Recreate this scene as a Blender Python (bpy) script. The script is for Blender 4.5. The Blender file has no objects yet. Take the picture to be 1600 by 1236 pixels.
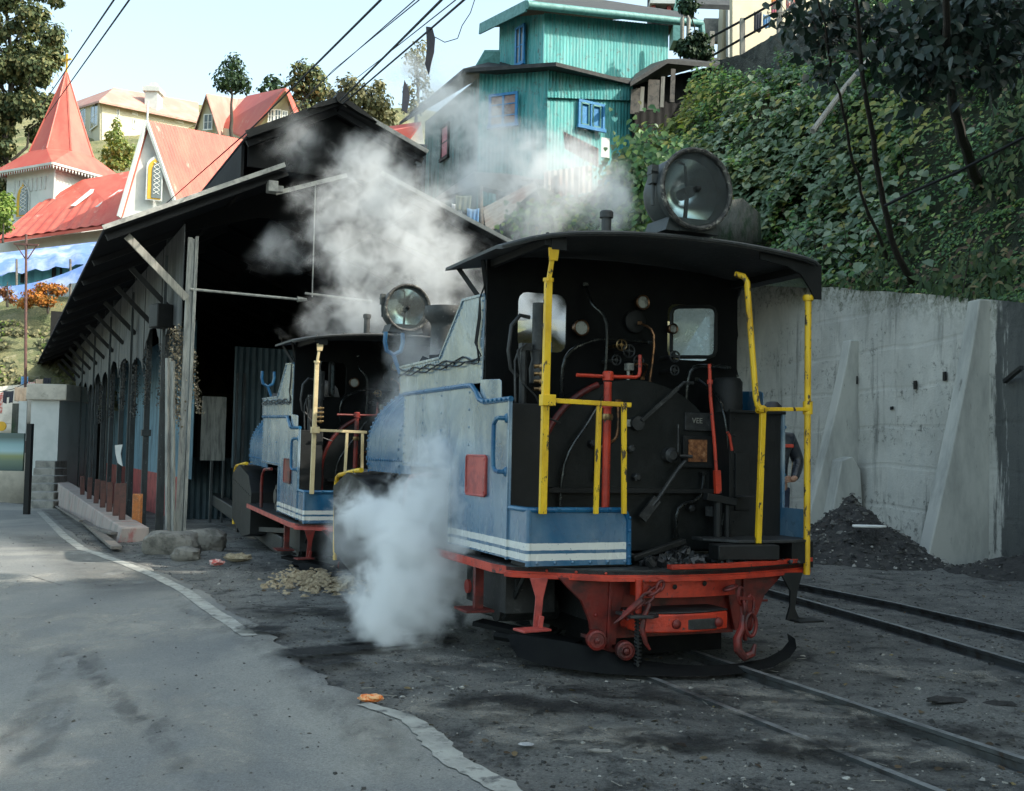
import bpy, bmesh, math, random
import numpy as np
from mathutils import Vector, Matrix, Euler
R = math.radians
SC = bpy.context.scene
COL = SC.collection
random.seed(7)
RNG = np.random.default_rng(11)

# ------------------------------------------------------------------ camera, sky, sun, exposure
FPX, CAMH, PITCH, ROLL = 1715.0, 1.38, R(2.94), R(1.15)
cd = bpy.data.cameras.new('camera'); cam = bpy.data.objects.new('camera', cd); COL.objects.link(cam)
cd.sensor_width = 36.0; cd.lens = 36.0 * FPX / 1600.0; cd.clip_start = 0.05; cd.clip_end = 3000
CR = Matrix.Rotation(math.pi / 2 + PITCH, 3, 'X') @ Matrix.Rotation(ROLL, 3, 'Z')
cam.matrix_world = Matrix.Translation((0, 0, CAMH)) @ CR.to_4x4()
SC.camera = cam
SC.view_settings.view_transform = 'Standard'; SC.view_settings.look = 'None'
SC.view_settings.exposure = 1.6; SC.view_settings.gamma = 1.0
SUN_AZ, SUN_EL = 106.0, 42.0
W = bpy.data.worlds.new("World"); SC.world = W; W.use_nodes = True
nt = W.node_tree; nt.nodes.clear()
sky = nt.nodes.new('ShaderNodeTexSky'); sky.sky_type = 'NISHITA'; sky.sun_disc = False
sky.sun_elevation = R(SUN_EL); sky.sun_rotation = R(SUN_AZ); sky.air_density = 1.0; sky.dust_density = 2.6; sky.ozone_density = 1.0
bg = nt.nodes.new('ShaderNodeBackground'); bg.inputs['Strength'].default_value = 0.15
wo = nt.nodes.new('ShaderNodeOutputWorld')
tint = nt.nodes.new('ShaderNodeMix'); tint.data_type = 'RGBA'; tint.blend_type = 'MULTIPLY'; tint.inputs[0].default_value = 1; tint.inputs[7].default_value = (0.97, 1.05, 0.88, 1)
nt.links.new(sky.outputs[0], tint.inputs[6]); hs = nt.nodes.new('ShaderNodeHueSaturation'); hs.inputs['Saturation'].default_value = 0.78; nt.links.new(tint.outputs[2], hs.inputs['Color']); nt.links.new(hs.outputs[0], bg.inputs[0]); nt.links.new(bg.outputs[0], wo.inputs[0])
sl = bpy.data.lights.new('sun', 'SUN'); sl.energy = 2.2; sl.angle = R(0.5); sl.color = (1.0, 0.93, 0.82)
so = bpy.data.objects.new('sun', sl); COL.objects.link(so)
SD = Vector((math.cos(R(SUN_EL)) * math.sin(R(SUN_AZ)), math.cos(R(SUN_EL)) * math.cos(R(SUN_AZ)), math.sin(R(SUN_EL))))
so.rotation_euler = SD.to_track_quat('Z', 'Y').to_euler(); so.location = (20, -10, 30)
SC.cycles.volume_bounces = 8; SC.cycles.max_bounces = 12; SC.cycles.transparent_max_bounces = 24
SC.cycles.volume_step_rate = 1.0; SC.cycles.volume_max_steps = 256

# ------------------------------------------------------------------ pixel <-> world helpers (used to place things at their real distance)
CC = Vector((0, 0, CAMH))
def ray(u, v): return CR @ Vector(((u - 800) / FPX, (618 - v) / FPX, -1.0))
def px(u, v, Y):
    d = ray(u, v); return CC + d * (Y / d.y)
def pz(u, v, z):
    d = ray(u, v); return CC + d * ((z - CAMH) / d.z)
def gz(x, y): return -0.03 * min(max(y - 14.0, 0.0), 32.0)
def pg(u, v):
    z = 0.0
    for _ in range(12):
        p = pz(u, v, z); z = gz(p.x, p.y)
    return p
class Frame:
    def __init__(s, ox, oy, deg, z0=0.0):
        t = R(deg); s.a = t; s.e = Vector((math.cos(t), math.sin(t), 0)); s.d = Vector((-math.sin(t), math.cos(t), 0)); s.o = Vector((ox, oy, z0))
    def w(s, x, y, z): return s.o + s.e * x + s.d * y + Vector((0, 0, z))

# ------------------------------------------------------------------ object helpers
def tag(o, label=None, cat=None, group=None, kind=None):
    if label: o['label'] = label
    if cat: o['category'] = cat
    if group: o['group'] = group
    if kind: o['kind'] = kind
    return o
def empty(name, loc=(0, 0, 0), rz=0.0, label=None, cat=None, group=None):
    o = bpy.data.objects.new(name, None); COL.objects.link(o); o.location = loc; o.rotation_euler = (0, 0, rz)
    o.empty_display_size = 0.2
    return tag(o, label, cat, group)
class MB:
    def __init__(s): s.v = []; s.f = []; s.mi = []; s.m = 0
    def add(s, vs, fs):
        b = len(s.v); s.v.extend([tuple(p) for p in vs])
        for f in fs: s.f.append(tuple(b + i for i in f)); s.mi.append(s.m)
    def box(s, c, sz, rz=0.0, M=None):
        hx, hy, hz = sz[0] / 2, sz[1] / 2, sz[2] / 2
        Q = M if M is not None else Matrix.Rotation(rz, 3, 'Z')
        vs = [Vector(c) + Q @ Vector((x, y, z)) for x in (-hx, hx) for y in (-hy, hy) for z in (-hz, hz)]
        s.add(vs, [(0, 1, 3, 2), (4, 6, 7, 5), (0, 4, 5, 1), (2, 3, 7, 6), (0, 2, 6, 4), (1, 5, 7, 3)])
    def bx(s, x0, x1, y0, y1, z0, z1): s.box(((x0 + x1) / 2, (y0 + y1) / 2, (z0 + z1) / 2), (x1 - x0, y1 - y0, z1 - z0))
    def beam(s, p0, p1, w, h, up=(0, 0, 1)):
        p0 = Vector(p0); p1 = Vector(p1); a = (p1 - p0).normalized(); u = Vector(up)
        r = a.cross(u)
        if r.length < 1e-4: r = a.cross(Vector((1, 0, 0)))
        r.normalize(); u = r.cross(a)
        vs = [p + r * (i * w / 2) + u * (j * h / 2) for p in (p0, p1) for i, j in ((-1, -1), (1, -1), (1, 1), (-1, 1))]
        s.add(vs, [(0, 3, 2, 1), (4, 5, 6, 7), (0, 1, 5, 4), (1, 2, 6, 5), (2, 3, 7, 6), (3, 0, 4, 7)])
    def tube(s, pts, r, n=10, cap=True, closed=False):
        pts = [Vector(p) for p in pts]; N = len(pts); rs = r if isinstance(r, (list, tuple)) else [r] * N
        t0 = (pts[1] - pts[0]).normalized(); u = t0.cross(Vector((0, 0, 1)))
        if u.length < 1e-3: u = t0.cross(Vector((1, 0, 0)))
        u.normalize(); vs = []
        for i in range(N):
            if closed: t = pts[(i + 1) % N] - pts[i - 1]
            else: t = pts[min(i + 1, N - 1)] - pts[max(i - 1, 0)]
            t.normalize(); u = (u - t * u.dot(t)).normalized(); w = t.cross(u)
            for k in range(n):
                a = 2 * math.pi * k / n; vs.append(pts[i] + (u * math.cos(a) + w * math.sin(a)) * rs[i])
        fs = []
        for i in range(N if closed else N - 1):
            j = (i + 1) % N
            for k in range(n):
                l = (k + 1) % n; fs.append((i * n + k, i * n + l, j * n + l, j * n + k))
        if cap and not closed: fs.append(tuple(range(n - 1, -1, -1))); fs.append(tuple((N - 1) * n + k for k in range(n)))
        s.add(vs, fs)
    def cyl(s, p0, p1, r, n=16, r1=None): s.tube([p0, p1], [r, r if r1 is None else r1], n)
    def lathe(s, prof, o=(0, 0, 0), ax=(0, 0, 1), n=24, a0=0.0, a1=2 * math.pi):
        ax = Vector(ax).normalized(); u = ax.cross(Vector((0, 0, 1)))
        if u.length < 1e-3: u = Vector((1, 0, 0))
        u.normalize(); w = ax.cross(u); o = Vector(o); full = abs(a1 - a0 - 2 * math.pi) < 1e-6; m = n if full else n + 1
        vs = []
        for r, h in prof:
            for k in range(m):
                a = a0 + (a1 - a0) * k / n; vs.append(o + ax * h + (u * math.cos(a) + w * math.sin(a)) * max(r, 1e-4))
        fs = []
        for i in range(len(prof) - 1):
            for k in range(n):
                l = (k + 1) % m; fs.append((i * m + k, i * m + l, (i + 1) * m + l, (i + 1) * m + k))
        s.add(vs, fs)
    def prism(s, poly, a, b, f):
        """poly of (p,q); f(p,q,h) -> 3D; extruded from h=a to h=b"""
        n = len(poly); vs = [f(p, q, a) for p, q in poly] + [f(p, q, b) for p, q in poly]
        fs = [tuple(range(n)), tuple(range(2 * n - 1, n - 1, -1))] + [(i, n + i, n + (i + 1) % n, (i + 1) % n) for i in range(n)]
        s.add(vs, fs)
    def rivet(s, p, ax, r=0.011):
        s.lathe([(r, 0), (r * .92, r * .45), (r * .5, r * .8), (0, r * .85)], p, ax, 6)
    def rivets(s, p0, p1, n, ax, r=0.011):
        for i in range(n): s.rivet(Vector(p0).lerp(Vector(p1), i / max(n - 1, 1)), ax, r)
    def corr(s, a, b, c, d, pitch=0.09, amp=0.012, rows=1, thick=0.0, seg=6):
        """corrugated sheet: a->b across the waves, a->d / b->c along them"""
        a, b, c, d = map(Vector, (a, b, c, d)); nrm = (b - a).cross(d - a).normalized()
        L = (b - a).length; N = max(2, int(L / pitch * seg)); vs = []
        for j in range(rows + 1):
            v = j / rows
            for i in range(N + 1):
                t = i / N; p = (a.lerp(b, t)).lerp(d.lerp(c, t), v)
                vs.append(p + nrm * (amp * math.sin(2 * math.pi * t * L / pitch)))
        fs = [(j * (N + 1) + i, j * (N + 1) + i + 1, (j + 1) * (N + 1) + i + 1, (j + 1) * (N + 1) + i) for j in range(rows) for i in range(N)]
        s.add(vs, fs)
    def build(s, name, mat, parent=None, bevel=0.0, smooth=True, label=None, ang=35, **kw):
        me = bpy.data.meshes.new(name); me.from_pydata(s.v, [], s.f); me.validate(clean_customdata=False)
        mats = mat if isinstance(mat, (list, tuple)) else [mat]
        for m in mats: me.materials.append(m)
        if len(mats) > 1 and len(me.polygons) == len(s.mi): me.polygons.foreach_set('material_index', s.mi)
        bm = bmesh.new(); bm.from_mesh(me); bmesh.ops.recalc_face_normals(bm, faces=bm.faces); bm.to_mesh(me); bm.free()
        if smooth:
            me.polygons.foreach_set('use_smooth', [True] * len(me.polygons)); me.set_sharp_from_angle(angle=R(ang))
        me.update()
        o = bpy.data.objects.new(name, me); COL.objects.link(o)
        if parent: o.parent = parent
        if bevel:
            bv = o.modifiers.new('bevel', 'BEVEL'); bv.width = bevel; bv.segments = 2; bv.limit_method = 'ANGLE'; bv.angle_limit = R(40)
        if label: o['label'] = label
        for k, val in kw.items(): o[k] = val
        return o
def kids(o): return [c for c in bpy.data.objects if c.parent == o]
def copy_tree(o, parent=None):
    ch = kids(o); c = o.copy(); COL.objects.link(c)
    if parent: c.parent = parent
    for k in ch: copy_tree(k, c)
    return c
def arc(cx, cy, r, a0, a1, n): return [(cx + r * math.cos(R(a0 + (a1 - a0) * i / n)), cy + r * math.sin(R(a0 + (a1 - a0) * i / n))) for i in range(n + 1)]

# ------------------------------------------------------------------ materials
class NT:
    def __init__(s, name):
        s.m = bpy.data.materials.new(name); s.m.use_nodes = True; s.t = s.m.node_tree; s.t.nodes.clear()
        s.out = s.n('ShaderNodeOutputMaterial')
    def n(s, typ, **kw):
        x = s.t.nodes.new(typ)
        for k, v in kw.items(): setattr(x, k, v)
        return x
    def l(s, a, b): s.t.links.new(a, b)
    def coord(s, which='Object', scale=(1, 1, 1)):
        c = s.n('ShaderNodeTexCoord'); m = s.n('ShaderNodeMapping'); m.inputs['Scale'].default_value = scale
        s.l(c.outputs[which], m.inputs['Vector']); return m.outputs[0]
    def noise(s, vec, scale, detail=6, rough=.6, dist=0.0):
        x = s.n('ShaderNodeTexNoise'); x.inputs['Scale'].default_value = scale; x.inputs['Detail'].default_value = detail
        x.inputs['Roughness'].default_value = rough; x.inputs['Distortion'].default_value = dist; s.l(vec, x.inputs['Vector']); return x.outputs['Fac']
    def ramp(s, fac, stops):
        r = s.n('ShaderNodeValToRGB'); e = r.color_ramp.elements
        while len(e) < len(stops): e.new(0.5)
        for q, (p, c) in zip(e, stops):
            q.position = p; q.color = (c[0], c[1], c[2], 1) if isinstance(c, (tuple, list)) else (c, c, c, 1)
        s.l(fac, r.inputs[0]); return r.outputs[0]
    def mix(s, fac, a, b, typ='MIX'):
        x = s.n('ShaderNodeMix'); x.data_type = 'RGBA'; x.blend_type = typ
        for i, q in ((0, fac), (6, a), (7, b)):
            if isinstance(q, (int, float)): x.inputs[i].default_value = q if i == 0 else (q, q, q, 1)
            elif isinstance(q, (tuple, list)): x.inputs[i].default_value = (*q[:3], 1)
            else: s.l(q, x.inputs[i])
        return x.outputs[2]
    def math(s, op, a, b=None, clamp=False):
        x = s.n('ShaderNodeMath', operation=op, use_clamp=clamp)
        for i, q in enumerate((a, b)):
            if q is None: continue
            if isinstance(q, (int, float)): x.inputs[i].default_value = q
            else: s.l(q, x.inputs[i])
        return x.outputs[0]
    def bsdf(s, col, rough=.7, metal=0.0, bump=None, bstr=.3, bdist=.02, spec=.5, **kw):
        b = s.n('ShaderNodeBsdfPrincipled')
        for i, q in (('Base Color', col), ('Roughness', rough), ('Metallic', metal), ('Specular IOR Level', spec)):
            if isinstance(q, (int, float)): b.inputs[i].default_value = q
            elif isinstance(q, (tuple, list)): b.inputs[i].default_value = (*q[:3], 1)
            else: s.l(q, b.inputs[i])
        if bump is not None:
            bp = s.n('ShaderNodeBump'); bp.inputs['Strength'].default_value = bstr; bp.inputs['Distance'].default_value = bdist
            s.l(bump, bp.inputs['Height']); s.l(bp.outputs[0], b.inputs['Normal'])
        s.l(b.outputs[0], s.out.inputs[0]); s.b = b; return s.m
_mc = {}
def mat(name, c1, c2=None, sc=6.0, lo=.45, hi=.62, rough=.7, metal=0.0, bstr=.25, bsc=None, bdist=.01, stretch=(1, 1, 1), spec=.5, c3=None, sc3=30., lo3=.6, hi3=.7, rvar=.15):
    if name in _mc: return _mc[name]
    t = NT(name); v = t.coord('Object', stretch); c2 = c2 or tuple(x * .6 for x in c1)
    n1 = t.noise(v, sc, 8, .65); col = t.mix(t.ramp(n1, [(lo, 0.0), (hi, 1.0)]), c1, c2)
    if c3:
        n3 = t.noise(v, sc3, 5, .7); col = t.mix(t.ramp(n3, [(lo3, 0.0), (hi3, 1.0)]), col, c3)
    nb = t.noise(v, bsc or sc * 5, 6, .7)
    rr = t.math('ADD', t.math('MULTIPLY', n1, rvar * 2), rough - rvar, True)
    _mc[name] = t.bsdf(col, rr, metal, nb, bstr, bdist, spec); return _mc[name]

def m_loco_blue():
    t = NT('loco_blue_paint'); v = t.coord('Object'); vs = t.coord('Object', (1.2, 1.2, .4))
    n = t.noise(v, 3.0, 7, .6, .4); ns = t.noise(vs, 4, 3, .55); nf = t.noise(v, 45, 4, .7)
    blue = t.mix(t.ramp(n, [(.3, 0), (.7, 1)]), (.008, .085, .185), (.022, .125, .23))
    blue = t.mix(t.math('MULTIPLY', t.ramp(ns, [(.5, 0), (.75, 1)]), .45), blue, (.20, .25, .29))
    nl = t.noise(t.coord('Object', (1, 1, .7)), 1.7, 5, .6, .8); gz_ = t.n('ShaderNodeTexCoord'); sz_ = t.n('ShaderNodeSeparateXYZ'); t.l(gz_.outputs['Object'], sz_.inputs[0]); zf = t.ramp(t.math('MULTIPLY', sz_.outputs[2], .4), [(.40, .25), (.56, 1)]); blue = t.mix(t.math('MULTIPLY', t.math('MULTIPLY', t.ramp(nl, [(.36, 0), (.60, 1)]), zf), .85), blue, (.34, .41, .44))  # pale paint fade with sky and steam reflections painted in, stronger higher up
    dn = t.noise(v, 20, 6, .7); blue = t.mix(t.math('MULTIPLY', t.ramp(dn, [(.58, 0), (.66, 1)]), .35), blue, (.03, .05, .07))
    blue = t.mix(t.math('MULTIPLY', t.ramp(nf, [(.66, 0), (.72, 1)]), .6), blue, (.02, .03, .035))
    g = t.n('ShaderNodeTexCoord'); sp = t.n('ShaderNodeSeparateXYZ'); t.l(g.outputs['Object'], sp.inputs[0])
    z = t.math('ADD', sp.outputs[2], t.math('MULTIPLY', t.math('SUBTRACT', t.noise(v, 14, 2), .5), .008))
    def band(a, b): return t.math('MULTIPLY', t.math('GREATER_THAN', z, a), t.math('LESS_THAN', z, b))
    st = t.math('ADD', band(.768, .813), band(.705, .747))
    wn = t.math('MULTIPLY', st, t.ramp(nf, [(.62, 1.0), (.68, .25)]))
    col = t.mix(wn, blue, (.68, .69, .64))
    rg = t.ramp(ns, [(.3, .12), (.7, .36)])
    nb = t.noise(v, 7, 4, .5)
    m = t.bsdf(col, rg, .0, t.math('ADD', nb, t.math('MULTIPLY', nf, .15)), .4, .02, .8); t.b.inputs['Coat Weight'].default_value = .6; t.b.inputs['Coat Roughness'].default_value = .15; return m
M = {}
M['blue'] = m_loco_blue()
M['blue_plain'] = mat('blue_gloss_paint', (.010, .09, .20), (.02, .12, .22), 4, rough=.28, bstr=.15)
M['tank'] = mat('saddle_tank_blue_paint', (.02, .11, .22), (.10, .19, .27), 3, .4, .75, rough=.27, bstr=.35, bsc=9, c3=(.4, .45, .48), sc3=14, lo3=.63, hi3=.75, stretch=(1, 1, .5))
M['red'] = mat('red_beam_paint', (.52, .040, .014), (.30, .022, .010), 5, rough=.42, bstr=.5, bsc=30, c3=(.03, .02, .02), sc3=13, lo3=.60, hi3=.66)
M['red_dark'] = mat('sooty_red_paint', (.17, .014, .009), (.04, .010, .009), 5, rough=.5, bstr=.4)
M['red_faded'] = mat('faded_red_paint', (.45, .07, .055), (.28, .04, .035), 8, rough=.45, c3=(.5, .32, .28), sc3=12, lo3=.62, hi3=.75)
M['yellow'] = mat('yellow_rail_paint', (.80, .50, .012), (.60, .34, .01), 5, rough=.42, bstr=.45, bsc=40, c3=(.06, .04, .02), sc3=17, lo3=.575, hi3=.60, stretch=(1, 1, .45))
M['cream'] = mat('cream_rail_paint', (.62, .5, .28), (.5, .38, .2), 6, rough=.5)
M['black'] = mat('sooty_black_steel', (.006, .007, .007), (.011, .012, .012), 5, spec=.35, rough=.6, bstr=.35, bsc=25)
M['iron'] = mat('worn_dark_iron', (.022, .024, .025), (.045, .047, .047), 9, rough=.5, metal=.3, bstr=.4, bsc=40, c3=(.12, .12, .115), sc3=18, lo3=.62, hi3=.72)
M['soot'] = mat('cab_soot', (.003, .0035, .004), (.006, .007, .007), 5, spec=.15, rough=.7, bstr=.3)
M['backhead'] = mat('backhead_plate', (.006, .008, .008), (.012, .014, .014), 6, spec=.35, rough=.5, metal=.2, bstr=.3)
M['brass'] = mat('oily_brass', (.30, .2, .09), (.08, .06, .04), 10, rough=.3, metal=.9)
M['roof'] = mat('cab_roof_steel', (.035, .038, .038), (.06, .062, .06), 4, rough=.6, bstr=.5, bsc=20, c3=(.2, .2, .19), sc3=22, lo3=.62, hi3=.75)
M['rim'] = mat('peeling_lamp_rim', (.07, .068, .06), (.02, .02, .02), 25, .48, .52, rough=.6, bstr=.6, bsc=40, c3=(.25, .24, .2), sc3=30, lo3=.55, hi3=.6)
M['lampbody'] = mat('lamp_body_grey', (.035, .042, .042), (.05, .058, .056), 6, rough=.55)
M['mirror'] = mat('lamp_reflector', (.75, .8, .8), (.6, .66, .66), 5, rough=.2, metal=1.0, bstr=0, rvar=.03)
def m_glass(name='lamp_glass', col=(.9, .97, .96), rough=.02, alpha=.16):
    t = NT(name); v = t.coord('Object'); g = t.n('ShaderNodeBsdfGlossy'); g.inputs['Roughness'].default_value = rough; g.inputs[0].default_value = (*col, 1)
    tr = t.n('ShaderNodeBsdfTransparent'); tr.inputs[0].default_value = (*col, 1)
    fr = t.n('ShaderNodeFresnel'); fr.inputs[0].default_value = 1.5
    d = t.n('ShaderNodeBsdfDiffuse'); d.inputs[0].default_value = (.45, .5, .5, 1)
    m1 = t.n('ShaderNodeMixShader'); m2 = t.n('ShaderNodeMixShader')
    t.l(fr.outputs[0], m1.inputs[0]); t.l(tr.outputs[0], m1.inputs[1]); t.l(g.outputs[0], m1.inputs[2])
    t.l(t.math('MULTIPLY', t.ramp(t.noise(v, 12, 6, .7), [(.35, .4), (.8, 1.)]), alpha), m2.inputs[0])
    t.l(m1.outputs[0], m2.inputs[1]); t.l(d.outputs[0], m2.inputs[2]); t.l(m2.outputs[0], t.out.inputs[0]); return t.m
M['glass'] = m_glass(); M['cabglass'] = m_glass('grimy_cab_glass', (.8, .88, .92), .05, .75)
M['coal'] = mat('coal', (.012, .013, .014), (.03, .032, .034), 14, rough=.38, bstr=.6, bsc=30)
M['wood'] = mat('weathered_wood', (.16, .14, .12), (.08, .075, .07), 8, stretch=(1, 1, 1), rough=.8, bstr=.5)
M['greywood'] = mat('pale_grey_post_wood', (.30, .29, .25), (.18, .17, .15), 7, stretch=(3, 3, .3), rough=.75, bstr=.4)
M['steelpost'] = mat('dark_steel_post', (.025, .034, .037), (.015, .018, .019), 6, stretch=(2, 2, .5), rough=.6, c3=(.25, .27, .26), sc3=18, lo3=.63, hi3=.75)
M['silver'] = mat('aluminium_painted_post', (.28, .285, .26), (.14, .145, .14), 6, stretch=(3, 3, .4), rough=.5, bstr=.3, c3=(.1, .09, .08), sc3=16, lo3=.64, hi3=.72)
M['skin'] = mat('skin', (.36, .2, .13), (.32, .17, .11), 8, rough=.5, bstr=.1)
M['jacket'] = mat('dark_padded_jacket', (.02, .024, .03), (.028, .032, .04), 8, rough=.3, bstr=.3)
M['jeans'] = mat('dark_jeans', (.02, .03, .06), (.03, .04, .07), 20, rough=.85)
M['hair'] = mat('black_hair', (.01, .009, .009), (.02, .018, .016), 30, rough=.5)
M['wire'] = mat('black_cable', (.012, .013, .015), (.012, .013, .015), 1, rough=.9, bstr=0)
M['white'] = mat('white_paint', (.78, .78, .74), (.64, .65, .62), 3, .45, .75, rough=.7)
# ------------------------------------------------------------------ ground, road, rails
def m_dirt():
    t = NT('coal_dirt'); v = t.coord('Object'); n1 = t.noise(v, .55, 8, .62, .6); n2 = t.noise(v, 3.2, 8, .7, .3); n3 = t.noise(v, 28, 6, .75); n4 = t.noise(v, 120, 3, .8)
    c = t.mix(t.ramp(n1, [(.36, 0), (.64, 1)]), (.055, .057, .056), (.22, .222, .208))
    c = t.mix(t.math('MULTIPLY', t.ramp(n2, [(.42, 0), (.66, 1)]), .65), c, (.26, .255, .23))
    c = t.mix(t.ramp(n2, [(.34, .85), (.46, 0)]), c, (.022, .023, .023))
    c = t.mix(t.ramp(n3, [(.55, 0), (.72, .8)]), c, (.022, .022, .022))
    c = t.mix(t.ramp(n4, [(.69, 0), (.75, .7)]), c, (.26, .26, .24))
    gr = t.noise(v, 60, 4, .85); c = t.mix(1.0, c, t.ramp(gr, [(.25, .4), (.5, 1.0), (.75, 1.7)]), 'MULTIPLY')
    h = t.math('ADD', t.math('MULTIPLY', n2, 1.3), t.math('ADD', t.math('MULTIPLY', n3, .7), t.math('MULTIPLY', n4, .3)))
    return t.bsdf(c, t.ramp(n1, [(.3, .6), (.7, .95)]), 0, h, 1.0, .05, .3)
def m_road():
    t = NT('asphalt'); v = t.coord('Object'); vt = t.coord('Object', (1, .35, 1)); n1 = t.noise(vt, .6, 7, .6, .8); n2 = t.noise(v, 2.2, 8, .68, .5); n3 = t.noise(v, 60, 4, .8); n4 = t.noise(v, 22, 5, .75)
    c = t.mix(t.ramp(n1, [(.36, 0), (.66, 1)]), (.15, .157, .155), (.215, .218, .205))
    c = t.mix(t.math('MULTIPLY', t.ramp(n2, [(.5, 0), (.72, 1)]), .3), c, (.26, .26, .235))
    lp = t.noise(t.coord('Object', (.7, .5, 1)), .42, 5, .6, 1.2); c = t.mix(t.math('MULTIPLY', t.ramp(lp, [(.48, 0), (.60, 1)]), .6), c, (.30, .295, .26))
    pt = t.n('ShaderNodeTexVoronoi'); pt.inputs['Scale'].default_value = .35; t.l(v, pt.inputs[0]); c = t.mix(.12, c, t.mix(1.0, c, t.ramp(pt.outputs['Color'], [(0, .6), (1, 1.4)]), 'MULTIPLY'))
    c = t.mix(t.math('MULTIPLY', t.ramp(n4, [(.60, 0), (.70, 1)]), .6), c, (.05, .053, .055))
    c = t.mix(t.ramp(n3, [(.66, 0), (.74, .5)]), c, (.34, .34, .31))
    g = t.n('ShaderNodeTexCoord'); 
    gr = t.noise(v, 95, 3, .85); c = t.mix(1.0, c, t.ramp(gr, [(.25, .55), (.5, 1.0), (.78, 1.5)]), 'MULTIPLY')
    h = t.math('ADD', t.math('MULTIPLY', n3, .6), t.math('MULTIPLY', n4, .8))
    return t.bsdf(c, .85, 0, h, .55, .012, .35)
M['dirt'] = m_dirt(); M['road'] = m_road()
M['line'] = mat('worn_white_line', (.38, .38, .34), (.22, .22, .20), 5, .4, .7, rough=.85, bstr=.5, bsc=60, c3=(.11, .11, .105), sc3=9, lo3=.52, hi3=.66)
M['concrete'] = mat('stained_concrete', (.30, .29, .26), (.17, .17, .155), 3, rough=.9, bstr=.5, bsc=30, c3=(.07, .07, .06), sc3=7, lo3=.62, hi3=.75)
M['stone'] = mat('boulder_stone', (.22, .205, .175), (.11, .105, .09), 6, rough=.9, bstr=.9, bsc=18, bdist=.03, c3=(.04, .04, .035), sc3=9, lo3=.6, hi3=.72)
def axis_pts(a, b, fine0, fine1, fine, coarse):
    xs = [a]
    while xs[-1] < b: xs.append(xs[-1] + (fine if fine0 <= xs[-1] <= fine1 else coarse))
    return xs
from mathutils import noise as NZ
def hn(x, y, s=1.0, o=0.0): return NZ.fractal(Vector((x * s + o, y * s - o, o)), 0.9, 2.1, 5)
# road edge (right side) from the photograph's white line
LINE = [pg(u, v) for u, v in ((390, 995), (362, 975), (330, 955), (290, 925), (240, 900), (190, 880), (130, 860), (100, 838), (80, 818), (62, 800))]
LINE2 = [pg(u, v) for u, v in ((566, 1102), (600, 1112), (640, 1126), (668, 1146), (690, 1170), (715, 1193), (750, 1212), (800, 1240), (850, 1275))]
edge = [Vector((1.6, 2.0, 0)), Vector((.9, 3.3, 0))] + [p + Vector((.06, 0, 0)) for p in reversed(LINE2)] + [Vector((-1.2, 6.9, 0))] + [p + Vector((.16, .06, 0)) for p in LINE]
last = edge[-1]; edge += [last + Vector((-3, 6, 0)), last + Vector((-8, 13, 0)), last + Vector((-22, 22, 0))]
edge = [Vector((2.6, -3, 0)), Vector((2.0, .5, 0))] + edge
def edge_x(y):
    for a, b in zip(edge, edge[1:]):
        if a.y <= y <= b.y: return a.x + (b.x - a.x) * (y - a.y) / max(b.y - a.y, 1e-6)
    return edge[-1].x
# ground sheet
L1 = Frame(1.177, 7.074, 22.5)
_rl = [[L1.w(s, -6, 0), L1.w(s, 5.5, 0)] for s in (-.34, .275)] + [[pg(1900, 1140), pg(1600, 1049), pg(1400, 988), pg(1200, 930)], [pg(1900, 1070), pg(1600, 999), pg(1400, 952), pg(1215, 914)]]
_rs = [(a.x, a.y, c.x - a.x, c.y - a.y, (c.x - a.x) ** 2 + (c.y - a.y) ** 2) for pl in _rl for a, c in zip(pl, pl[1:])]
def rail_k(x, y):
    if not (-2.5 < x < 8 and 0 < y < 14): return 1.0
    m = 9.0
    for ax, ay, dx, dy, l2 in _rs:
        t = max(0.0, min(1.0, ((x - ax) * dx + (y - ay) * dy) / l2)); m = min(m, (x - ax - dx * t) ** 2 + (y - ay - dy * t) ** 2)
    return min(1.0, max(0.0, (m ** .5 - .08) / .35))
def ground_h(x, y):
    z = gz(x, y); ex = edge_x(y); d = x - ex
    k = min(max(d / .6, 0), 1)
    rk = rail_k(x, y)
    z += -.022 * (1 - k) + k * ((.04 * hn(x, y, .9) + .022 * hn(x, y, 2.6, 4)) * rk + .006 * hn(x, y, 7, 2) - .01 * (1 - rk))
    if 1.5 < y < 22: z -= .0
    return z
xs = axis_pts(-60, 60, -6, 6.5, .085, 2.0); ys = axis_pts(-12, 110, 3.4, 15, .085, 1.6)
vs = [(x, y, ground_h(x, y) if -14 < x < 16 and y < 50 else gz(x, y) - .022) for y in ys for x in xs]; nx = len(xs)
g = MB(); g.v = vs; g.f = [(j * nx + i, j * nx + i + 1, (j + 1) * nx + i + 1, (j + 1) * nx + i) for j in range(len(ys) - 1) for i in range(nx - 1)]; g.mi = [0] * len(g.f)
tag(g.build('ground', M['dirt'], ang=180), kind='structure')
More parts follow.
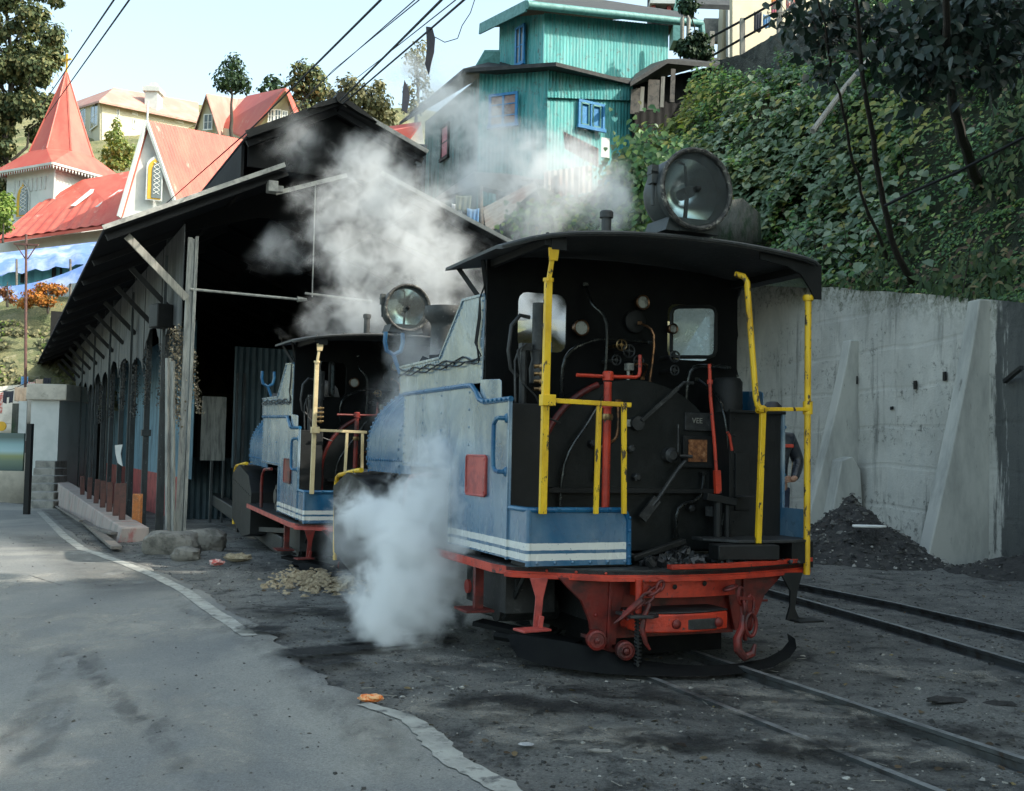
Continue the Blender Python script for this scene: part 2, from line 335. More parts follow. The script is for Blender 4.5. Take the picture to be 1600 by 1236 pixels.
# road sheet
b = MB(); rows = axis_pts(-3, 42, 3, 16, .07, .5); offs = [0, .05, .25, .8, 2, 4, 8, 16, 30]; vs = []
for y in rows:
    ex = edge_x(y); j = .07 * hn(0, y * 2.2, 1.7, 3) + .06 * hn(0, y, 7, 9) + .03 * hn(0, y, 25, 1)
    for o in offs: vs.append((ex + (j if o < .2 else 0) - o, y, gz(0, y) + .004 + (-.012 if o == 0 else 0)))
m = len(offs); b.v = vs; b.f = [(j * m + i, (j + 1) * m + i, (j + 1) * m + i + 1, j * m + i + 1) for j in range(len(rows) - 1) for i in range(m - 1)]; b.mi = [0] * len(b.f)
tag(b.build('road', M['road'], ang=180), kind='structure')
def ribbon(pts, w, name, m, z=.0098, jag=.010):
    b = MB(); P = []
    for a, c in zip(pts, pts[1:]):
        n = max(1, int((c - a).length / .05)); P += [a.lerp(c, i / n) for i in range(n)]
    P.append(pts[-1]); vs = []
    for i, p in enumerate(P):
        t = (P[min(i + 1, len(P) - 1)] - P[max(i - 1, 0)]).normalized(); nn = Vector((t.y, -t.x, 0)); ww = w(i / len(P)) if callable(w) else w
        for s in (-.5, .5): q = p + nn * (s * ww + jag * (hn(p.x + s * 9, p.y, 3) + .9 * hn(p.x - s * 5, p.y, 14))); vs.append((q.x, q.y, gz(q.x, q.y) + z))
    b.v = vs; b.f = [(2 * i, 2 * i + 1, 2 * i + 3, 2 * i + 2) for i in range(len(P) - 1)]; b.mi = [0] * len(b.f)
    return tag(b.build(name, m, ang=180), kind='structure')
ribbon(LINE, lambda t: .12 + .03 * t, 'road_line', M['line']); ribbon(LINE2, lambda t: .085 + .04 * math.sin(t * 3), 'road_line', M['line'], jag=.022)
# rails: track one under the locomotives, track two beyond
RAILP = [(-.035, -.0), (.035, .0), (.035, .008), (.009, .018), (.009, .05), (.021, .056), (.021, .075), (-.021, .075), (-.021, .056), (-.009, .05), (-.009, .018), (-.035, .008)]
def rail_mesh(pts, dz=0):
    b = MB(); P = []
    for a, c in zip(pts, pts[1:]):
        n = max(1, int((c - a).length / .5)); P += [a.lerp(c, i / n) for i in range(n)]
    P.append(pts[-1]); n = len(RAILP); vs = []
    for i, p in enumerate(P):
        t = (P[min(i + 1, len(P) - 1)] - P[max(i - 1, 0)]).normalized(); nn = Vector((t.y, -t.x, 0))
        for q, h in RAILP: w = p + nn * q; vs.append((w.x, w.y, gz(w.x, w.y) + h * 1.1 - .032 + dz))
    b.v = vs; b.f = [(i * n + k, i * n + (k + 1) % n, (i + 1) * n + (k + 1) % n, (i + 1) * n + k) for i in range(len(P) - 1) for k in range(n)] + [tuple(range(n)), tuple((len(P) - 1) * n + k for k in range(n - 1, -1, -1))]; b.mi = [1 if (i < (len(P) - 1) * n and i % n == 6) else 0 for i in range(len(b.f))]
    return b
M['railtop'] = mat('polished_rail_head', (.26, .27, .27), (.13, .13, .13), 9, stretch=(1, 1, 1), rough=.42, metal=.4, bstr=.15, c3=(.07, .05, .04), sc3=10, lo3=.6, hi3=.72)
M['rail'] = mat('worn_rail_steel', (.10, .11, .115), (.05, .05, .05), 6, rough=.35, metal=.6, bstr=.3, c3=(.06, .04, .03), sc3=12, lo3=.58, hi3=.7)
L1 = Frame(1.177, 7.074, 22.5)
t1 = empty('railway_track', (0, 0, 0), label='narrow track running under the two locomotives and out towards the camera', cat='railway track', group='railway tracks')
c1 = [L1.w(0, y, 0) for y in (-6, -2.4, 0, 5.5)] + [Vector((-3.6, 18.2, 0)), Vector((-7.5, 27, 0))]
for s in (-.34, .275):
    pts = [L1.w(s, y, 0) for y in (-6, -2.4, 0, 5.5)] + [Vector((-3.6 + s * .92, 18.2 + s * .39, 0)), Vector((-7.5 + s * .92, 27 + s * .39, 0))]
    rail_mesh(pts, dz=.003 if s > 0 else -.042).build('rail', [M['rail'], M['railtop']], t1)
t2 = empty('railway_track', (0, 0, 0), label='second track curving past the concrete wall at the right', cat='railway track', group='railway tracks')
ra = [pg(u, v) for u, v in ((1900, 1140), (1600, 1049), (1400, 988), (1200, 930))]; rb = [pg(u, v) for u, v in ((1900, 1070), (1600, 999), (1400, 952), (1215, 914))]
ra.append(Vector((1.9, 14.6, 0))); rb.append(Vector((2.35, 15, 0)))
rail_mesh(ra, .01).build('rail', [M['rail'], M['railtop']], t2); rail_mesh(rb, .01).build('rail', [M['rail'], M['railtop']], t2)
# small stones and chips
def scatter(name, mats, pts, sizes, flat=.5):
    base = np.array([(-1, -.6, -.5), (1, -.8, -.4), (.7, .9, -.5), (-.8, .7, -.4), (-.5, -.3, .6), (.5, -.4, .5), (.3, .5, .6)]); tris = [(0, 1, 5), (0, 5, 4), (1, 2, 6), (1, 6, 5), (2, 3, 6), (3, 0, 4), (3, 4, 6), (4, 5, 6)]
    n = len(pts); V = np.zeros((n, 7, 3)); 
    for i, (p, s) in enumerate(zip(pts, sizes)):
        a = RNG.random() * 6.28; c, sn = math.cos(a), math.sin(a); q = base * (1 + .35 * RNG.standard_normal((7, 3))) * s * .5; q[:, 2] *= flat
        V[i, :, 0] = q[:, 0] * c - q[:, 1] * sn + p[0]; V[i, :, 1] = q[:, 0] * sn + q[:, 1] * c + p[1]; V[i, :, 2] = q[:, 2] + p[2]
    F = (np.array(tris)[None] + 7 * np.arange(n)[:, None, None]).reshape(-1, 3)
    me = bpy.data.meshes.new(name); me.from_pydata(V.reshape(-1, 3).tolist(), [], F.tolist()); me.materials.append(mats); o = bpy.data.objects.new(name, me); COL.objects.link(o)
    return tag(o, kind='stuff')
def m_isl(name, stops, rough=.85, bstr=.4, bsc=40, transl=0.0):
    t = NT(name); g = t.n('ShaderNodeNewGeometry'); v = t.coord('Object')
    c = t.ramp(g.outputs['Random Per Island'], stops); n = t.noise(v, bsc, 4, .7)
    c = t.mix(t.ramp(n, [(.3, 0), (.8, .35)]), c, (.02, .025, .02))
    m = t.bsdf(c, rough, 0, n, bstr, .005, .35)
    if transl:
        tl = t.n('ShaderNodeBsdfTranslucent'); t.l(t.mix(.5, c, t.mix(1.0, c, (1.2, 1.5, .5), 'MULTIPLY')), tl.inputs[0]); ms = t.n('ShaderNodeMixShader'); ms.inputs[0].default_value = transl
        t.l(t.b.outputs[0], ms.inputs[1]); t.l(tl.outputs[0], ms.inputs[2]); t.l(ms.outputs[0], t.out.inputs[0])
    return m
M['chips'] = m_isl('stone_chips', [(0, (.02, .02, .02)), (.6, (.07, .068, .062)), (.88, (.16, .155, .14)), (.97, (.4, .39, .35))])
P_ = []; S_ = []
while len(P_) < 26000:
    y = 3.4 + RNG.random() ** 1.4 * 16; x = RNG.uniform(-.45 * y - .5, .5 * y + .5)
    on = x < edge_x(y); 
    if on and RNG.random() > .07: continue
    P_.append((x, y, (gz(x, y) + .006 if on else ground_h(x, y)) + .001)); S_.append(float(RNG.gamma(1.6, .006)) + .004 if not on else float(RNG.gamma(1.5, .004)) + .005)
scatter('gravel', M['chips'], P_, S_, .6)

# ------------------------------------------------------------------ retaining wall with buttresses
def wx(y): return 6.45 - .243 * (y - 15.2)
def wt(y): return 3.64 + .186 * (y - 15.2)
def m_wall():
    t = NT('weathered_retaining_wall'); v = t.coord('Object'); vs = t.coord('Object', (1, 1, .16)); vh = t.coord('Object', (.15, .15, 1))
    n1 = t.noise(v, .9, 8, .65, .5); n2 = t.noise(vs, 3.2, 7, .65); n3 = t.noise(v, 9, 8, .75, .6); n4 = t.noise(vh, 2.4, 6, .7); nf = t.noise(v, 60, 4, .8)
    c = t.mix(t.ramp(n1, [(.35, 0), (.65, 1)]), (.43, .425, .385), (.62, .61, .555))
    c = t.mix(t.math('MULTIPLY', t.ramp(n2, [(.48, 0), (.72, 1)]), .55), c, (.50, .51, .48))
    c = t.mix(t.math('MULTIPLY', t.ramp(n2, [(.30, 1), (.46, 0)]), .8), c, (.13, .135, .125))
    c = t.mix(t.math('MULTIPLY', t.math('MULTIPLY', t.ramp(n3, [(.53, 0), (.63, 1)]), t.ramp(n4, [(.49, 0), (.56, 1)])), .75), c, (.07, .075, .065))
    g = t.n('ShaderNodeTexCoord'); sp = t.n('ShaderNodeSeparateXYZ'); t.l(g.outputs['Object'], sp.inputs[0])
    top = t.math('SUBTRACT', sp.outputs[2], t.math('MULTIPLY', t.math('SUBTRACT', sp.outputs[1], 15.2), .186))
    mossz = t.math('MULTIPLY', t.ramp(t.math('SUBTRACT', top, 2.6), [(.55, 0), (1.0, 1)]), t.ramp(n3, [(.42, 0), (.6, .8)]))
    c = t.mix(mossz, c, (.06, .075, .03))
    for cy, r0 in ((14.4, .42), (13.2, .3)):   # water stains running down the wall
        dy = t.math('ABSOLUTE', t.math('SUBTRACT', t.math('ADD', sp.outputs[1], t.math('MULTIPLY', t.math('SUBTRACT', n2, .5), 1.4)), cy))
        c = t.mix(t.math('MULTIPLY', t.ramp(dy, [(r0 * .75, 1), (r0, 0)]), .88), c, (.045, .05, .05))
    bw = t.n('ShaderNodeTexWave', wave_type='BANDS', bands_direction='Z'); bw.inputs['Scale'].default_value = .5; bw.inputs['Distortion'].default_value = 1.2; t.l(g.outputs['Object'], bw.inputs[0])
    h = t.math('ADD', t.math('MULTIPLY', n3, .8), t.math('ADD', t.math('MULTIPLY', nf, .3), t.math('MULTIPLY', t.ramp(bw.outputs['Fac'], [(.0, 0), (.04, 1)]), .3)))
    return t.bsdf(c, .9, 0, h, .7, .03, .3)
M['wall'] = m_wall()
wall = empty('retaining_wall', (0, 0, 0), label='tall weathered concrete retaining wall below the leafy bank', cat='retaining wall')
b = MB(); ys = [3 + .5 * i for i in range(43)]
vs = []
for y in ys:
    x = wx(y); t = wt(y) + .04 * hn(0, y, 1.3)
    vs += [(x, y, -.8), (x + .03, y, t), (x + .45, y + .1, t), (x + .5, y + .1, -.8)]
b.v = vs; b.f = [(i * 4 + q, i * 4 + (q + 1) % 4, i * 4 + 4 + (q + 1) % 4, i * 4 + 4 + q) for i in range(len(ys) - 1) for q in range(4)] + [(0, 1, 2, 3), tuple((len(ys) - 1) * 4 + q for q in (3, 2, 1, 0))]; b.mi = [0] * len(b.f)
b.build('wall_face', M['wall'], wall, ang=30)
wn = Vector((-.972, -.236, 0)); wd = Vector((-.236, .972, 0))
def fin(y, zt, base, zb, w=.26, zmid=None, hook=False):
    b = MB(); o = Vector((wx(y), y, 0))
    prof = [(.02, zb), (.02, zt), (-.0, zt + .0), ]
    n = 8
    outer = [(.03 + .10 + (base - .1) * ((zt - z) / (zt - zb)) ** 1.15, z) for z in [zt - (zt - zb) * i / n for i in range(n + 1)]]
    poly = [(-.05, zb), (-.05, zt)] + outer
    b.prism(poly, -w / 2, w / 2, lambda p, q, h: o + wn * p + wd * h + Vector((0, 0, q)))
    return b.build('buttress', M['fin'], wall, bevel=.02)
M['fin'] = mat('buttress_concrete', (.46, .46, .42), (.32, .325, .30), 2.2, rough=.9, bstr=.6, bsc=22, stretch=(1, 1, .3), c3=(.09, .09, .08), sc3=6, lo3=.64, hi3=.76)
fin(15.1, wt(15.1) - .02, 1.0, -.3, .26)
fin(18.3, 3.35, 1.05, -.3, .24)
b = MB(); o = Vector((wx(18.1), 18.1, 0)); b.prism([(.75, -.3), (.45, 1.35), (.25, 1.42), (.1, 1.2), (.0, -.3)], -.2, .15, lambda p, q, h: o + wn * p + wd * h + Vector((0, 0, q))); 
bl = b.build('leaning_slab', M['fin'], bevel=.02); tag(bl, 'broken concrete slab leaning beside the nearer foot of the left buttress', 'concrete slab')
for i, (u, v, Y) in enumerate(((1284, 593, 18.2), (1402, 601, 16.6), (1483, 588, 15.9), (1364, 637, 17.2))):
    p = px(u, v, Y); x = wx(Y); p = Vector((wx(Y) - .004, Y, p.z)); h = MB(); h.box(p, (.02, .10, .13 if i < 3 else .05)); h.build('weep_hole', M['black'], wall, smooth=False)
p = px(1584, 583, 14.5); b = MB(); b.beam(Vector((wx(14.6) - .03, 14.6, 2.45)), Vector((wx(13.9) - .3, 13.9, 2.58)), .05, .05); b.build('iron_bracket', M['black'], wall)
# debris heaps along the wall
M['heap'] = m_dirt.__call__() if False else mat('coal_rubble', (.028, .027, .026), (.06, .057, .052), 9, rough=.85, bstr=1.0, bsc=30, bdist=.04, c3=(.22, .21, .19), sc3=40, lo3=.66, hi3=.72)
def heap(name, c, rx, ry, h, label, seed, chips=500, peak=1.5, mt='heap'):
    b = MB(); n = 26; k = 44; vs = []
    for i in range(n + 1):
        r = i / n
        for j in range(k):
            a = 2 * math.pi * j / k; x = c[0] + rx * r * math.cos(a); y = c[1] + ry * r * math.sin(a)
            zz = (1 - r) ** peak * h * (1 + .35 * hn(x, y, 1.5, seed)) + .05 * hn(x, y, 6, seed) * (1 - r); vs.append((x, y, ground_h(x, y) - .03 + zz + (.03 if r < 1 else 0)))
    b.v = vs; b.f = [(i * k + j, i * k + (j + 1) % k, (i + 1) * k + (j + 1) % k, (i + 1) * k + j) for i in range(n) for j in range(k)]; b.mi = [0] * len(b.f)
    o = tag(b.build(name, M[mt], ang=180), label, 'rubble heap', 'rubble heaps by the wall')
    pts = []; sz = []
    for _ in range(chips):
        r = RNG.random() ** .6; a = RNG.random() * 6.28; i = min(int(r * n), n); j = int(a / 6.2832 * k) % k; q = vs[i * k + j]; pts.append((q[0] + RNG.normal() * .02, q[1] + RNG.normal() * .02, q[2] + .005)); sz.append(RNG.gamma(2, .014) + .01)
    s = scatter('rubble_chips', M['chips'], pts, sz, .7); s.parent = o
    return o
heap('rubble_heap', (4.85, 15.6), 1.25, 1.9, .92, 'dark heap of ash and rubble against the wall between the two buttresses', 1, 2200, 1.3)
heap('rubble_heap', (3.7, 16.2), 1.1, 2.0, .42, 'low rubble bank beside the right rear of the nearest locomotive', 2, 1100, 1.1)
heap('rubble_heap', (6.5, 13.6), 1.1, 1.3, .28, 'low pile of dark rubble at the wall foot near the right edge', 3, 500, 1.1)
b = MB(); p = px(1357, 824, 14.6); b.prism([(-.22, -.03), (-.1, -.07), (.12, -.06), (.24, -.01), (.15, .05), (-.1, .07), (-.2, .04)], 0, .03, lambda x, y, h: p + Vector((x, y * 1.5, h))); tag(b.build('pale_slab', M['white'], bevel=.01), 'pale flat stone lying on top of the dark rubble heap', 'stone')

# ------------------------------------------------------------------ leaves
def leaf_mesh(name, P, N, S, m, parent=None, long=1.25, droop=.5, seg=1):
    """P points, N facing directions, S sizes: one folded leaf (4 quads) per point"""
    P = np.asarray(P, float); N = np.asarray(N, float); S = np.asarray(S, float); n = len(P)
    if n == 0: return None
    up = np.tile([0, 0, -1.0], (n, 1)) + RNG.normal(0, droop, (n, 3)); N = N / np.linalg.norm(N, axis=1)[:, None]
    t = up - N * (up * N).sum(1)[:, None]; t /= np.linalg.norm(t, axis=1)[:, None] + 1e-9; s = np.cross(t, N)
    prof = [(0, 0, .0), (.12, .36, .10), (.5, .44, .13), (1.0, 0, -.05), (.5, -.44, .13), (.12, -.36, .10), (.45, 0, 0)]
    V = np.zeros((n, 7, 3))
    for k, (a, w, z) in enumerate(prof): V[:, k] = P + (t * (a * long) + s * w + N * z) * S[:, None]
    F = np.array([(0, 1, 2, 6), (6, 2, 3, 3), (0, 6, 4, 5), (6, 3, 4, 4)])
    q = (np.array([(0, 1, 2, 6), (0, 6, 4, 5)])[None] + 7 * np.arange(n)[:, None, None]).reshape(-1, 4); tr = (np.array([(6, 2, 3), (6, 3, 4)])[None] + 7 * np.arange(n)[:, None, None]).reshape(-1, 3)
    me = bpy.data.meshes.new(name); nq, ntr = len(q), len(tr)
    me.vertices.add(n * 7); me.vertices.foreach_set('co', V.ravel()); me.loops.add(nq * 4 + ntr * 3); me.loops.foreach_set('vertex_index', np.concatenate([q.ravel(), tr.ravel()]))
    me.polygons.add(nq + ntr); me.polygons.foreach_set('loop_start', np.concatenate([np.arange(nq) * 4, nq * 4 + np.arange(ntr) * 3])); me.polygons.foreach_set('loop_total', np.concatenate([np.full(nq, 4), np.full(ntr, 3)]))
    me.update(calc_edges=True); me.validate(); me.materials.append(m)
    o = bpy.data.objects.new(name, me); COL.objects.link(o)
    if parent: o.parent = parent
    return o
G = lambda *c: c
M['ivy'] = m_isl('creeper_leaves', [(0, (.03, .085, .03)), (.4, (.085, .20, .065)), (.78, (.17, .31, .09)), (.95, (.30, .40, .10)), (1, (.26, .22, .05))], .33, .1, 20, .25)
M['ivy_pale'] = m_isl('pale_creeper_leaves', [(0, (.10, .17, .10)), (.5, (.20, .28, .18)), (.85, (.30, .37, .25)), (1, (.25, .24, .05))], .4, .1, 20, .3)  # paler copy of the creeper green: light on leaf tops put into colour
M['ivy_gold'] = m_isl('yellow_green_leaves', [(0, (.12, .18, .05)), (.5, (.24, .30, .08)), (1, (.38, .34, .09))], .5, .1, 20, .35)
M['dleaf'] = m_isl('dark_broad_leaves', [(0, (.012, .03, .02)), (.7, (.028, .05, .04)), (1, (.06, .08, .07))], .38, .1, 20, .12)
M['grassy'] = m_isl('bank_grass', [(0, (.03, .07, .025)), (.6, (.07, .12, .04)), (1, (.16, .18, .07))], .6, .1, 20, .25)
M['moss'] = mat('mossy_bank', (.022, .035, .016), (.045, .055, .02), 2.5, rough=.95, bstr=1, bsc=25, bdist=.08, c3=(.09, .10, .03), sc3=9, lo3=.62, hi3=.75)
M['bark'] = mat('dark_bark', (.035, .03, .024), (.06, .052, .042), 10, stretch=(4, 4, .6), rough=.9, bstr=.8, bsc=30, bdist=.02)
# hillside behind the wall
def hx(y): return wx(y) if y < 22 else wx(22) - .42 * (min(y, 28) - 22) + .45 * max(y - 28, 0)
def hill_z(x, y):
    d = x - (hx(y) + .3)
    yy = min(y, 30); terr = 4.0 + .35 * (min(y, 28) - 18)
    if d < 0: return (terr if y > 19.5 else wt(yy)) + .15 * hn(x, y, .5)
    base = wt(yy) if y < 22 else max(wt(22), terr)
    z = base - .12 + 1.28 * d + .9 * hn(x, y, .32, 2) * min(d, 1.5) + .4 * hn(x, y, .9, 5) * min(d, 1)
    if y > 19: z += .9 * math.exp(-((x - 4.3) / 1.8) ** 2 - ((y - 25) / 3.2) ** 2)
    return min(z, base + 15 + .15 * (d - 11), 10.5 + 1.2 * max(0, x - 7.6) + .3 * hn(x, y, .9, 3) + (0 if y < 31 else 3))
xs = [-4 + .38 * i for i in range(100)]; ys = [-14 + .5 * i for i in range(130)]
b = MB(); vs = []
for y in ys:
    for x in xs:
        X = max(x, (hx(y) + .28)) if y < 20 else max(x, -1.0 if y < 24 else -4)
        X = X + (0 if X == x else 0); vs.append((X, y, hill_z(X, y) if X > hx(y) + .27 or y >= 20 else -1))
nx = len(xs); b.v = vs; b.f = [(j * nx + i, j * nx + i + 1, (j + 1) * nx + i + 1, (j + 1) * nx + i) for j in range(len(ys) - 1) for i in range(nx - 1) if (Vector(vs[j * nx + i]) - Vector(vs[j * nx + i + 1])).length > 1e-4 or (Vector(vs[(j + 1) * nx + i]) - Vector(vs[(j + 1) * nx + i + 1])).length > 1e-4]; b.mi = [0] * len(b.f)
hill = tag(b.build('hillside', M['moss'], ang=180), kind='structure')
def hill_leaves(n, cond, size, nrm_off, lift=(.0, .35)):
    P = []; N = []; S = []; tries = 0
    while len(P) < n and tries < n * 30:
        tries += 1
        y = RNG.uniform(11, 33); x = RNG.uniform(-2, 17)
        if x < hx(y) + .15: continue
        z = hill_z(x, y)
        r = CR.transposed() @ (Vector((x, y, z)) - CC); u = 800 + FPX * r.x / -r.z; v = 618 - FPX * r.y / -r.z
        if not (900 < u < 1680 and -60 < v < 480): continue
        pr = cond(u, v, x, y)
        if RNG.random() > pr: continue
        cl = .5 + .9 * hn(x, y, .9, 7); k = lift[0] + (lift[1] - lift[0]) * max(0, cl) * RNG.random() ** .5
        nn = Vector((-.75, -.35, .62)); P.append((x + nn.x * k, y + nn.y * k, z + nn.z * k)); N.append((-.62 + RNG.normal() * .35, -.5 + RNG.normal() * .35, .9 + RNG.normal() * .3)); S.append(size * RNG.uniform(.6, 1.35))
    return P, N, S
def sm(x, a, b): return min(max((x - a) / (b - a), 0), 1)
fade = lambda u, v: 1 - sm(u - (480 - v) * .7, 1180, 1440)       # creeper thins out to the lower right, where the bank is mossy
P, N, S = hill_leaves(50000, lambda u, v, x, y: fade(u, v) * (1 if v < 300 or u < 1260 else .8) * (.06 + .94 * (hn(x, y, 1.0, 3) > -.04)), .08, 0, (.0, .95))
tag(leaf_mesh('creeper', P, N, S, M['ivy']), kind='stuff')
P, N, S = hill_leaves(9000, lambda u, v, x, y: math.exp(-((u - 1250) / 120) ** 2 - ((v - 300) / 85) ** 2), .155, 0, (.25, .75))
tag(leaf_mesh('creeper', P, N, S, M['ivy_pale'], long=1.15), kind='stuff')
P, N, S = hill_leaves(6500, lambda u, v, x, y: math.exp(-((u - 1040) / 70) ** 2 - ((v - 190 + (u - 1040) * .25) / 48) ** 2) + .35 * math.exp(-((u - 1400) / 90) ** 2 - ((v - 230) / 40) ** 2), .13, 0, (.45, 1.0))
tag(leaf_mesh('creeper', P, N, S, M['ivy_gold']), kind='stuff')  # yellow-green here puts light shining through the leaves into their colour
P, N, S = hill_leaves(20000, lambda u, v, x, y: .55 * (1 - fade(u, v)) + .1, .045, 0, (.0, .12))
tag(leaf_mesh('bank_undergrowth', P, N, S, M['ivy'], long=1.6), kind='stuff')

P, N, S = hill_leaves(2600, lambda u, v, x, y: .5, .07, 0, (.0, .9)); M['dead'] = m_isl('dead_brown_leaves', [(0, (.06, .04, .025)), (.6, (.13, .09, .05)), (1, (.22, .18, .08))], .8, .1, 20, .1)
tag(leaf_mesh('dead_leaves', P, N, S, M['dead'], long=1.6), kind='stuff')
P, N, S = hill_leaves(7000, lambda u, v, x, y: .7 * (hn(x, y, .6, 31) > .15), .075, 0, (.05, .5)); N = [(a + RNG.normal() * .6, b_, c_ * .3) for a, b_, c_ in N]
tag(leaf_mesh('long_grass', P, N, np.array(S), M['grassy'] if 'grassy' in M else M['ivy'], long=2.2), kind='stuff')
b = MB(); P, N, S = hill_leaves(150, lambda u, v, x, y: .5, .1, 0, (.1, .5))
for p in P:
    q = Vector(p); L = random.uniform(.4, 1.3); d = Vector((random.gauss(-.3, .5), random.gauss(-.3, .4), random.gauss(.1, .8))).normalized()
    b.tube([q, q + d * L * .5 + Vector((0, 0, .08)), q + d * L + Vector((0, 0, -.1))], [.009, .007, .003], 5)
tag(b.build('bare_stems', M['bark']), kind='stuff')
# worn dusty patches and tyre marks on the tarmac
def m_film(name, col, lo, hi, sc, amt, stretch=(1, 1, 1)):
    t = NT(name); v = t.coord('Object', stretch); n = t.noise(v, sc, 7, .7, .5); gr = t.noise(t.coord('Object'), 90, 3, .8)
    m = t.bsdf(t.mix(1.0, col, t.ramp(gr, [(.25, .6), (.75, 1.4)]), 'MULTIPLY'), .95, 0, gr, .4, .01, .2); tr = t.n('ShaderNodeBsdfTransparent'); ms = t.n('ShaderNodeMixShader')
    g = t.n('ShaderNodeTexCoord'); sp = t.n('ShaderNodeSeparateXYZ'); t.l(g.outputs['UV'], sp.inputs[0])
    e = t.math('MULTIPLY', t.ramp(sp.outputs[0], [(0, 0), (.25, 1), (.75, 1), (1, 0)]), t.ramp(sp.outputs[1], [(0, 0), (.12, 1), (.88, 1), (1, 0)]))
    t.l(t.math('MULTIPLY', t.math('MULTIPLY', t.ramp(n, [(lo, 0), (hi, 1)]), e), amt), ms.inputs[0]); t.l(tr.outputs[0], ms.inputs[1]); t.l(t.b.outputs[0], ms.inputs[2]); t.l(ms.outputs[0], t.out.inputs[0]); return m
def film(name, pts, w, m, z=.008):
    z = .006 + (z - .0075) * .3 if z < .02 else z
    P = []
    for a, c in zip(pts, pts[1:]): n = max(1, int((c - a).length / .2)); P += [a.lerp(c, i / n) for i in range(n)]
    P.append(pts[-1]); vs = []
    for i, p in enumerate(P):
        t = (P[min(i + 1, len(P) - 1)] - P[max(i - 1, 0)]).normalized(); nn = Vector((t.y, -t.x, 0))
        for s in (-.5, .5): q = p + nn * s * w; vs.append((q.x, q.y, gz(q.x, q.y) + z))
    b = MB(); b.v = vs; b.f = [(2 * i, 2 * i + 1, 2 * i + 3, 2 * i + 2) for i in range(len(P) - 1)]; b.mi = [0] * len(b.f); o = b.build(name, m, ang=180); uv = o.data.uv_layers.new(name='UVMap')
    for pl in o.data.polygons:
        for li in pl.loop_indices: vi = o.data.loops[li].vertex_index; uv.data[li].uv = (vi % 2, (vi // 2) / (len(P) - 1))
    return tag(o, kind='structure')
M['dust'] = m_film('road_dust', (.38, .37, .33), .40, .60, 2.5, .6, (1, .6, 1)); M['tyre'] = m_film('tyre_mark', (.05, .052, .055), .42, .6, 7, .22, (1, .3, 1)); M['patchd'] = m_film('tar_patch', (.07, .073, .075), .3, .5, 3, .3)
film('road_dust', [pg(-60, 1020), pg(120, 985), pg(330, 960)], 2.3, M['dust'], .0075); film('road_dust', [pg(-40, 1250), pg(110, 1130), pg(200, 1060)], 1.0, M['dust'], .009)
film('road_dust', [pg(300, 1250), pg(330, 1150), pg(350, 1080)], .55, M['dust'], .0085); film('road_dust', [pg(-200, 930), pg(60, 905), pg(250, 900)], 1.6, M['dust'], .0105)
film('road_dust', [pg(560, 1240), pg(600, 1180), pg(560, 1120)], .35, M['dust'], .0105)
for k, pts in enumerate(([(-20, 1190), (40, 1130), (75, 1060), (95, 1020)], [(10, 1230), (80, 1150), (110, 1070), (120, 1020)], [(130, 1010), (150, 1050), (200, 1110), (290, 1150)], [(90, 1010), (170, 1085), (260, 1170), (330, 1250)], [(260, 930), (420, 1010), (620, 1180), (660, 1250)])): film('tyre_mark', [pg(*p) for p in pts], .16 if k < 4 else .4, M['tyre'], .0125 + .0006 * k)
film('tar_patch', [pg(60, 835), pg(190, 905), pg(230, 940)], 1.2, M['patchd'], .0145)
M['ddust'] = m_film('pale_dirt', (.26, .245, .21), .42, .6, 5, .6); M['dsoot'] = m_film('soot_patch', (.018, .018, .018), .40, .56, 4, .8)
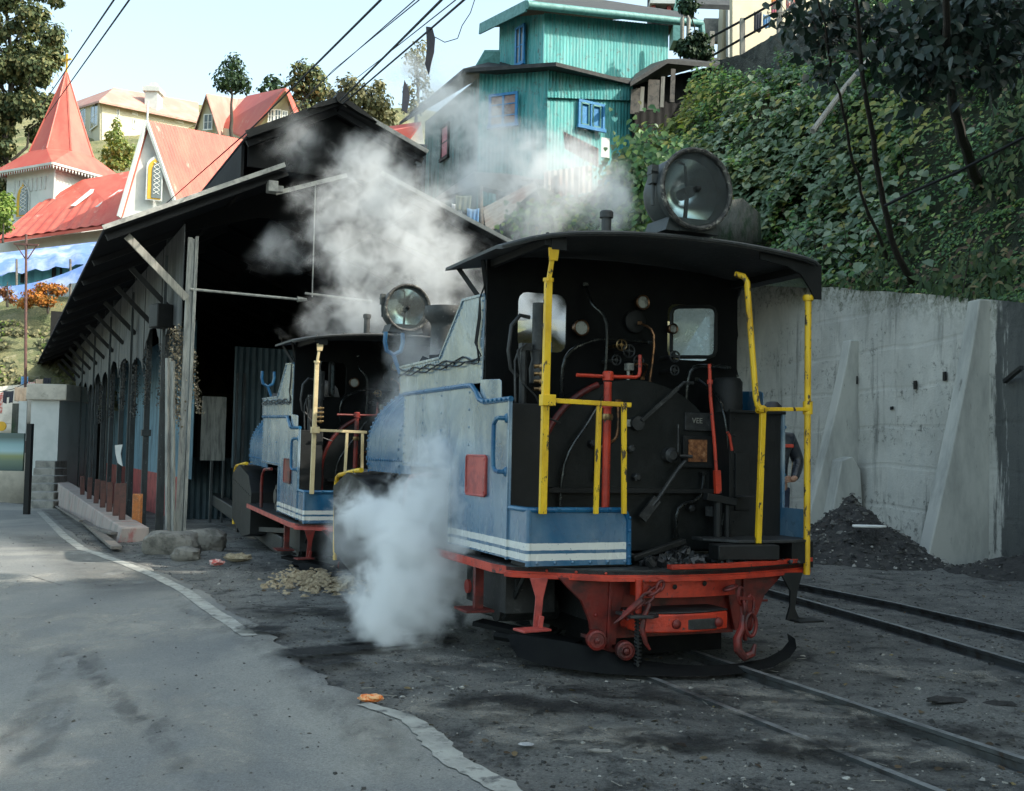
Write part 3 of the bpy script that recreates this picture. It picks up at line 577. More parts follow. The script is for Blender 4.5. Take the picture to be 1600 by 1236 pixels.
# ------------------------------------------------------------------ locomotive (built once, copied once); local x right, y forward, z up
def I3(p, q, h): return (p, q, h)
def side_poly():
    return [(.22, .69), (1.62, .69), (1.62, 1.245), (2.88, 1.245), (2.88, 1.84), (1.3, 1.845), (1.12, 1.80), (1.0, 1.715), (.5, 1.715), (.5, 1.02), (.22, 1.02)]
BEAM = [(-1.10, .46), (-1.07, .40), (-.92, .29), (-.60, .05), (-.2, -.045), (.2, -.045), (.60, .05), (.92, .16), (1.07, .22), (1.10, .28)]
def make_loco():
    root = empty('steam_locomotive', label='x', cat='steam locomotive')
    P = lambda mb, name, m, par=root, **k: mb.build(name, m, par, **k)
    # side sheets with tank sides
    for s in (-1, 1):
        X = 1.066 * s
        b = MB(); b.prism(side_poly(), X - .006, X + .006, lambda p, q, h: (h, p, q))
        xo = X + s * .006; ax = (s, 0, 0)
        for z0, z1, y, n in ((1.05, 1.68, .53, 8), (.72, 1.0, .53, 3), (1.28, 1.8, 2.85, 8), (.72, 1.2, 1.59, 7)): b.rivets((xo, y, z0), (xo, y, z1), n, ax, .010)
        b.rivets((xo, .75, .705), (xo, 1.55, .705), 10, ax, .009); b.rivets((xo, 1.66, 1.27), (xo, 2.84, 1.27), 16, ax, .009)
        b.rivets((xo, 1.28, 1.3), (xo, 1.28, 1.8), 5, ax, .010); b.rivets((xo, 1.9, 1.4), (xo, 1.9, 1.8), 4, ax, .010); b.rivets((xo, 2.36, 1.4), (xo, 2.36, 1.8), 5, ax, .010)
        b.beam((xo + s * .004, 1.62, 1.245), (xo + s * .004, 1.62, .69), .03, .03); 
        b.box((xo + s * .006, .515, 1.2), (.014, .02, 1.03))
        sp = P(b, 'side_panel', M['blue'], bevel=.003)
        # rolled top beading
        h = MB(); h.tube([(xo, 2.9, 1.85), (xo, 1.35, 1.85), (xo, 1.24, 1.845), (xo, 1.15, 1.80), (xo, 1.08, 1.74), (xo, .98, 1.72), (xo, .5, 1.725)], .019, 8)
        h.rivets((xo + s * .018, .55, 1.725), (xo + s * .018, .95, 1.725), 6, ax, .012)
        h.build('beading', M['blue_plain'], sp)
        # grab handle
        h = MB(); hx = xo + s * .055
        h.tube([(xo, .56, 1.60), (hx, .57, 1.60), (hx + s * .005, .60, 1.595), (hx + s * .005, .645, 1.56), (hx + s * .005, .65, 1.45), (hx + s * .005, .65, 1.36), (hx + s * .005, .64, 1.28), (hx + s * .005, .60, 1.255), (hx, .57, 1.25), (xo, .56, 1.25)], .015, 8)
        h.lathe([(.035, 0), (.03, .012), (.016, .02)], (xo, .56, 1.60), ax, 10); h.lathe([(.035, 0), (.03, .012), (.016, .02)], (xo, .56, 1.25), ax, 10)
        h.build('grab_handle', M['blue_plain'], sp)
        # blank number plate
        h = MB(); pts = [(.90, 1.09), (.915, 1.075), (1.265, 1.075), (1.28, 1.09), (1.28, 1.335), (1.265, 1.35), (.915, 1.35), (.90, 1.335)]
        h.prism(pts, xo, xo + s * .014, lambda p, q, hh: (hh, p, q))
        ring = [(xo + s * .014, p, q) for p, q in pts]; h.tube(ring, .008, 6, closed=True)
        for yy, zz in ((.925, 1.1), (1.255, 1.1), (.925, 1.325), (1.255, 1.325)): h.rivet((xo + s * .014, yy, zz), ax, .009)
        h.build('name_plate', M['red_faded'], sp)
        # upper sheet (sloped cab front side)
        b = MB(); xu = 1.045 * s
        up = [(1.10, 1.86), (3.08, 1.86), (3.10, 2.09), (2.02, 2.10), (1.52, 2.49), (1.08, 2.475)]
        b.prism(up, xu - .005, xu + .005, lambda p, q, h: (h, p, q))
        xe = xu + s * .005
        b.rivets((xe, 1.11, 1.9), (xe, 1.11, 2.44), 9, ax, .009); b.rivets((xe, 1.55, 2.44), (xe, 1.97, 2.12), 8, ax, .009); b.rivets((xe, 2.06, 2.075), (xe, 3.06, 2.065), 16, ax, .009)
        b.beam((xe, 1.09, 2.48), (xe, 1.52, 2.495), .02, .02); b.beam((xe, 1.52, 2.495), (xe, 2.02, 2.105), .02, .02); b.beam((xe, 2.02, 2.1), (xe, 3.1, 2.095), .02, .02)
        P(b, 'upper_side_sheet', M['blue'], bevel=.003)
        # low wing plate inside the cab opening edge
        b = MB(); xi = 1.05 * s
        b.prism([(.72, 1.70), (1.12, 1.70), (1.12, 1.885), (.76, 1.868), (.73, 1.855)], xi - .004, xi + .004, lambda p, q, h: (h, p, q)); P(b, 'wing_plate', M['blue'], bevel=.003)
        # black inner locker behind the sheet
        b = MB(); b.bx(*((-1.055, -.80) if s < 0 else (.62, 1.055)), .52, 1.0, .70, 1.70)
        if s > 0:
            b.bx(.66, .78, .5, .52, 1.0, 1.4); b.rivets((.66, .52, .8), (.66, .52, 1.65), 8, (0, -1, 0), .01); b.lathe([(.11, 0), (.11, .22), (.09, .25), (0, .25)], (.73, .72, 1.70), n=16)
            b.bx(.60, 1.08, .49, .52, 1.69, 1.71)
        P(b, 'locker', M['black'], bevel=.008)
        # cables clipped along the beading
        b = MB()
        for k in range(3):
            pts = []
            for i in range(22):
                y = 3.05 - i * .093; sag = .03 * abs(math.sin(i * .75 + k)) + .012 * k
                pts.append((xe + s * (.012 + .008 * k), y, 2.075 - sag - .01 * k if y > 1.35 else 2.05 - sag))
            pts += [(xe + s * .02, 1.20 - .02 * k, 2.15), (xe + s * .02, 1.14 - .02 * k, 2.32), (xe + s * .02, 1.12, 2.46), (xe * .97, 1.1, 2.62)]
            b.tube(pts, .006, 6)
        P(b, 'cable', M['black'])
    # rear bunker panel
    b = MB(); pl = [(-1.05, .67), (-.352, .67), (-.352, .96)] + [( -.412 + .06 * math.cos(R(a)), .96 + .06 * math.sin(R(a))) for a in (20, 40, 60, 90)] + [(-1.05, 1.02)]
    b.prism(pl, .205, .218, lambda p, q, h: (p, h, q)); 
    b.rivets((-1.0, .205, .69), (-.38, .205, .69), 6, (0, -1, 0), .013); 
    b.lathe([(.02, .0), (.02, .35)], (-1.052, .22, .67), n=10)
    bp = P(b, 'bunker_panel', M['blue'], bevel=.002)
    h = MB(); h.tube([(-1.066, .5, 1.02), (-1.066, .26, 1.02), (-1.055, .22, 1.02), (-1.02, .205, 1.02), (-.42, .205, 1.02), (-.375, .205, 1.0), (-.355, .205, .95), (-.352, .205, .67)], .018, 8)
    h.rivets((-.98, .19, 1.025), (-.5, .19, 1.025), 5, (0, -1, 0), .013); h.rivets((-.358, .187, .97), (-.358, .187, .72), 4, (0, -1, 0), .012)
    h.build('beading', M['blue_plain'], bp)
    b = MB(); b.bx(-1.05, -.37, .22, .50, .66, .70); b.bx(-1.04, -.36, .225, .24, .68, .98); P(b, 'bunker_floor', M['black'])
    # running plate
    n = len(BEAM); poly = BEAM + [(1.13, .6), (1.13, 3.5), (1.0, 3.52), (1.0, 5.45), (-1.0, 5.45), (-1.0, 3.52), (-1.13, 3.5), (-1.13, .6)]
    b = MB(); b.prism(poly, .625, .655, I3); P(b, 'running_plate', M['iron'])
    # red beam round the rear and down the sides
    b = MB(); path = [(-1.14, 3.55), (-1.14, .6)] + BEAM + [(1.14, .6), (1.14, 3.55)]
    def strip(b, path, off, z0, z1, th):
        c = [Vector((p[0], p[1], 0)) for p in path]; o = []
        for i in range(len(c)):
            t = (c[min(i + 1, len(c) - 1)] - c[max(i - 1, 0)]).normalized(); nn = Vector((t.y, -t.x, 0)); o.append((c[i] + nn * off, c[i] + nn * (off - th)))
        vs = []
        for a, d in o: vs += [(a.x, a.y, z0), (a.x, a.y, z1), (d.x, d.y, z1), (d.x, d.y, z0)]
        fs = [(0, 3, 2, 1)]
        for i in range(len(o) - 1):
            k = i * 4
            for q in range(4): fs.append((k + q, k + (q + 1) % 4, k + 4 + (q + 1) % 4, k + 4 + q))
        k = (len(o) - 1) * 4; fs.append((k, k + 1, k + 2, k + 3)); b.add(vs, fs)
    strip(b, path, 0, .595, .650, .05); strip(b, BEAM, .02, .585, .615, .03)
    strip(b, [p for p in BEAM if p[0] > -.36], .035, .662, .69, .06)
    b.rivets((-.9, .27, .635), (-.6, .04, .635), 3, (-.5, -.8, 0), .01)
    P(b, 'buffer_beam', M['red'], bevel=.004)
    # coupling block: upper red casting and lower buffer
    def slab(b, x0, x1, yc, bow, z0, z1, d, n=10):
        vs = []
        for i in range(n + 1):
            t = i / n; x = x0 + (x1 - x0) * t; y = yc + bow * (2 * t - 1) ** 2
            vs += [(x, y, z0), (x, y, z1), (x, y + d, z1), (x, y + d, z0)]
        fs = [(0, 3, 2, 1)]
        for i in range(n):
            k = i * 4
            for q in range(4): fs.append((k + q, k + (q + 1) % 4, k + 4 + (q + 1) % 4, k + 4 + q))
        k = n * 4; fs.append((k, k + 1, k + 2, k + 3)); b.add(vs, fs)
    b = MB(); slab(b, -.33, .36, .0, .05, .475, .595, .25); b.m = 1
    for x, z in ((-.13, .545), (.09, .56)): b.lathe([(.0, 0), (.017, 0), (.017, .004), (.0, .005)], (x, -.002, z), (0, -1, 0), 12)
    P(b, 'coupling_casting', [M['red'], M['black']], bevel=.008)
    b = MB(); slab(b, -.40, .25, -.10, .07, .27, .385, .3)
    bf = P(b, 'centre_buffer', M['red'], bevel=.01)
    h = MB(); slab(h, -.41, .26, -.09, .07, .388, .396, .32); slab(h, -.13, .13, -.105, .012, .285, .352, .012, 6); h.build('wear_plate', M['iron'], bf, bevel=.004)
    h = MB()
    for x in (-.17, .14): h.lathe([(.032, 0), (.03, .015), (.015, .026), (0, .028)], (x, -.088, .325), (0, -1, 0), 12); h.build('bolt', M['red_dark'], bf); h = MB()
    # hanger plates
    for s in (-1, 1):
        b = MB(); pl = [(.86, .60), (.42, .60), (.40, .50), (.44, .30), (.46, .12), (.58, .12), (.62, .2), (.64, .32), (.70, .45), (.80, .54)]
        if s > 0: pl = [(p - .02, q if q > .25 else q + .1) for p, q in pl]
        b.prism([(p * s, q) for p, q in pl], .17, .20, lambda p, q, h: (p, h, q)); b.beam((.5 * s, .165, .6), (.52 * s, .165, .15), .03, .02)
        b.rivet((.6 * s, .17, .36), (0, -1, 0), .014)
        P(b, 'hanger_plate', M['red_dark'], bevel=.004)
    b = MB(); b.bx(-.44, .46, .22, .5, .2, .6); P(b, 'drag_box', M['red_dark'])
    # brake rigging discs
    for x, y, z, r in ((-.62, .12, .215, .062), (-.47, .02, .16, .058), (-.47, .02, .16, .03)):
        b = MB(); b.lathe([(0, -.03), (r, -.03), (r, .03), (r * .8, .035), (r * .75, .025), (r * .3, .025), (r * .3, .045), (0, .05)], (x, y, z), (-.25, -1, 0), 20)
        b.bx(x - .01, x + .01, y, y + .2, z - .01, z + .01)
        P(b, 'brake_roller', M['red_dark'])
    b = MB(); b.cyl((-.40, -.02, .60), (-.40, -.02, .36), .024, 12, .02); P(b, 'brake_rod', M['red'])
    b = MB(); pts = [(-.40 + .02 * math.cos(i * .9), -.02 + .02 * math.sin(i * .9), .36 - i * .0032) for i in range(90)]; b.tube(pts, .007, 5); b.cyl((-.40, -.02, .36), (-.40, -.02, .05), .008, 6); P(b, 'brake_spring', M['iron'])
    # chains and hooks
    def link(b, c, a1, a2, L=.05, w=.028, r=.010):
        c = Vector(c); a1 = Vector(a1).normalized(); a2 = Vector(a2).normalized()
        b.tube([c + a1 * (L * math.cos(t)) + a2 * (w * math.sin(t)) for t in [2 * math.pi * i / 14 for i in range(14)]], r, 7, closed=True)
    b = MB(); link(b, (-.31, -.05, .53), (1, 0, .6), (0, 1, .3)); link(b, (-.37, -.07, .49), (1, 0, .5), (-.4, .3, 1)); link(b, (-.44, -.08, .45), (1, 0, .7), (0, 1, 0)); link(b, (-.27, -.06, .56), (.5, 0, 1), (1, 0, -.3), .035, .022)
    b.tube([(-.42, -.09, .48), (-.50, -.10, .43), (-.57, -.11, .38), (-.62, -.11, .35)], [.022, .02, .013, .004], 8)
    b.tube([(-.36, -.09, .46), (-.40, -.09, .38), (-.41, -.09, .30), (-.39, -.1, .22), (-.36, -.1, .18)], [.016, .018, .018, .015, .008], 8)
    b.tube([(-.52, -.06, .42), (-.53, -.06, .38), (-.50, -.06, .36), (-.47, -.07, .39), (-.48, -.07, .44)], .010, 6)
    P(b, 'coupling_chain', M['red_dark'])
    b = MB(); link(b, (.27, -.03, .53), (1, 0, .3), (0, 1, 0)); link(b, (.33, -.06, .48), (0, 0, 1), (1, .3, 0), .055); link(b, (.34, -.07, .40), (0, 0, 1), (.2, 1, 0), .055); link(b, (.40, -.06, .42), (0, 0, 1), (1, 0, 0), .06); link(b, (.41, -.06, .32), (.2, 0, 1), (.2, 1, 0), .06); link(b, (.38, -.1, .30), (0, 0, 1), (1, 0, 0), .075, .04, .012)
    b.tube([(.33, -.08, .36), (.31, -.1, .28), (.27, -.11, .22), (.27, -.12, .15), (.32, -.12, .10), (.38, -.12, .12), (.40, -.12, .18)], [.018, .024, .028, .030, .028, .024, .01], 8)
    b.beam((.30, -.07, .47), (.43, -.05, .46), .03, .02)
    P(b, 'coupling_hook', M['red_dark'])
    b = MB(); b.prism([(-.50, -.10), (-.36, -.14), (-.30, -.10), (-.30, .1), (-.5, .1)], .372, .392, I3); P(b, 'hook_plate', M['iron'], bevel=.004)
    # rear plough / cattle guard
    b = MB(); pts = [(-1.02, .60, .12, .17), (-.99, .54, .06, .19), (-.90, .40, .035, .19), (-.76, .24, .025, .18), (-.6, .08, .02, .15), (-.45, -.02, .02, .10), (-.2, -.13, .02, .07), (.0, -.17, .02, .06), (.25, -.18, .025, .06), (.5, -.13, .04, .07), (.7, -.03, .07, .10), (.83, .07, .11, .135), (.90, .18, .15, .165)]
    vs = []
    for x, y, z0, z1 in pts: vs += [(x, y - .05, z0), (x + .01, y, (z0 + z1) * .5), (x + .015, y + .06, z1), (x + .03, y + .075, z1), (x + .02, y + .01, z0)]
    fs = []
    for i in range(len(pts) - 1):
        for q in range(5): fs.append((i * 5 + q, i * 5 + (q + 1) % 5, i * 5 + 5 + (q + 1) % 5, i * 5 + 5 + q))
    fs += [(0, 1, 2, 3, 4), tuple((len(pts) - 1) * 5 + q for q in (4, 3, 2, 1, 0))]; b.add(vs, fs)
    b.tube([(-1.05, .75, .16), (-.85, .55, .14), (-.62, .3, .13)], .03, 6); b.beam((-1.1, .95, .22), (-.6, .42, .14), .16, .03)
    P(b, 'rail_guard', M['soot'], smooth=True)
    b = MB(); b.bx(-.46, .5, .42, .9, .05, .62); b.bx(-.4, .4, .9, 4.6, .12, .5); P(b, 'underside_fill', M['soot'])  # dark block added to fill the engine's underside with black shade
    # footsteps
    b = MB(); b.prism([(-.92, .60), (-.80, .60), (-.83, .48), (-.84, .36), (-.84, .28), (-.895, .28), (-.89, .36), (-.88, .48)], .30, .315, lambda p, q, h: (p - .13, h - .12, q)); b.box((-1.055, .13, .295), (.20, .13, .014), .15); b.beam((-.99, .17, .30), (-.98, .17, .37), .04, .03)
    P(b, 'footstep', M['red_faded'], bevel=.003)
    b = MB(); b.prism([(.75, .60), (.93, .60), (.89, .48), (.87, .36), (.90, .30), (1.02, .285), (1.02, .275), (.80, .285), (.83, .38), (.83, .48)], .09, .11, lambda p, q, h: (p, h, q)); b.box((.93, .06, .283), (.2, .14, .014)); P(b, 'footstep', M['black'], bevel=.003)
    # frames, wheels, rods
    for s in (-1, 1):
        b = MB(); b.prism([(3.62, .22), (4.3, .12), (5.25, .3), (5.38, .98), (4.8, 1.14), (3.9, 1.02), (3.62, .8)], s * .66, s * 1.07, lambda p, q, h: (h, p, q)); b.rivets((s * 1.07, 3.7, .75), (s * 1.07, 5.2, .9), 12, (s, 0, 0), .012); P(b, 'front_shield', M['black'], bevel=.012)
        b = MB(); b.bx(min(s * .62, s * .98), max(s * .62, s * .98), .75, 1.5, .30, .60); b.beam((s * .9, .7, .5), (s * .7, 1.9, .2), .05, .07); b.beam((s * .95, 1.7, .45), (s * .95, 3.5, .3), .04, .06); b.tube([(s * .9, .6, .58), (s * .92, .9, .25), (s * .85, 1.7, .2)], .018, 6)
        for k in range(5): b.beam((s * .80, 1.1 + .04 * k, .27 - .016 * k), (s * .80, 2.0 - .04 * k, .27 - .016 * k), .06, .014)
        b.cyl((s * .5, 1.0, .3), (s * .95, 1.0, .3), .09, 16); P(b, 'brake_gear', M['iron'])
    for s in (-1, 1):
        b = MB(); b.bx(s * .50 - .012, s * .50 + .012, .35, 5.2, .28, .62)
        b.prism([(1.2, .5), (4.6, .5), (4.5, .3), (3.2, .22), (1.7, .22)], s * .50 - .02, s * .50 + .02, lambda p, q, h: (h, p, q)); P(b, 'frame_plate', M['black'])
        for y in (1.55, 3.35):
            w = MB(); w.lathe([(0, -.05), (.07, -.05), (.07, -.03), (.26, -.02), (.26, -.045), (.31, -.045), (.31, .03), (.335, .035), (.335, .06), (.26, .055), (.26, .02), (0, .02)], (s * .33, y, .335), (-s, 0, 0), 32)
            w.box((s * .38, y, .335 - .1), (.04, .22, .2)); wh = P(w, 'wheel', M['iron'])
            c = MB(); c.cyl((s * .37, y, .24), (s * .60, y, .24), .045, 12); c.build('crank_pin', M['iron'], wh)
        b = MB(); b.beam((s * .59, 1.45, .24), (s * .59, 3.45, .24), .04, .08); b.beam((s * .66, 3.35, .24), (s * .66, 4.55, .42), .04, .07); b.cyl((s * .56, 1.55, .24), (s * .64, 1.55, .24), .07, 14); b.cyl((s * .56, 3.35, .24), (s * .70, 3.35, .24), .075, 14); P(b, 'coupling_rod', M['iron'])
        b = MB(); b.cyl((s * .72, 4.45, .45), (s * .72, 5.15, .45), .19, 24); b.cyl((s * .72, 4.4, .45), (s * .72, 4.48, .45), .21, 24); b.cyl((s * .72, 5.12, .45), (s * .72, 5.2, .45), .21, 24); P(b, 'cylinder', M['black'])
        # dark tank bottom / motion seen through the notch
        b = MB(); b.bx(min(s * .55, s * 1.0), max(s * .55, s * 1.0), 1.64, 2.9, 1.25, 1.27)
        b.tube([(s * .8, 1.7, .66), (s * .82, 1.9, 1.0), (s * .78, 2.3, 1.15), (s * .8, 2.9, 1.1)], .03, 8); P(b, 'pipework', M['iron'])
        # open lubricator / generator drum on the running plate
        b = MB(); b.lathe([(0, 0), (.14, 0), (.17, .04), (.17, .2), (.14, .24), (.09, .25), (.09, .3), (0, .3)], (s * .74, 2.05, .85), (s, 0, 0), 24); b.lathe([(.11, 0), (.11, .3), (.06, .34), (0, .34)], (s * .85, 2.45, .66), n=16); b.bx(s * .85 - .1, s * .85 + .1, 1.9, 2.3, .655, .72); P(b, 'steam_pump', M['iron'])
        b = MB(); x = s * 1.08; b.tube([(x, 2.75, .60), (x, 2.78, .95), (x, 2.74, 1.08), (x, 2.6, 1.16), (x, 2.35, 1.18), (x, 2.1, 1.19)], .020, 8); P(b, 'hand_rail', M['red_dark'])
        b = MB(); b.bx(x - .03, x + .03, .98, 1.03, .3, .62); b.box((x + s * .03, 1.0, .3), (.2, .25, .015)); P(b, 'footstep', M['red_dark'])
        b = MB(); b.lathe([(0, -.02), (.05, -.02), (.05, .02), (0, .02)], (s * .98, 1.45, .40), (s, 0, 0), 16); b.cyl((s * .5, 1.45, .40), (s * .98, 1.45, .40), .02, 8); P(b, 'valve_wheel', M['red_faded'])
    # boiler, saddle tank, smokebox, dome
    b = MB(); b.lathe([(.60, 1.2), (.60, 4.3), (.64, 4.3), (.64, 5.15), (.60, 5.2), (0, 5.22)], (0, 0, 1.35), (0, 1, 0), 36); P(b, 'boiler', M['black'])
    b = MB(); prof = [(-.98, 1.17), (-1.0, 1.3)] + [(-1.0 * math.cos(R(a)) * 1.0, 1.40 + .72 * math.sin(R(a))) for a in range(5, 176, 7)] + [(1.0, 1.3), (.98, 1.17)]
    def pf(sc, y): return [(p * sc, y, 1.17 + (q - 1.17) * (sc if sc < 1 else 1)) for p, q in prof]
    rings = [pf(1, 2.92), pf(1, 4.28), pf(.99, 4.36), pf(.955, 4.40)]; npf = len(prof); vs = [q for r_ in rings for q in r_]
    fs = [(i * npf + k, i * npf + k + 1, (i + 1) * npf + k + 1, (i + 1) * npf + k) for i in range(3) for k in range(npf - 1)] + [tuple(3 * npf + k for k in range(npf))] + [(i * npf, (i + 1) * npf, (i + 1) * npf + npf - 1, i * npf + npf - 1) for i in range(3)]
    b.add(vs, fs)
    for k in range(0, npf - 1):
        p, q = prof[k]
        for y in (3.25, 4.30): b.rivet((p * 1.001, y, q), (p, 0, q - 1.3 if k > 1 else 0), .014); pm = ((p + prof[k + 1][0]) / 2, (q + prof[k + 1][1]) / 2); b.rivet((pm[0] * 1.003, y, pm[1]), (p, 0, q - 1.3 if k > 1 else 0), .014)
    for s in (-1, 1): b.rivets((s * 1.0, 3.0, 1.28), (s * 1.0, 4.3, 1.28), 18, (s, 0, 0), .012)
    tk = P(b, 'saddle_tank', M['tank'])
    for s in (-1, 1):
        h = MB(); h.tube([(s * .62, 4.15, 1.93), (s * .70, 4.18, 2.06), (s * .76, 4.2, 2.22), (s * .79, 4.2, 2.30)], .020, 8)
        h.tube([(s * .79 - .085, 4.2, 2.52), (s * .79 - .09, 4.2, 2.42), (s * .79 - .07, 4.2, 2.34), (s * .79, 4.2, 2.30), (s * .79 + .07, 4.2, 2.34), (s * .79 + .09, 4.2, 2.42), (s * .79 + .085, 4.2, 2.52)], .022, 8); h.build('lamp_hook', M['blue_plain'], tk)
    b = MB(); b.lathe([(.35, 0), (.35, .22), (.32, .34), (.25, .42), (.12, .47), (0, .48)], (0, 4.55, 1.98), n=28); P(b, 'dome', M['black'])
    b = MB(); b.lathe([(.19, 0), (.165, .05), (.155, .7), (.15, .78), (.165, .82), (.215, .87), (.23, .93), (.22, .99), (.15, 1.0), (.13, .9)], (0, 4.98, 1.92), n=28); b.beam((0, 4.98, 2.9), (.5, 5.15, 2.88), .05, .03); P(b, 'chimney', M['roof'])
    # front coal bunker, planks and yellow rail
    b = MB(); b.prism([(4.75, .66), (5.35, .66), (5.5, 1.02), (4.9, 1.18), (4.75, 1.1)], -1.0, -.45, lambda p, q, h: (h, p, q)); b.prism([(4.75, .66), (5.35, .66), (5.5, 1.02), (4.9, 1.18), (4.75, 1.1)], .45, 1.0, lambda p, q, h: (h, p, q)); b.bx(-1.0, 1.0, 5.3, 5.36, .4, .8); P(b, 'front_bunker', M['iron'], bevel=.01)
    b = MB()
    for k in range(6): b.beam((-1.02 + k * .02, 4.72 + k * .12, 1.12 + .02 * (k % 2)), (-.40, 4.78 + k * .12, 1.2 - .02 * k), .1, .035)
    P(b, 'plank_cover', M['wood'], bevel=.004)
    for s in (-1, 1):
        b = MB(); b.tube([(s * 1.02, 5.42, .2), (s * 1.02, 5.44, .6), (s * 1.02, 5.46, .98), (s * 1.02, 5.42, 1.07), (s * 1.02, 5.32, 1.1), (s * 1.0, 4.7, 1.16), (s * 1.0, 4.5, 1.17)], .024, 8); P(b, 'front_rail', M['yellow'])
    b = MB(); b.bx(-.95, .95, 5.36, 5.5, .42, .66); P(b, 'front_beam', M['red_faded'], bevel=.01)
    b = MB(); pts = [(-.95, 5.55), (-.6, 5.7), (0, 5.75), (.6, 5.7), (.95, 5.55)]; vs = []
    for x, y in pts: vs += [(x, y, .06), (x, y - .08, .25), (x, y - .1, .25), (x, y - .02, .06)]
    b.add(vs, [(i * 4 + q, i * 4 + (q + 1) % 4, i * 4 + 4 + (q + 1) % 4, i * 4 + 4 + q) for i in range(4) for q in range(4)]); P(b, 'rail_guard', M['iron'])
    # cab front (spectacle) sheet with two openings
    b = MB(); y0, y1 = 1.06, 1.075; wz0, wz1 = 2.10, 2.52
    top = lambda x: 2.80 - .085 * (x / 1.2) ** 2
    def wall(x0, x1, z0, z1=None):
        if z1 is None:
            n = 6; xs = [x0 + (x1 - x0) * i / n for i in range(n + 1)]; b.prism([(x0, z0), (x1, z0)] + [(x, top(x)) for x in reversed(xs)], y0, y1, lambda p, q, h: (p, h, q))
        else: b.bx(x0, x1, y0, y1, z0, z1)
    wall(-1.04, 1.04, .66, wz0); wall(-1.04, 1.04, wz1)
    for x0, x1 in ((-1.04, -.80), (-.42, .42), (.80, 1.04)): wall(x0, x1, wz0, wz1)
    for s in (-1, 1):   # rounded corner fillets
        for cx, sx in ((-.80 if s < 0 else .42, 1), (-.42 if s < 0 else .80, -1)):
            for cz, sz in ((wz0, 1), (wz1, -1)):
                r = .07; pl = [(cx, cz)] + [(cx + sx * (r - r * math.sin(R(a))), cz + sz * (r - r * math.cos(R(a)))) for a in (0, 30, 60, 90)]
                b.prism(pl, y0 + .001, y1 - .001, lambda p, q, h: (p, h, q))
    P(b, 'spectacle_plate', M['soot'])
    for s, rot in ((-1, 68), (1, -35)):
        f = MB(); cx = -.61 if s < 0 else .61; cz = 2.31; hw, hh = .165, .19
        Q = Matrix.Rotation(R(rot), 3, 'Z')
        def T(p, q, h): v = Q @ Vector((p, h, 0)); return (cx + v.x, 1.0 + v.y, cz + q)
        ring = []
        for ccx, ccz, a0 in ((hw - .05, hh - .05, 0), (-hw + .05, hh - .05, 90), (-hw + .05, -hh + .05, 180), (hw - .05, -hh + .05, 270)): ring += [(ccx + .05 * math.cos(R(a0 + a)), ccz + .05 * math.sin(R(a0 + a))) for a in (0, 45, 90)]
        f.tube([T(p, q, 0) for p, q in ring], .016, 6, closed=True)
        fr = P(f, 'window_frame', M['black'])
        g = MB(); g.prism(ring, -.003, .003, T); g.build('pane', M['cabglass'], fr)
    # cab roof
    b = MB(); nx, ny = 24, 10; vs = []; 
    def rp(i, j):
        x = -1.2 + 2.4 * i / nx; t = j / ny; r = .34; e = max(0, abs(x) - (1.2 - r)); yr = .04 + (r - math.sqrt(max(r * r - e * e, 0))); y = yr + (1.50 - yr) * t
        return (x, y, 2.825 - .105 * (abs(x) / 1.2) ** 2.2 - (.02 if j == 0 else 0))
    top_ = [rp(i, j) for j in range(ny + 1) for i in range(nx + 1)]; bot = [(x, y + .01, z - .022) for x, y, z in top_]; N = len(top_); vs = top_ + bot; fs = []
    w1 = nx + 1
    for j in range(ny):
        for i in range(nx): a = j * w1 + i; fs.append((a, a + 1, a + 1 + w1, a + w1)); fs.append((N + a, N + a + w1, N + a + 1 + w1, N + a + 1))
    for i in range(nx):
        fs.append((i, N + i, N + i + 1, i + 1)); a = ny * w1 + i; fs.append((a, a + 1, N + a + 1, N + a))
    for j in range(ny):
        a = j * w1; fs.append((a, a + w1, N + a + w1, N + a)); a = j * w1 + nx; fs.append((a, N + a, N + a + w1, a + w1))
    b.add(vs, fs); rim = [rp(i, 0) for i in range(nx + 1)]; b.tube([(x, y, z - .004) for x, y, z in rim], .013, 6)
    for i in range(2, nx - 1, 3): x, y, z = rp(i, 0); b.rivet((x, y + .06, z + .012), (0, 0, 1), .014)
    rf = P(b, 'cab_roof', M['roof'], ang=50)
    for s in (-1, 1):
        h = MB()
        if s > 0: h.prism([(1.11, 2.72), (1.11, 2.48), (1.05, 2.48), (1.02, 2.54), (.94, 2.64), (.82, 2.69), (.60, 2.72), (.6, 2.79), (.9, 2.77)], .10, .115, lambda p, q, hh: (p * s - .03 * s, hh, q))
        else: h.box((-.93, .12, 2.70), (.10, .03, .10))
        h.beam((1.0 * s, .12, 2.7), (1.0 * s, 1.1, 2.7), .04, .05); h.build('roof_bracket', M['black'], rf)
        h = MB(); h.beam((1.0 * s, 1.15, 2.46), (1.08 * s, 1.05, 2.72), .025, .03); h.beam((1.0 * s, 1.3, 2.48), (1.12 * s, 1.45, 2.72), .02, .03); h.build('roof_stay', M['black'], rf)
    # headlamp on the roof
    b = MB(); o = Vector((.0, .0, 3.115)); ax = (0, 1, 0); rr = .262
    b.lathe([(rr - .005, .01), (rr, .05), (rr - .004, .075), (rr - .02, .09), (rr - .012, .12), (rr - .015, .25), (rr - .05, .33), (rr - .12, .385), (0, .40)], o, ax, 44)
    b.prism([(-.2, 2.84), (.2, 2.84), (.17, 2.93), (-.17, 2.93)], .05, .34, lambda p, q, h: (p, h, q)); b.bx(-.10, .10, .04, .07, 2.84, 2.90)
    b.box((-.27, .10, 3.2), (.05, .06, .12)); b.bx(-.30, -.25, .07, .13, 3.20, 3.22); b.cyl((-.27, .1, 3.0), (-.27, .1, 3.14), .012, 8); b.cyl((.27, .08, 2.98), (.27, .08, 3.12), .014, 8)
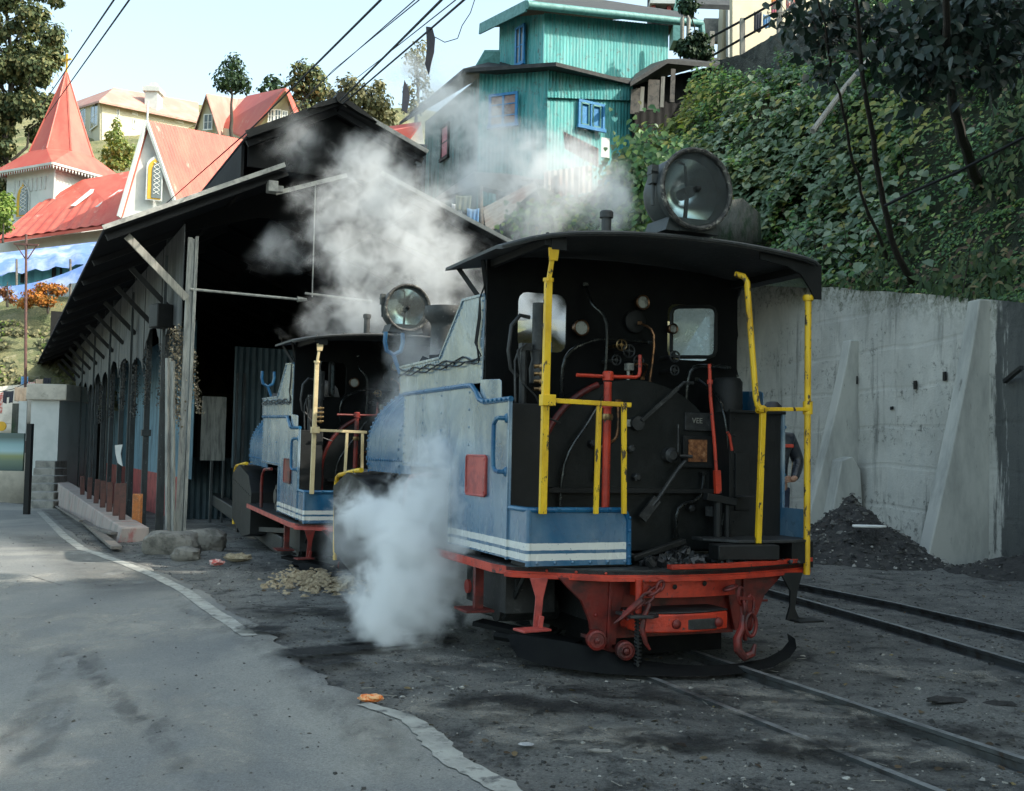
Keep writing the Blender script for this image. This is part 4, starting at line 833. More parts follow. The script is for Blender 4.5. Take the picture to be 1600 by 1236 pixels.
    lamp = P(b, 'headlamp', M['lampbody'])
    h = MB(); h.tube([o + Vector(((rr - .004) * math.cos(a), -.0, (rr - .004) * math.sin(a))) for a in [2 * math.pi * i / 48 for i in range(48)]], .0165, 8, closed=True); h.build('lamp_rim', M['rim'], lamp)
    h = MB(); h.lathe([(rr - .018, .0), (rr - .03, .03), (rr - .03, .13)], o, ax, 44); h.build('lamp_barrel', M['black'], lamp)
    h = MB(); h.lathe([(.225 * math.sin(R(a)), .28 - .17 * (math.sin(R(a))) ** 2) for a in range(0, 91, 6)], o, ax, 44); h.build('reflector', M['mirror'], lamp)
    h = MB(); h.beam((0, .15, 2.90), (0, .12, 3.09), .022, .02); h.beam((0, .15, 3.30), (0, .12, 3.14), .014, .014); h.cyl((0, .08, 3.115), (0, .2, 3.115), .038, 16); h.lathe([(.02, 0), (.024, .02), (.015, .05), (0, .055)], (0, .02, 3.115), (0, -1, 0), 12); h.build('bulb_holder', M['black'], lamp)
    h = MB(); h.lathe([(rr - .02, .012), (rr * .6, .004), (0, .0)], o, ax, 36); h.build('lens', M['glass'], lamp)
    b = MB(); b.cyl((-.27, .75, 2.8), (-.27, .75, 3.07), .036, 14); b.lathe([(.048, 0), (.048, .04), (.04, .05), (0, .05)], (-.27, .75, 3.04), n=14); P(b, 'whistle_pipe', M['roof'])
    # yellow poles and rails
    b = MB(); b.beam((-.995, .14, 1.0), (-.985, .14, 2.46), .045, .035, (0, 1, 0)); b.beam((-.985, .14, 2.44), (-.965, .125, 2.62), .028, .02, (0, 1, 0)); b.prism([(-.995, 2.58), (-.935, 2.58), (-.925, 2.66), (-1.0, 2.66)], .11, .12, lambda p, q, h: (p, h, q)); b.lathe([(.035, 0), (.035, .02)], (-.985, .14, 2.45), n=10); P(b, 'rear_pillar', M['yellow'], bevel=.003)
    b = MB(); b.cyl((1.0, .14, .58), (.998, .14, 2.50), .023, 12); b.lathe([(.034, 0), (.04, .02), (.034, .04)], (.998, .14, 2.47), n=12); b.lathe([(.034, 0), (.034, .09)], (1.0, .14, 1.68), n=12); P(b, 'rear_pillar', M['yellow'])
    b = MB(); b.beam((-1.02, .12, 1.705), (-.40, .12, 1.695), .03, .03); b.box((-.985, .12, 1.705), (.09, .06, .07)); P(b, 'cross_rail', M['yellow'], bevel=.003)
    for x in (-.625, -.448):
        b = MB(); b.beam((x - .012 * (1 if x < -.5 else -1), .12, 1.0), (x, .12, 1.69), .03, .025, (0, 1, 0)); P(b, 'rail_post', M['yellow'], bevel=.003)
    b = MB(); b.beam((.57, .12, 1.70), (1.0, .12, 1.715), .024, .026); b.lathe([(.026, -.03), (.03, -.01), (.03, .02), (.02, .04)], (.60, .12, 1.70), (1, 0, 0), 10); P(b, 'cross_rail', M['yellow'], bevel=.003)
    b = MB(); b.beam((.585, .12, .80), (.615, .12, 1.69), .038, .03, (0, 1, 0)); P(b, 'rail_post', M['yellow'], bevel=.003)
    b = MB(); b.tube([(.60, .12, 1.70), (.572, .12, 1.73), (.565, .13, 1.78), (.50, .13, 2.40), (.485, .13, 2.56), (.47, .15, 2.60), (.44, .2, 2.62)], .021, 10); P(b, 'hand_rail', M['yellow'])
    # red brake column and handle
    b = MB(); b.cyl((-.478, .30, .72), (-.472, .30, 1.85), .026, 12); b.lathe([(.036, 0), (.036, .05), (.028, .06)], (-.472, .30, 1.86), n=12); b.lathe([(.034, 0), (.034, .03)], (-.474, .30, 1.68), n=12)
    bc = P(b, 'brake_column', M['red'])
    h = MB(); h.tube([(-.70, .30, 1.885), (-.472, .30, 1.885), (-.27, .30, 1.89), (-.243, .30, 1.90), (-.236, .30, 1.93), (-.236, .30, 2.04)], .012, 8); h.build('crank_handle', M['red'], bc)
    h = MB(); h.lathe([(.036, 0), (.04, .02), (.036, .04)], (-.474, .30, 1.60), n=12); h.build('collar', M['brass'], bc)
    # backhead and its fittings
    b = MB(); arch = [(-.74, .70), (.74, .70), (.74, 1.25)] + [(.74 * math.cos(R(a)), 1.25 + .66 * math.sin(R(a))) for a in range(8, 173, 8)] + [(-.74, 1.25)]
    b.prism(arch, .78, 1.05, lambda p, q, h: (p, h, q)); b.rivets((-.68, .78, .8), (-.68, .78, 1.3), 7, (0, -1, 0), .012)
    bh = P(b, 'backhead', M['backhead'], bevel=.03)
    h = MB(); h.tube([(-.745, .77, .72), (-.745, .77, 1.25)] + [(.75 * math.cos(R(a)), .77, 1.25 + .67 * math.sin(R(a))) for a in range(174, 112, -6)], .022, 8); h.build('edge_pipe', M['red_dark'], bh)
    f = MB(); f.bx(.38, .64, .75, .782, 1.30, 1.52); f.bx(.36, .66, .74, .775, 1.29, 1.315)
    fd = f.build('fire_door', M['black'], bh, bevel=.005)
    g = MB(); g.bx(.42, .575, .742, .748, 1.335, 1.495); g.build('firehole_opening', M['rusty_firehole'], fd)
    f = MB(); f.bx(.40, .62, .76, .78, 1.56, 1.69); nm = f.build('maker_plate', M['iron'], bh, bevel=.003)
    tc = bpy.data.curves.new('plate_lettering', 'FONT'); tc.body = 'VEE'; tc.size = .055; tc.extrude = .002; tc.materials.append(M['letters'])
    to = bpy.data.objects.new('plate_lettering', tc); COL.objects.link(to); to.parent = nm; to.location = (.455, .757, 1.615); to.rotation_euler = (R(90), 0, 0)
    bpy.context.view_layer.update(); lm = bpy.data.meshes.new_from_object(to.evaluated_get(bpy.context.evaluated_depsgraph_get())); bpy.data.objects.remove(to)
    to = bpy.data.objects.new('plate_lettering', lm); COL.objects.link(to); to.parent = nm; to.location = (.455, .757, 1.615); to.rotation_euler = (R(90), 0, 0)
    h = MB()
    h.beam((.02, .72, 1.62), (.30, .70, 1.86), .028, .012, (0, 1, 0)); h.tube([(.30, .70, 1.86), (.34, .69, 1.90), (.42, .69, 1.90)], .012, 8); h.lathe([(.05, 0), (.05, .05), (0, .05)], (.0, .78, 1.60), (0, -1, 0), 16); h.build('regulator_handle', M['iron'], bh)
    h = MB(); h.tube([(.10, .70, 1.02), (.14, .70, 1.06), (.30, .69, 1.28), (.36, .69, 1.34)], .016, 8); h.beam((.02, .70, .93), (.14, .70, 1.07), .07, .02, (0, 1, 0)); h.lathe([(.055, 0), (.055, .06), (.03, .08), (0, .08)], (.27, .78, 1.38), (0, -1, 0), 16); h.cyl((.30, .69, 1.40), (.30, .69, 1.60), .008, 6); h.cyl((.31, .68, 1.375), (.40, .66, 1.372), .012, 8); h.build('fire_door_lever', M['iron'], bh)
    h = MB(); h.bx(-.7, .72, .70, .78, 1.11, 1.14); h.bx(-.66, .3, .72, .78, 1.14, 1.145); h.build('shelf', M['black'], bh)
    h = MB()
    for x, z in ((-.35, 1.45), (-.05, 1.42), (.0, 1.22), (-.3, 1.25), (.45, 1.0), (.68, 1.38)): h.lathe([(.03, 0), (.03, .05), (.018, .06), (0, .06)], (x, .78, z), (0, -1, 0), 6); h.build('wash_out_plug', M['iron'], bh); h = MB()
    h.box((.60, .72, .98), (.06, .06, .07), .5); h.build('wash_out_plug', M['iron'], bh)
    for x, z, r, mm in ((-.12, 2.05, .035, 'iron'), (-.02, 2.12, .045, 'iron'), (.06, 2.05, .04, 'iron'), (-.08, 2.16, .04, 'brass'), (.36, 2.1, .04, 'iron'), (.36, 2.0, .035, 'iron')):
        h = MB(); h.tube([(x + r * math.cos(a), .85, z + r * math.sin(a)) for a in [2 * math.pi * i / 16 for i in range(16)]], .006, 6, closed=True); h.beam((x - r, .85, z), (x + r, .85, z), .008, .006); h.beam((x, .85, z - r), (x, .85, z + r), .008, .006); h.cyl((x, .85, z), (x, 1.06, z), .014, 8); P(h, 'valve_wheel', M[mm])
    h = MB(); h.lathe([(.085, 0), (.085, .04), (.07, .05), (0, .05)], (.12, 1.05, 2.36), (0, -1, 0), 24); P(h, 'pressure_gauge', M['black'])
    for k, (pts, r_, mm) in enumerate((([(-.5, .95, 1.75), (-.5, .9, 2.05), (-.3, .88, 2.18), (-.05, .9, 2.2), (.2, .95, 2.2)], .014, 'pipe'), ([(.18, .9, 1.9), (.2, .88, 2.25), (.12, .95, 2.34)], .01, 'copper'), ([(.5, .92, 1.7), (.52, .9, 2.0), (.7, .92, 2.05), (.9, .98, 2.05)], .016, 'pipe'), ([(-.22, .84, 1.85), (-.22, .82, 2.3), (-.3, .9, 2.45), (-.3, 1.0, 2.6)], .011, 'pipe'), ([(-.32, .74, 1.2), (-.30, .72, 1.42), (-.18, .72, 1.5), (-.16, .74, 1.75)], .012, 'copper'), ([(.32, .74, .8), (.33, .72, 1.0), (.5, .72, 1.08), (.55, .74, 1.25)], .013, 'pipe'), ([(.0, .86, 1.95), (.0, .80, 2.02), (.1, .8, 2.02), (.1, .86, 1.93)], .009, 'copper'), ([(-.6, .74, .8), (-.58, .72, 1.3), (-.4, .72, 1.6), (-.2, .8, 1.85)], .012, 'pipe'), ([(.62, .6, .9), (.64, .55, 1.3), (.6, .6, 1.75), (.62, .95, 1.95)], .012, 'pipe'))):
        h = MB(); q_ = [Vector(p) for p in pts]; P2 = []
        for i in range(len(q_) - 1):
            for tt in (0, .25, .5, .75): p0 = q_[max(i - 1, 0)]; p1 = q_[i]; p2 = q_[i + 1]; p3 = q_[min(i + 2, len(q_) - 1)]; P2.append(.5 * ((2 * p1) + (p2 - p0) * tt + (2 * p0 - 5 * p1 + 4 * p2 - p3) * tt * tt + (3 * p1 - p0 - 3 * p2 + p3) * tt ** 3))
        P2.append(q_[-1]); h.tube(P2, r_, 8)
        for p in (q_[0], q_[-1]): h.lathe([(r_ * 1.9, -.012), (r_ * 1.9, .012)], p, (0, 0, 1), 6)
        P(h, 'pipe', M[mm])
    for x, z, r_ in ((-.34, 2.28, .055), (.16, 2.5, .05), (.42, 2.32, .035)):
        h = MB(); h.lathe([(r_, 0), (r_, -.04), (0, -.04)], (x, .98, z), (0, -1, 0), 20); h.tube([(x + r_ * math.cos(a), .975, z + r_ * math.sin(a)) for a in [2 * math.pi * i / 20 for i in range(20)]], .007, 6, closed=True); gg = P(h, 'pressure_gauge', M['copper'])
        h = MB(); h.lathe([(r_ * .92, .0), (0, .001)], (x, .982, z), (0, -1, 0), 20); h.build('dial', M['dial'], gg)
    h = MB(); h.cyl((-.05, .80, 1.62), (-.05, .80, 2.0), .012, 10); h.box((-.05, .79, 1.60), (.05, .05, .05)); h.box((-.05, .79, 2.0), (.05, .05, .05)); P(h, 'gauge_glass', M['dial'])
    # lubricator / injector cluster at the left window
    h = MB(); x = -.88; h.cyl((x + .05, .62, 2.05), (x + .05, .62, 2.38), .048, 14); h.lathe([(.02, 0), (.05, .02), (.055, .12), (.04, .18), (.05, .24), (.02, .26)], (x + .04, .62, 1.82), n=14); h.tube([(x - .02, .62, 2.28), (x - .09, .62, 2.29), (x - .15, .62, 2.22), (x - .17, .62, 2.05), (x - .15, .62, 1.93), (x - .1, .62, 1.88)], .014, 8)
    h.cyl((x - .06, .62, 1.66), (x - .06, .62, 2.08), .026, 10); h.box((x - .05, .62, 2.08), (.07, .06, .05)); h.tube([(x - .1, .6, 2.06), (x - .13, .6, 1.98), (x - .12, .6, 1.7)], .008, 6); h.tube([(x - .06, .58, 2.1), (x - .12, .58, 2.05), (x - .09, .58, 1.85), (x + .02, .58, 1.75), (x + .08, .58, 1.62), (x + .2, .58, 1.58)], .007, 6); h.cyl((x + .05, .6, 1.85), (x + .05, .6, 2.3), .02, 8)
    lu = P(h, 'injector', M['iron'])
    h = MB()
    for k in range(4): h.cyl((x + .0, .58, 1.80 + .05 * k), (x + .09, .57, 1.805 + .05 * k), .014, 8); h.lathe([(.02, 0), (.02, .015), (0, .02)], (x + .05, .575, 1.80 + .05 * k), (0, -1, 0), 8)
    h.build('tap', M['brass'], lu)
    # reversing lever and rods at the right
    h = MB(); h.tube([(.40, .45, 2.02), (.41, .45, 1.8), (.45, .45, 1.45), (.47, .45, 1.22)], .012, 8); h.lathe([(.02, 0), (.02, .03)], (.405, .45, 1.88), n=8); h.beam((.47, .45, 1.28), (.48, .45, 1.12), .045, .03, (0, 1, 0)); h.tube([(.56, .46, 1.55), (.58, .46, 1.52), (.60, .46, 1.42)], .01, 6); P(h, 'reversing_lever', M['red'])
    h = MB(); h.beam((.36, .42, 1.10), (.60, .42, 1.06), .06, .05); h.cyl((.46, .42, .7), (.46, .42, 1.1), .03, 8); h.cyl((.55, .44, .7), (.55, .44, 1.06), .025, 8); h.lathe([(.07, 0), (.06, .01), (0, .012)], (.68, .42, 1.10), n=12); P(h, 'lever_stand', M['black'], bevel=.004)
    # floor clutter: coal, plank, seat plate
    h = MB()
    for i in range(150):
        cx, cy = random.uniform(-.3, .95), random.uniform(.06, .5); rr_ = random.uniform(.012, .035) * (1 - .3 * (cx > .5)); h.box((cx, cy, .67 + rr_ * .5), (rr_ * 1.6, rr_ * 1.3, rr_), M=Euler((random.random() * 3, random.random() * 3, random.random() * 3)).to_matrix())
    for i in range(60):
        cx = random.gauss(.15, .07); cy = .35 + random.random() * .1; rr_ = random.uniform(.015, .04); h.box((cx, cy, .68 + max(0, .09 - abs(cx - .15) * .8) * random.random()), (rr_ * 1.6, rr_ * 1.3, rr_), M=Euler((random.random() * 3, random.random() * 3, random.random() * 3)).to_matrix())
    P(h, 'loose_coal', M['coal'], smooth=False, kind='stuff')
    h = MB(); h.beam((.26, .16, .745), (.70, .10, .745), .16, .1); h.beam((-.3, .25, .70), (.15, .35, .80), .05, .04); P(h, 'floor_block', M['black'], bevel=.008)
    h = MB(); h.prism([(.30, .35), (.45, .15), (.75, .09), (1.0, .13), (1.06, .2), (1.06, .5), (.30, .5)], .80, .82, I3); P(h, 'seat_plate', M['iron'], bevel=.004)
    h = MB(); h.bx(.86, .97, .12, .3, .66, .80); h.bx(1.02, 1.1, .2, .4, .62, .80); P(h, 'seat_support', M['black'])
    # coal in the side bunkers and side-tank tops
    h = MB(); h.bx(-1.03, 1.03, 1.12, 3.08, 1.86, 1.90); P(h, 'tank_top', M['black'])
    h = MB()
    for i in range(260):
        s = random.choice((-1, 1)); cx = s * random.uniform(.62, 1.0); cy = random.uniform(1.6, 3.05); rr_ = random.uniform(.03, .07); h.box((cx, cy, 1.98 + random.random() * .15 - .1 * abs(abs(cx) - .8)), (rr_ * 1.6, rr_ * 1.3, rr_), M=Euler((random.random() * 3, random.random() * 3, random.random() * 3)).to_matrix())
    h.bx(-1.0, -.55, 1.55, 3.05, 1.90, 1.99); h.bx(.55, 1.0, 1.55, 3.05, 1.90, 1.99)
    P(h, 'bunker_coal', M['coal'], smooth=False, kind='stuff')
    return root
M['pipe'] = mat('greasy_steel_pipe', (.06, .065, .065), (.02, .022, .022), 12, rough=.28, metal=.85, bstr=.15)
M['copper'] = mat('tarnished_copper', (.20, .10, .05), (.05, .035, .025), 12, rough=.3, metal=.9, bstr=.15)
M['dial'] = mat('grimy_dial', (.30, .31, .28), (.12, .12, .11), 20, rough=.2)
def m_rusty_firehole():
    t = NT('firehole_rust'); v = t.coord('Object'); n = t.noise(v, 30, 6, .7); col = t.ramp(n, [(.35, (.06, .02, .008)), (.55, (.26, .10, .035)), (.72, (.45, .24, .12))])  # rust colour of the firehole, gives off no light
    m = t.bsdf(col, .8, 0, n, .5, .01); return m
M['rusty_firehole'] = m_rusty_firehole(); M['letters'] = mat('worn_raised_letters', (.3, .29, .25), (.12, .12, .1), 60, rough=.5)
loco = make_loco()
loco.location = (1.177, 7.074, 0); loco.rotation_euler = (0, 0, R(22.5))
tag(loco, 'nearest blue tank locomotive with bright yellow cab rails and a large round roof lamp', 'steam locomotive', 'blue tank locomotives on the track')
loco2 = copy_tree(loco)
loco2.location = (-1.22, 12.4, -.13); loco2.rotation_euler = Euler((R(1.2), 0, R(22.7)), 'XYZ')
tag(loco2, 'farther blue tank steam locomotive half hidden by steam at the mouth of the dark shed', 'steam locomotive', 'blue tank locomotives on the track')

def own_mats(o, mp):
    for c in kids(o):
        own_mats(c, mp)
    for sl_ in o.material_slots:
        if sl_.material in mp: k = mp[sl_.material]; sl_.link = 'OBJECT'; sl_.material = k
own_mats(loco2, {M['red']: M['red_dark'], M['red_faded']: M['red_dark']})
for c in kids(loco2):
    if c.name.split('.')[0] in ('rear_pillar', 'rail_post', 'cross_rail', 'hand_rail') and c.material_slots[0].material == M['yellow']: c.material_slots[0].link = 'OBJECT'; c.material_slots[0].material = M['cream']
    if c.name.startswith('buffer_beam'): c.material_slots[0].link = 'OBJECT'; c.material_slots[0].material = M['red_faded']
# ------------------------------------------------------------------ trees
def limb(b, p0, p1, r0, r1, wob=.06, n=6):
    p0 = Vector(p0); p1 = Vector(p1); L = (p1 - p0).length; pts = []; rs = []
    for i in range(n + 1):
        t = i / n; q = p0.lerp(p1, t)
        if 0 < i < n: q = q + Vector((random.gauss(0, wob * L), random.gauss(0, wob * L), random.gauss(0, wob * L * .4)))
        pts.append(q); rs.append(r0 + (r1 - r0) * t)
    b.tube(pts, rs, 8); return pts
def crown_pts(blobs, dens, size, shell=.55):
    P = []; N = []; S = []
    for (c, r, k) in blobs:
        n = int(dens * k)
        for _ in range(n):
            d = RNG.normal(size=3); d /= np.linalg.norm(d); rr = (shell + (1 - shell) * RNG.random()) * (1 + .18 * RNG.normal())
            q = np.array(c) + d * np.array(r) * rr; P.append(q); nn = d + RNG.normal(0, .5, 3) + np.array([0, -.1, .35]); N.append(nn); S.append(size * RNG.uniform(.6, 1.4))
    return P, N, S
def tree(label, base, top, blobs, dens, size, m, r0=.2, cat='tree', group=None, name='tree', limbs=True, long=1.2, lean=0):
    root = empty(name, base, 0, label, cat, group); b = MB(); base = Vector(base); top = Vector(top)
    pts = limb(b, base - base, top - base, r0, r0 * .25, .012, 8)
    if limbs:
        for c, r, k in blobs[:24]:
            q = Vector(c) - base; t = min(max(q.z / max((top - base).z, .1) - .18, .1), .95); s = pts[0].lerp(pts[-1], t)
            limb(b, s, q, r0 * (1 - t) * .5 + .02, .015, .04, 4)
    b.build('trunk', M['bark'], root)
    P, N, S = crown_pts([(tuple(Vector(c) - base), r, k) for c, r, k in blobs], dens, size)
    leaf_mesh('crown', P, N, S, m, root, long=long); return root
M['conifer'] = m_isl('conifer_foliage', [(0, (.03, .055, .028)), (.4, (.07, .10, .04)), (.8, (.17, .18, .075)), (1, (.28, .25, .11))], .8, .2, 10, .15)
M['bushpale'] = m_isl('dry_pale_foliage', [(0, (.07, .08, .04)), (.5, (.15, .15, .08)), (1, (.28, .25, .13))], .8, .2, 10, .2)
M['treedark'] = m_isl('dark_tree_foliage', [(0, (.01, .03, .014)), (.6, (.02, .055, .022)), (1, (.05, .09, .03))], .7, .2, 10, .15)
M['orange'] = m_isl('orange_blossom', [(0, (.30, .09, .02)), (.6, (.55, .20, .03)), (1, (.12, .12, .03))], .8, .2, 10, .2)
M['rust_bush'] = m_isl('rusty_shrub', [(0, (.16, .06, .03)), (.6, (.3, .11, .05)), (1, (.10, .10, .04))], .8, .2, 10, .2)
M['lime'] = m_isl('lime_leaves', [(0, (.12, .20, .03)), (.6, (.22, .32, .06)), (1, (.32, .36, .10))], .7, .2, 10, .3)
def blobs_px(lst, Y, k=1.0, jy=1.0):
    o = []
    for u, v, ru, rv in lst:
        c = px(u, v, Y + random.uniform(-jy, jy)); s = Y / FPX; o.append((tuple(c), (ru * s, min(ru, rv) * s, rv * s), k * (ru * rv) / 400.0))
    return o
def rand_blobs(u0, u1, v0, v1, n, r0, r1, inside):
    o = []
    while len(o) < n:
        u, v = random.uniform(u0, u1), random.uniform(v0, v1)
        if inside(u, v): r = random.uniform(r0, r1); o.append((u, v, r, r * .8))
    return o
# tall conifer at the left edge, 62 m away
Y = 66
inside = lambda u, v: u < 108 - 22 * abs(math.sin(v * .035)) - (25 if v > 300 else 0) - max(0, (30 - v)) * .5 and u > -55
tree('tall dense conifer rising above the church at the left edge', px(15, 520, Y), px(20, -60, Y), blobs_px(rand_blobs(-50, 105, -60, 410, 190, 11, 22, inside), Y, 1, 2.2), 520, .2, M['conifer'], .28, name='conifer_tree')
for lab, u, vb, vt, bl, Y, m, den, sz in (
    ('small round-headed tree on a bare trunk above the shed roof', 362, 215, 110, [(363, 110, 22, 18), (352, 122, 18, 16), (374, 124, 19, 15), (363, 134, 22, 12), (366, 95, 14, 12), (384, 133, 9, 14), (345, 132, 9, 10)], 82, 'treedark', 330, .2),
    ('small dark tree behind the red roofed house ridge', 425, 175, 125, [(424, 125, 13, 10), (418, 138, 14, 10), (434, 134, 12, 10)], 98, 'treedark', 320, .28),
    ('tall rounded golden green tree right of the gabled house', 482, 230, 105, [(472, 108, 18, 14), (490, 118, 20, 16), (465, 130, 18, 15), (500, 140, 18, 16), (480, 150, 24, 18), (495, 170, 22, 18), (470, 168, 20, 16)], 92, 'conifer', 380, .27),
    ('broad pale bushy tree behind the shed ridge', 570, 260, 130, [(545, 130, 18, 14), (565, 150, 26, 18), (590, 160, 24, 18), (545, 165, 22, 18), (600, 185, 20, 14), (570, 185, 26, 16), (525, 150, 14, 14), (592, 135, 12, 12)], 86, 'bushpale', 420, .24),
    ('slender pale tree seen through the drifting steam', 652, 210, 70, [(650, 88, 18, 18), (655, 110, 16, 14), (660, 130, 14, 12), (640, 140, 12, 12), (670, 150, 12, 10), (648, 165, 22, 14), (662, 72, 10, 10)], 84, 'bushpale', 260, .2)):
    tree(lab, px(u, vb, Y), px(u, vt, Y), blobs_px(bl, Y, 1, .8), den, sz, M[m], .16, name='tree')
for lab, u, v, bl, Y, m, den, sz in (
    ('yellow green shrub between the church spire and gable', 185, 265, [(180, 215, 16, 14), (190, 232, 22, 14), (172, 240, 16, 14), (200, 250, 18, 12), (184, 256, 24, 10), (182, 195, 6, 14)], 66, 'ivy_gold', 420, .17),
    ('bright lime green bush at the left edge beside the church', 5, 380, [(8, 310, 14, 12), (2, 330, 20, 14), (6, 350, 16, 12), (12, 322, 12, 10)], 52, 'lime', 420, .15),
    ('large orange flowering bush on the slope below the blue awning', 75, 490, [(72, 450, 20, 11), (52, 462, 20, 11), (90, 452, 14, 10), (40, 474, 14, 8), (70, 470, 20, 8)], 46, 'orange', 900, .09),
    ('reddish brown shrub at the left edge of the slope', 12, 480, [(8, 455, 14, 9), (16, 466, 12, 7)], 47, 'rust_bush', 700, .09)):
    tree(lab, px(u, v, Y), px(u, v - 40, Y), blobs_px(bl, Y, 1, .5), den, sz, M[m], .06, cat='bush', name='bush', long=1.1)
# trees on the right-hand bank, close to the camera
def onhill(u, v):
    Y = 9.0
    while Y < 32:
        p = px(u, v, Y)
        if p.x > hx(Y) + .3 and p.z < hill_z(p.x, p.y): return Y
        Y += .1
    return 18.0
def bank_tree(label, trunk, leaves, size, r0, dens=1.0, m='dleaf', Y=13.0):
    dy = onhill(trunk[0][0], trunk[0][1]) + .25 - trunk[0][2]; trunk = [(u, v, yy + dy * (1 - .35 * i)) for i, (u, v, yy) in enumerate(trunk)]
    pts = [px(u, v, yy) for u, v, yy in trunk]; root = empty('bank_tree', pts[0], 0, label, 'tree', 'thin trees on the right bank'); o = pts[0]
    b = MB(); P = []
    for a, c in zip(pts, pts[1:]):
        for i in range(4): P.append(a.lerp(c, i / 4) - o + Vector((random.gauss(0, .015),) * 3))
    P.append(pts[-1] - o); b.tube(P, [r0 * (1 - .75 * i / len(P)) for i in range(len(P))], 10)
    LP = []; LN = []; LS = []
    for u, v, ru, rv, yy, n in leaves:
        c = px(u, v, yy) - o; s = yy / FPX
        st = min(P, key=lambda q: (q - c).length + abs(q.z - c.z) * .3 + (0 if q.z < c.z else 1)); tw = limb(b, st, c, .02, .006, .05, 5)
        for k in range(int(n * dens)):
            d = RNG.normal(size=3) * .5; q = (c.x + d[0] * ru * s, c.y + d[1] * .7, c.z + d[2] * rv * s); LP.append(q); LN.append((RNG.normal() * .7, -.75 + RNG.normal() * .4, RNG.normal() * .6 + .15)); LS.append(size * RNG.uniform(.6, 1.3))
            if k % 5 == 0: b.tube([c + (Vector(q) - c) * .1, Vector(q)], .004, 4, cap=False)
    b.build('trunk', M['bark'], root); leaf_mesh('crown', LP, LN, LS, M[m], root, long=1.5, droop=.8)
bank_tree('thin dark forked sapling leaning in front of the creeper bank', [(1428, 450, 14.2), (1392, 370, 13.8), (1368, 250, 13.2), (1350, 120, 12.6), (1335, -20, 12.2)],
    [(1340, 30, 60, 35, 12.2, 60), (1290, 60, 40, 30, 12.4, 30), (1380, 60, 50, 40, 12.2, 55), (1300, 15, 60, 20, 12, 40), (1420, 20, 50, 30, 12, 50)], .085, .055, 2.6)
bank_tree('second thin dark trunk rising left of the sapling', [(1392, 420, 14.4), (1345, 300, 13.9), (1322, 200, 13.4), (1298, 90, 13.0), (1275, -20, 12.6)],
    [(1265, 30, 50, 25, 12.6, 36), (1300, 110, 30, 25, 12.9, 16), (1230, 20, 30, 20, 12.6, 18)], .08, .03, 2.4)
bank_tree('thick leaning tree trunk with grey broad leaves hanging over the bank', [(1532, 300, 12.6), (1508, 230, 12.2), (1488, 160, 11.8), (1480, 90, 11.6), (1478, -30, 11.4)],
    [(1470, 60, 60, 40, 11.2, 70), (1430, 90, 50, 40, 11.2, 55), (1460, 110, 50, 30, 11.3, 45), (1520, 40, 60, 40, 11.2, 60), (1560, 60, 40, 40, 11.4, 40), (1400, 70, 40, 30, 11.4, 30), (1500, 10, 90, 30, 11, 80), (1545, 120, 30, 20, 11.3, 16), (1440, 150, 30, 18, 11.4, 16)], .09, .09, 3.0)
bank_tree('curved mossy branch tree at the top right corner', [(1640, 190, 12.6), (1600, 95, 12.0), (1570, 40, 11.8), (1575, -30, 11.6)],
    [(1590, 20, 50, 40, 11.6, 60), (1560, 100, 30, 20, 11.8, 22), (1610, 90, 30, 40, 11.8, 30)], .085, .10, 3.0)
# big trees higher on the bank, outside the frame at the right: they shade the yard
def shade_tree(x, y, h, r, label):
    z = hill_z(x, y); bl = []
    for i in range(40):
        a = random.random() * 6.28; rr = r * random.random() ** .5; bl.append(((x + rr * math.cos(a), y + rr * math.sin(a), z + h * random.uniform(.45, 1.0)), (r * .38, r * .38, r * .3), 1))
    tree(label, (x, y, z - .4), (x, y, z + h), bl, 190, .5, M['treedark'], .35, group='large trees on the bank above the yard', name='shade_tree')
# ------------------------------------------------------------------ engine shed
SH = Frame(-5.2, 17.5, 25.0, 0.0)
M['shedroof'] = mat('sooty_corrugated_roof', (.008, .009, .011), (.014, .015, .017), 3, rough=.75, bstr=.3)
M['trim'] = mat('pale_roof_trim', (.36, .36, .33), (.20, .20, .19), 6, rough=.7)
M['valance'] = mat('grey_sheet_panel', (.06, .066, .067), (.03, .034, .035), 3, stretch=(2, 2, .4), rough=.7, bstr=.3, c3=(.05, .055, .055), sc3=6, lo3=.6, hi3=.75)
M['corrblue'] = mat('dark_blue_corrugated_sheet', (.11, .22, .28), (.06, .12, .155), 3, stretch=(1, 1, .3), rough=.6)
M['corrdark'] = mat('shaded_corrugated_sheet', (.05, .085, .10), (.025, .045, .055), 3, stretch=(1, 1, .3), rough=.6)  # darker copy of the blue sheet: interior shade put into the colour
M['dado'] = mat('red_painted_dado', (.36, .07, .06), (.2, .05, .045), 3, rough=.8, c3=(.25, .16, .14), sc3=5, lo3=.62, hi3=.75)
M['plinth'] = mat('pink_stained_plinth', (.34, .28, .25), (.24, .22, .20), 2.5, stretch=(1, 1, .5), rough=.9, bstr=.5, bsc=30, c3=(.30, .12, .11), sc3=3.2, lo3=.56, hi3=.68)
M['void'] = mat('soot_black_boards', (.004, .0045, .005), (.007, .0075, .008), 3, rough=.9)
shed = empty('engine_shed', SH.o, SH.a, 'long open sided engine shed with soot black corrugated roof and thin posts', 'engine shed')
LEN = 32.0
def sheet(b, x0, z0, x1, z1, y0, y1, amp=.02, pitch=.09, th=.0):
    b.corr((x0, y0, z0), (x0, y1, z0), (x1, y1, z1), (x1, y0, z1), pitch, amp, seg=4)
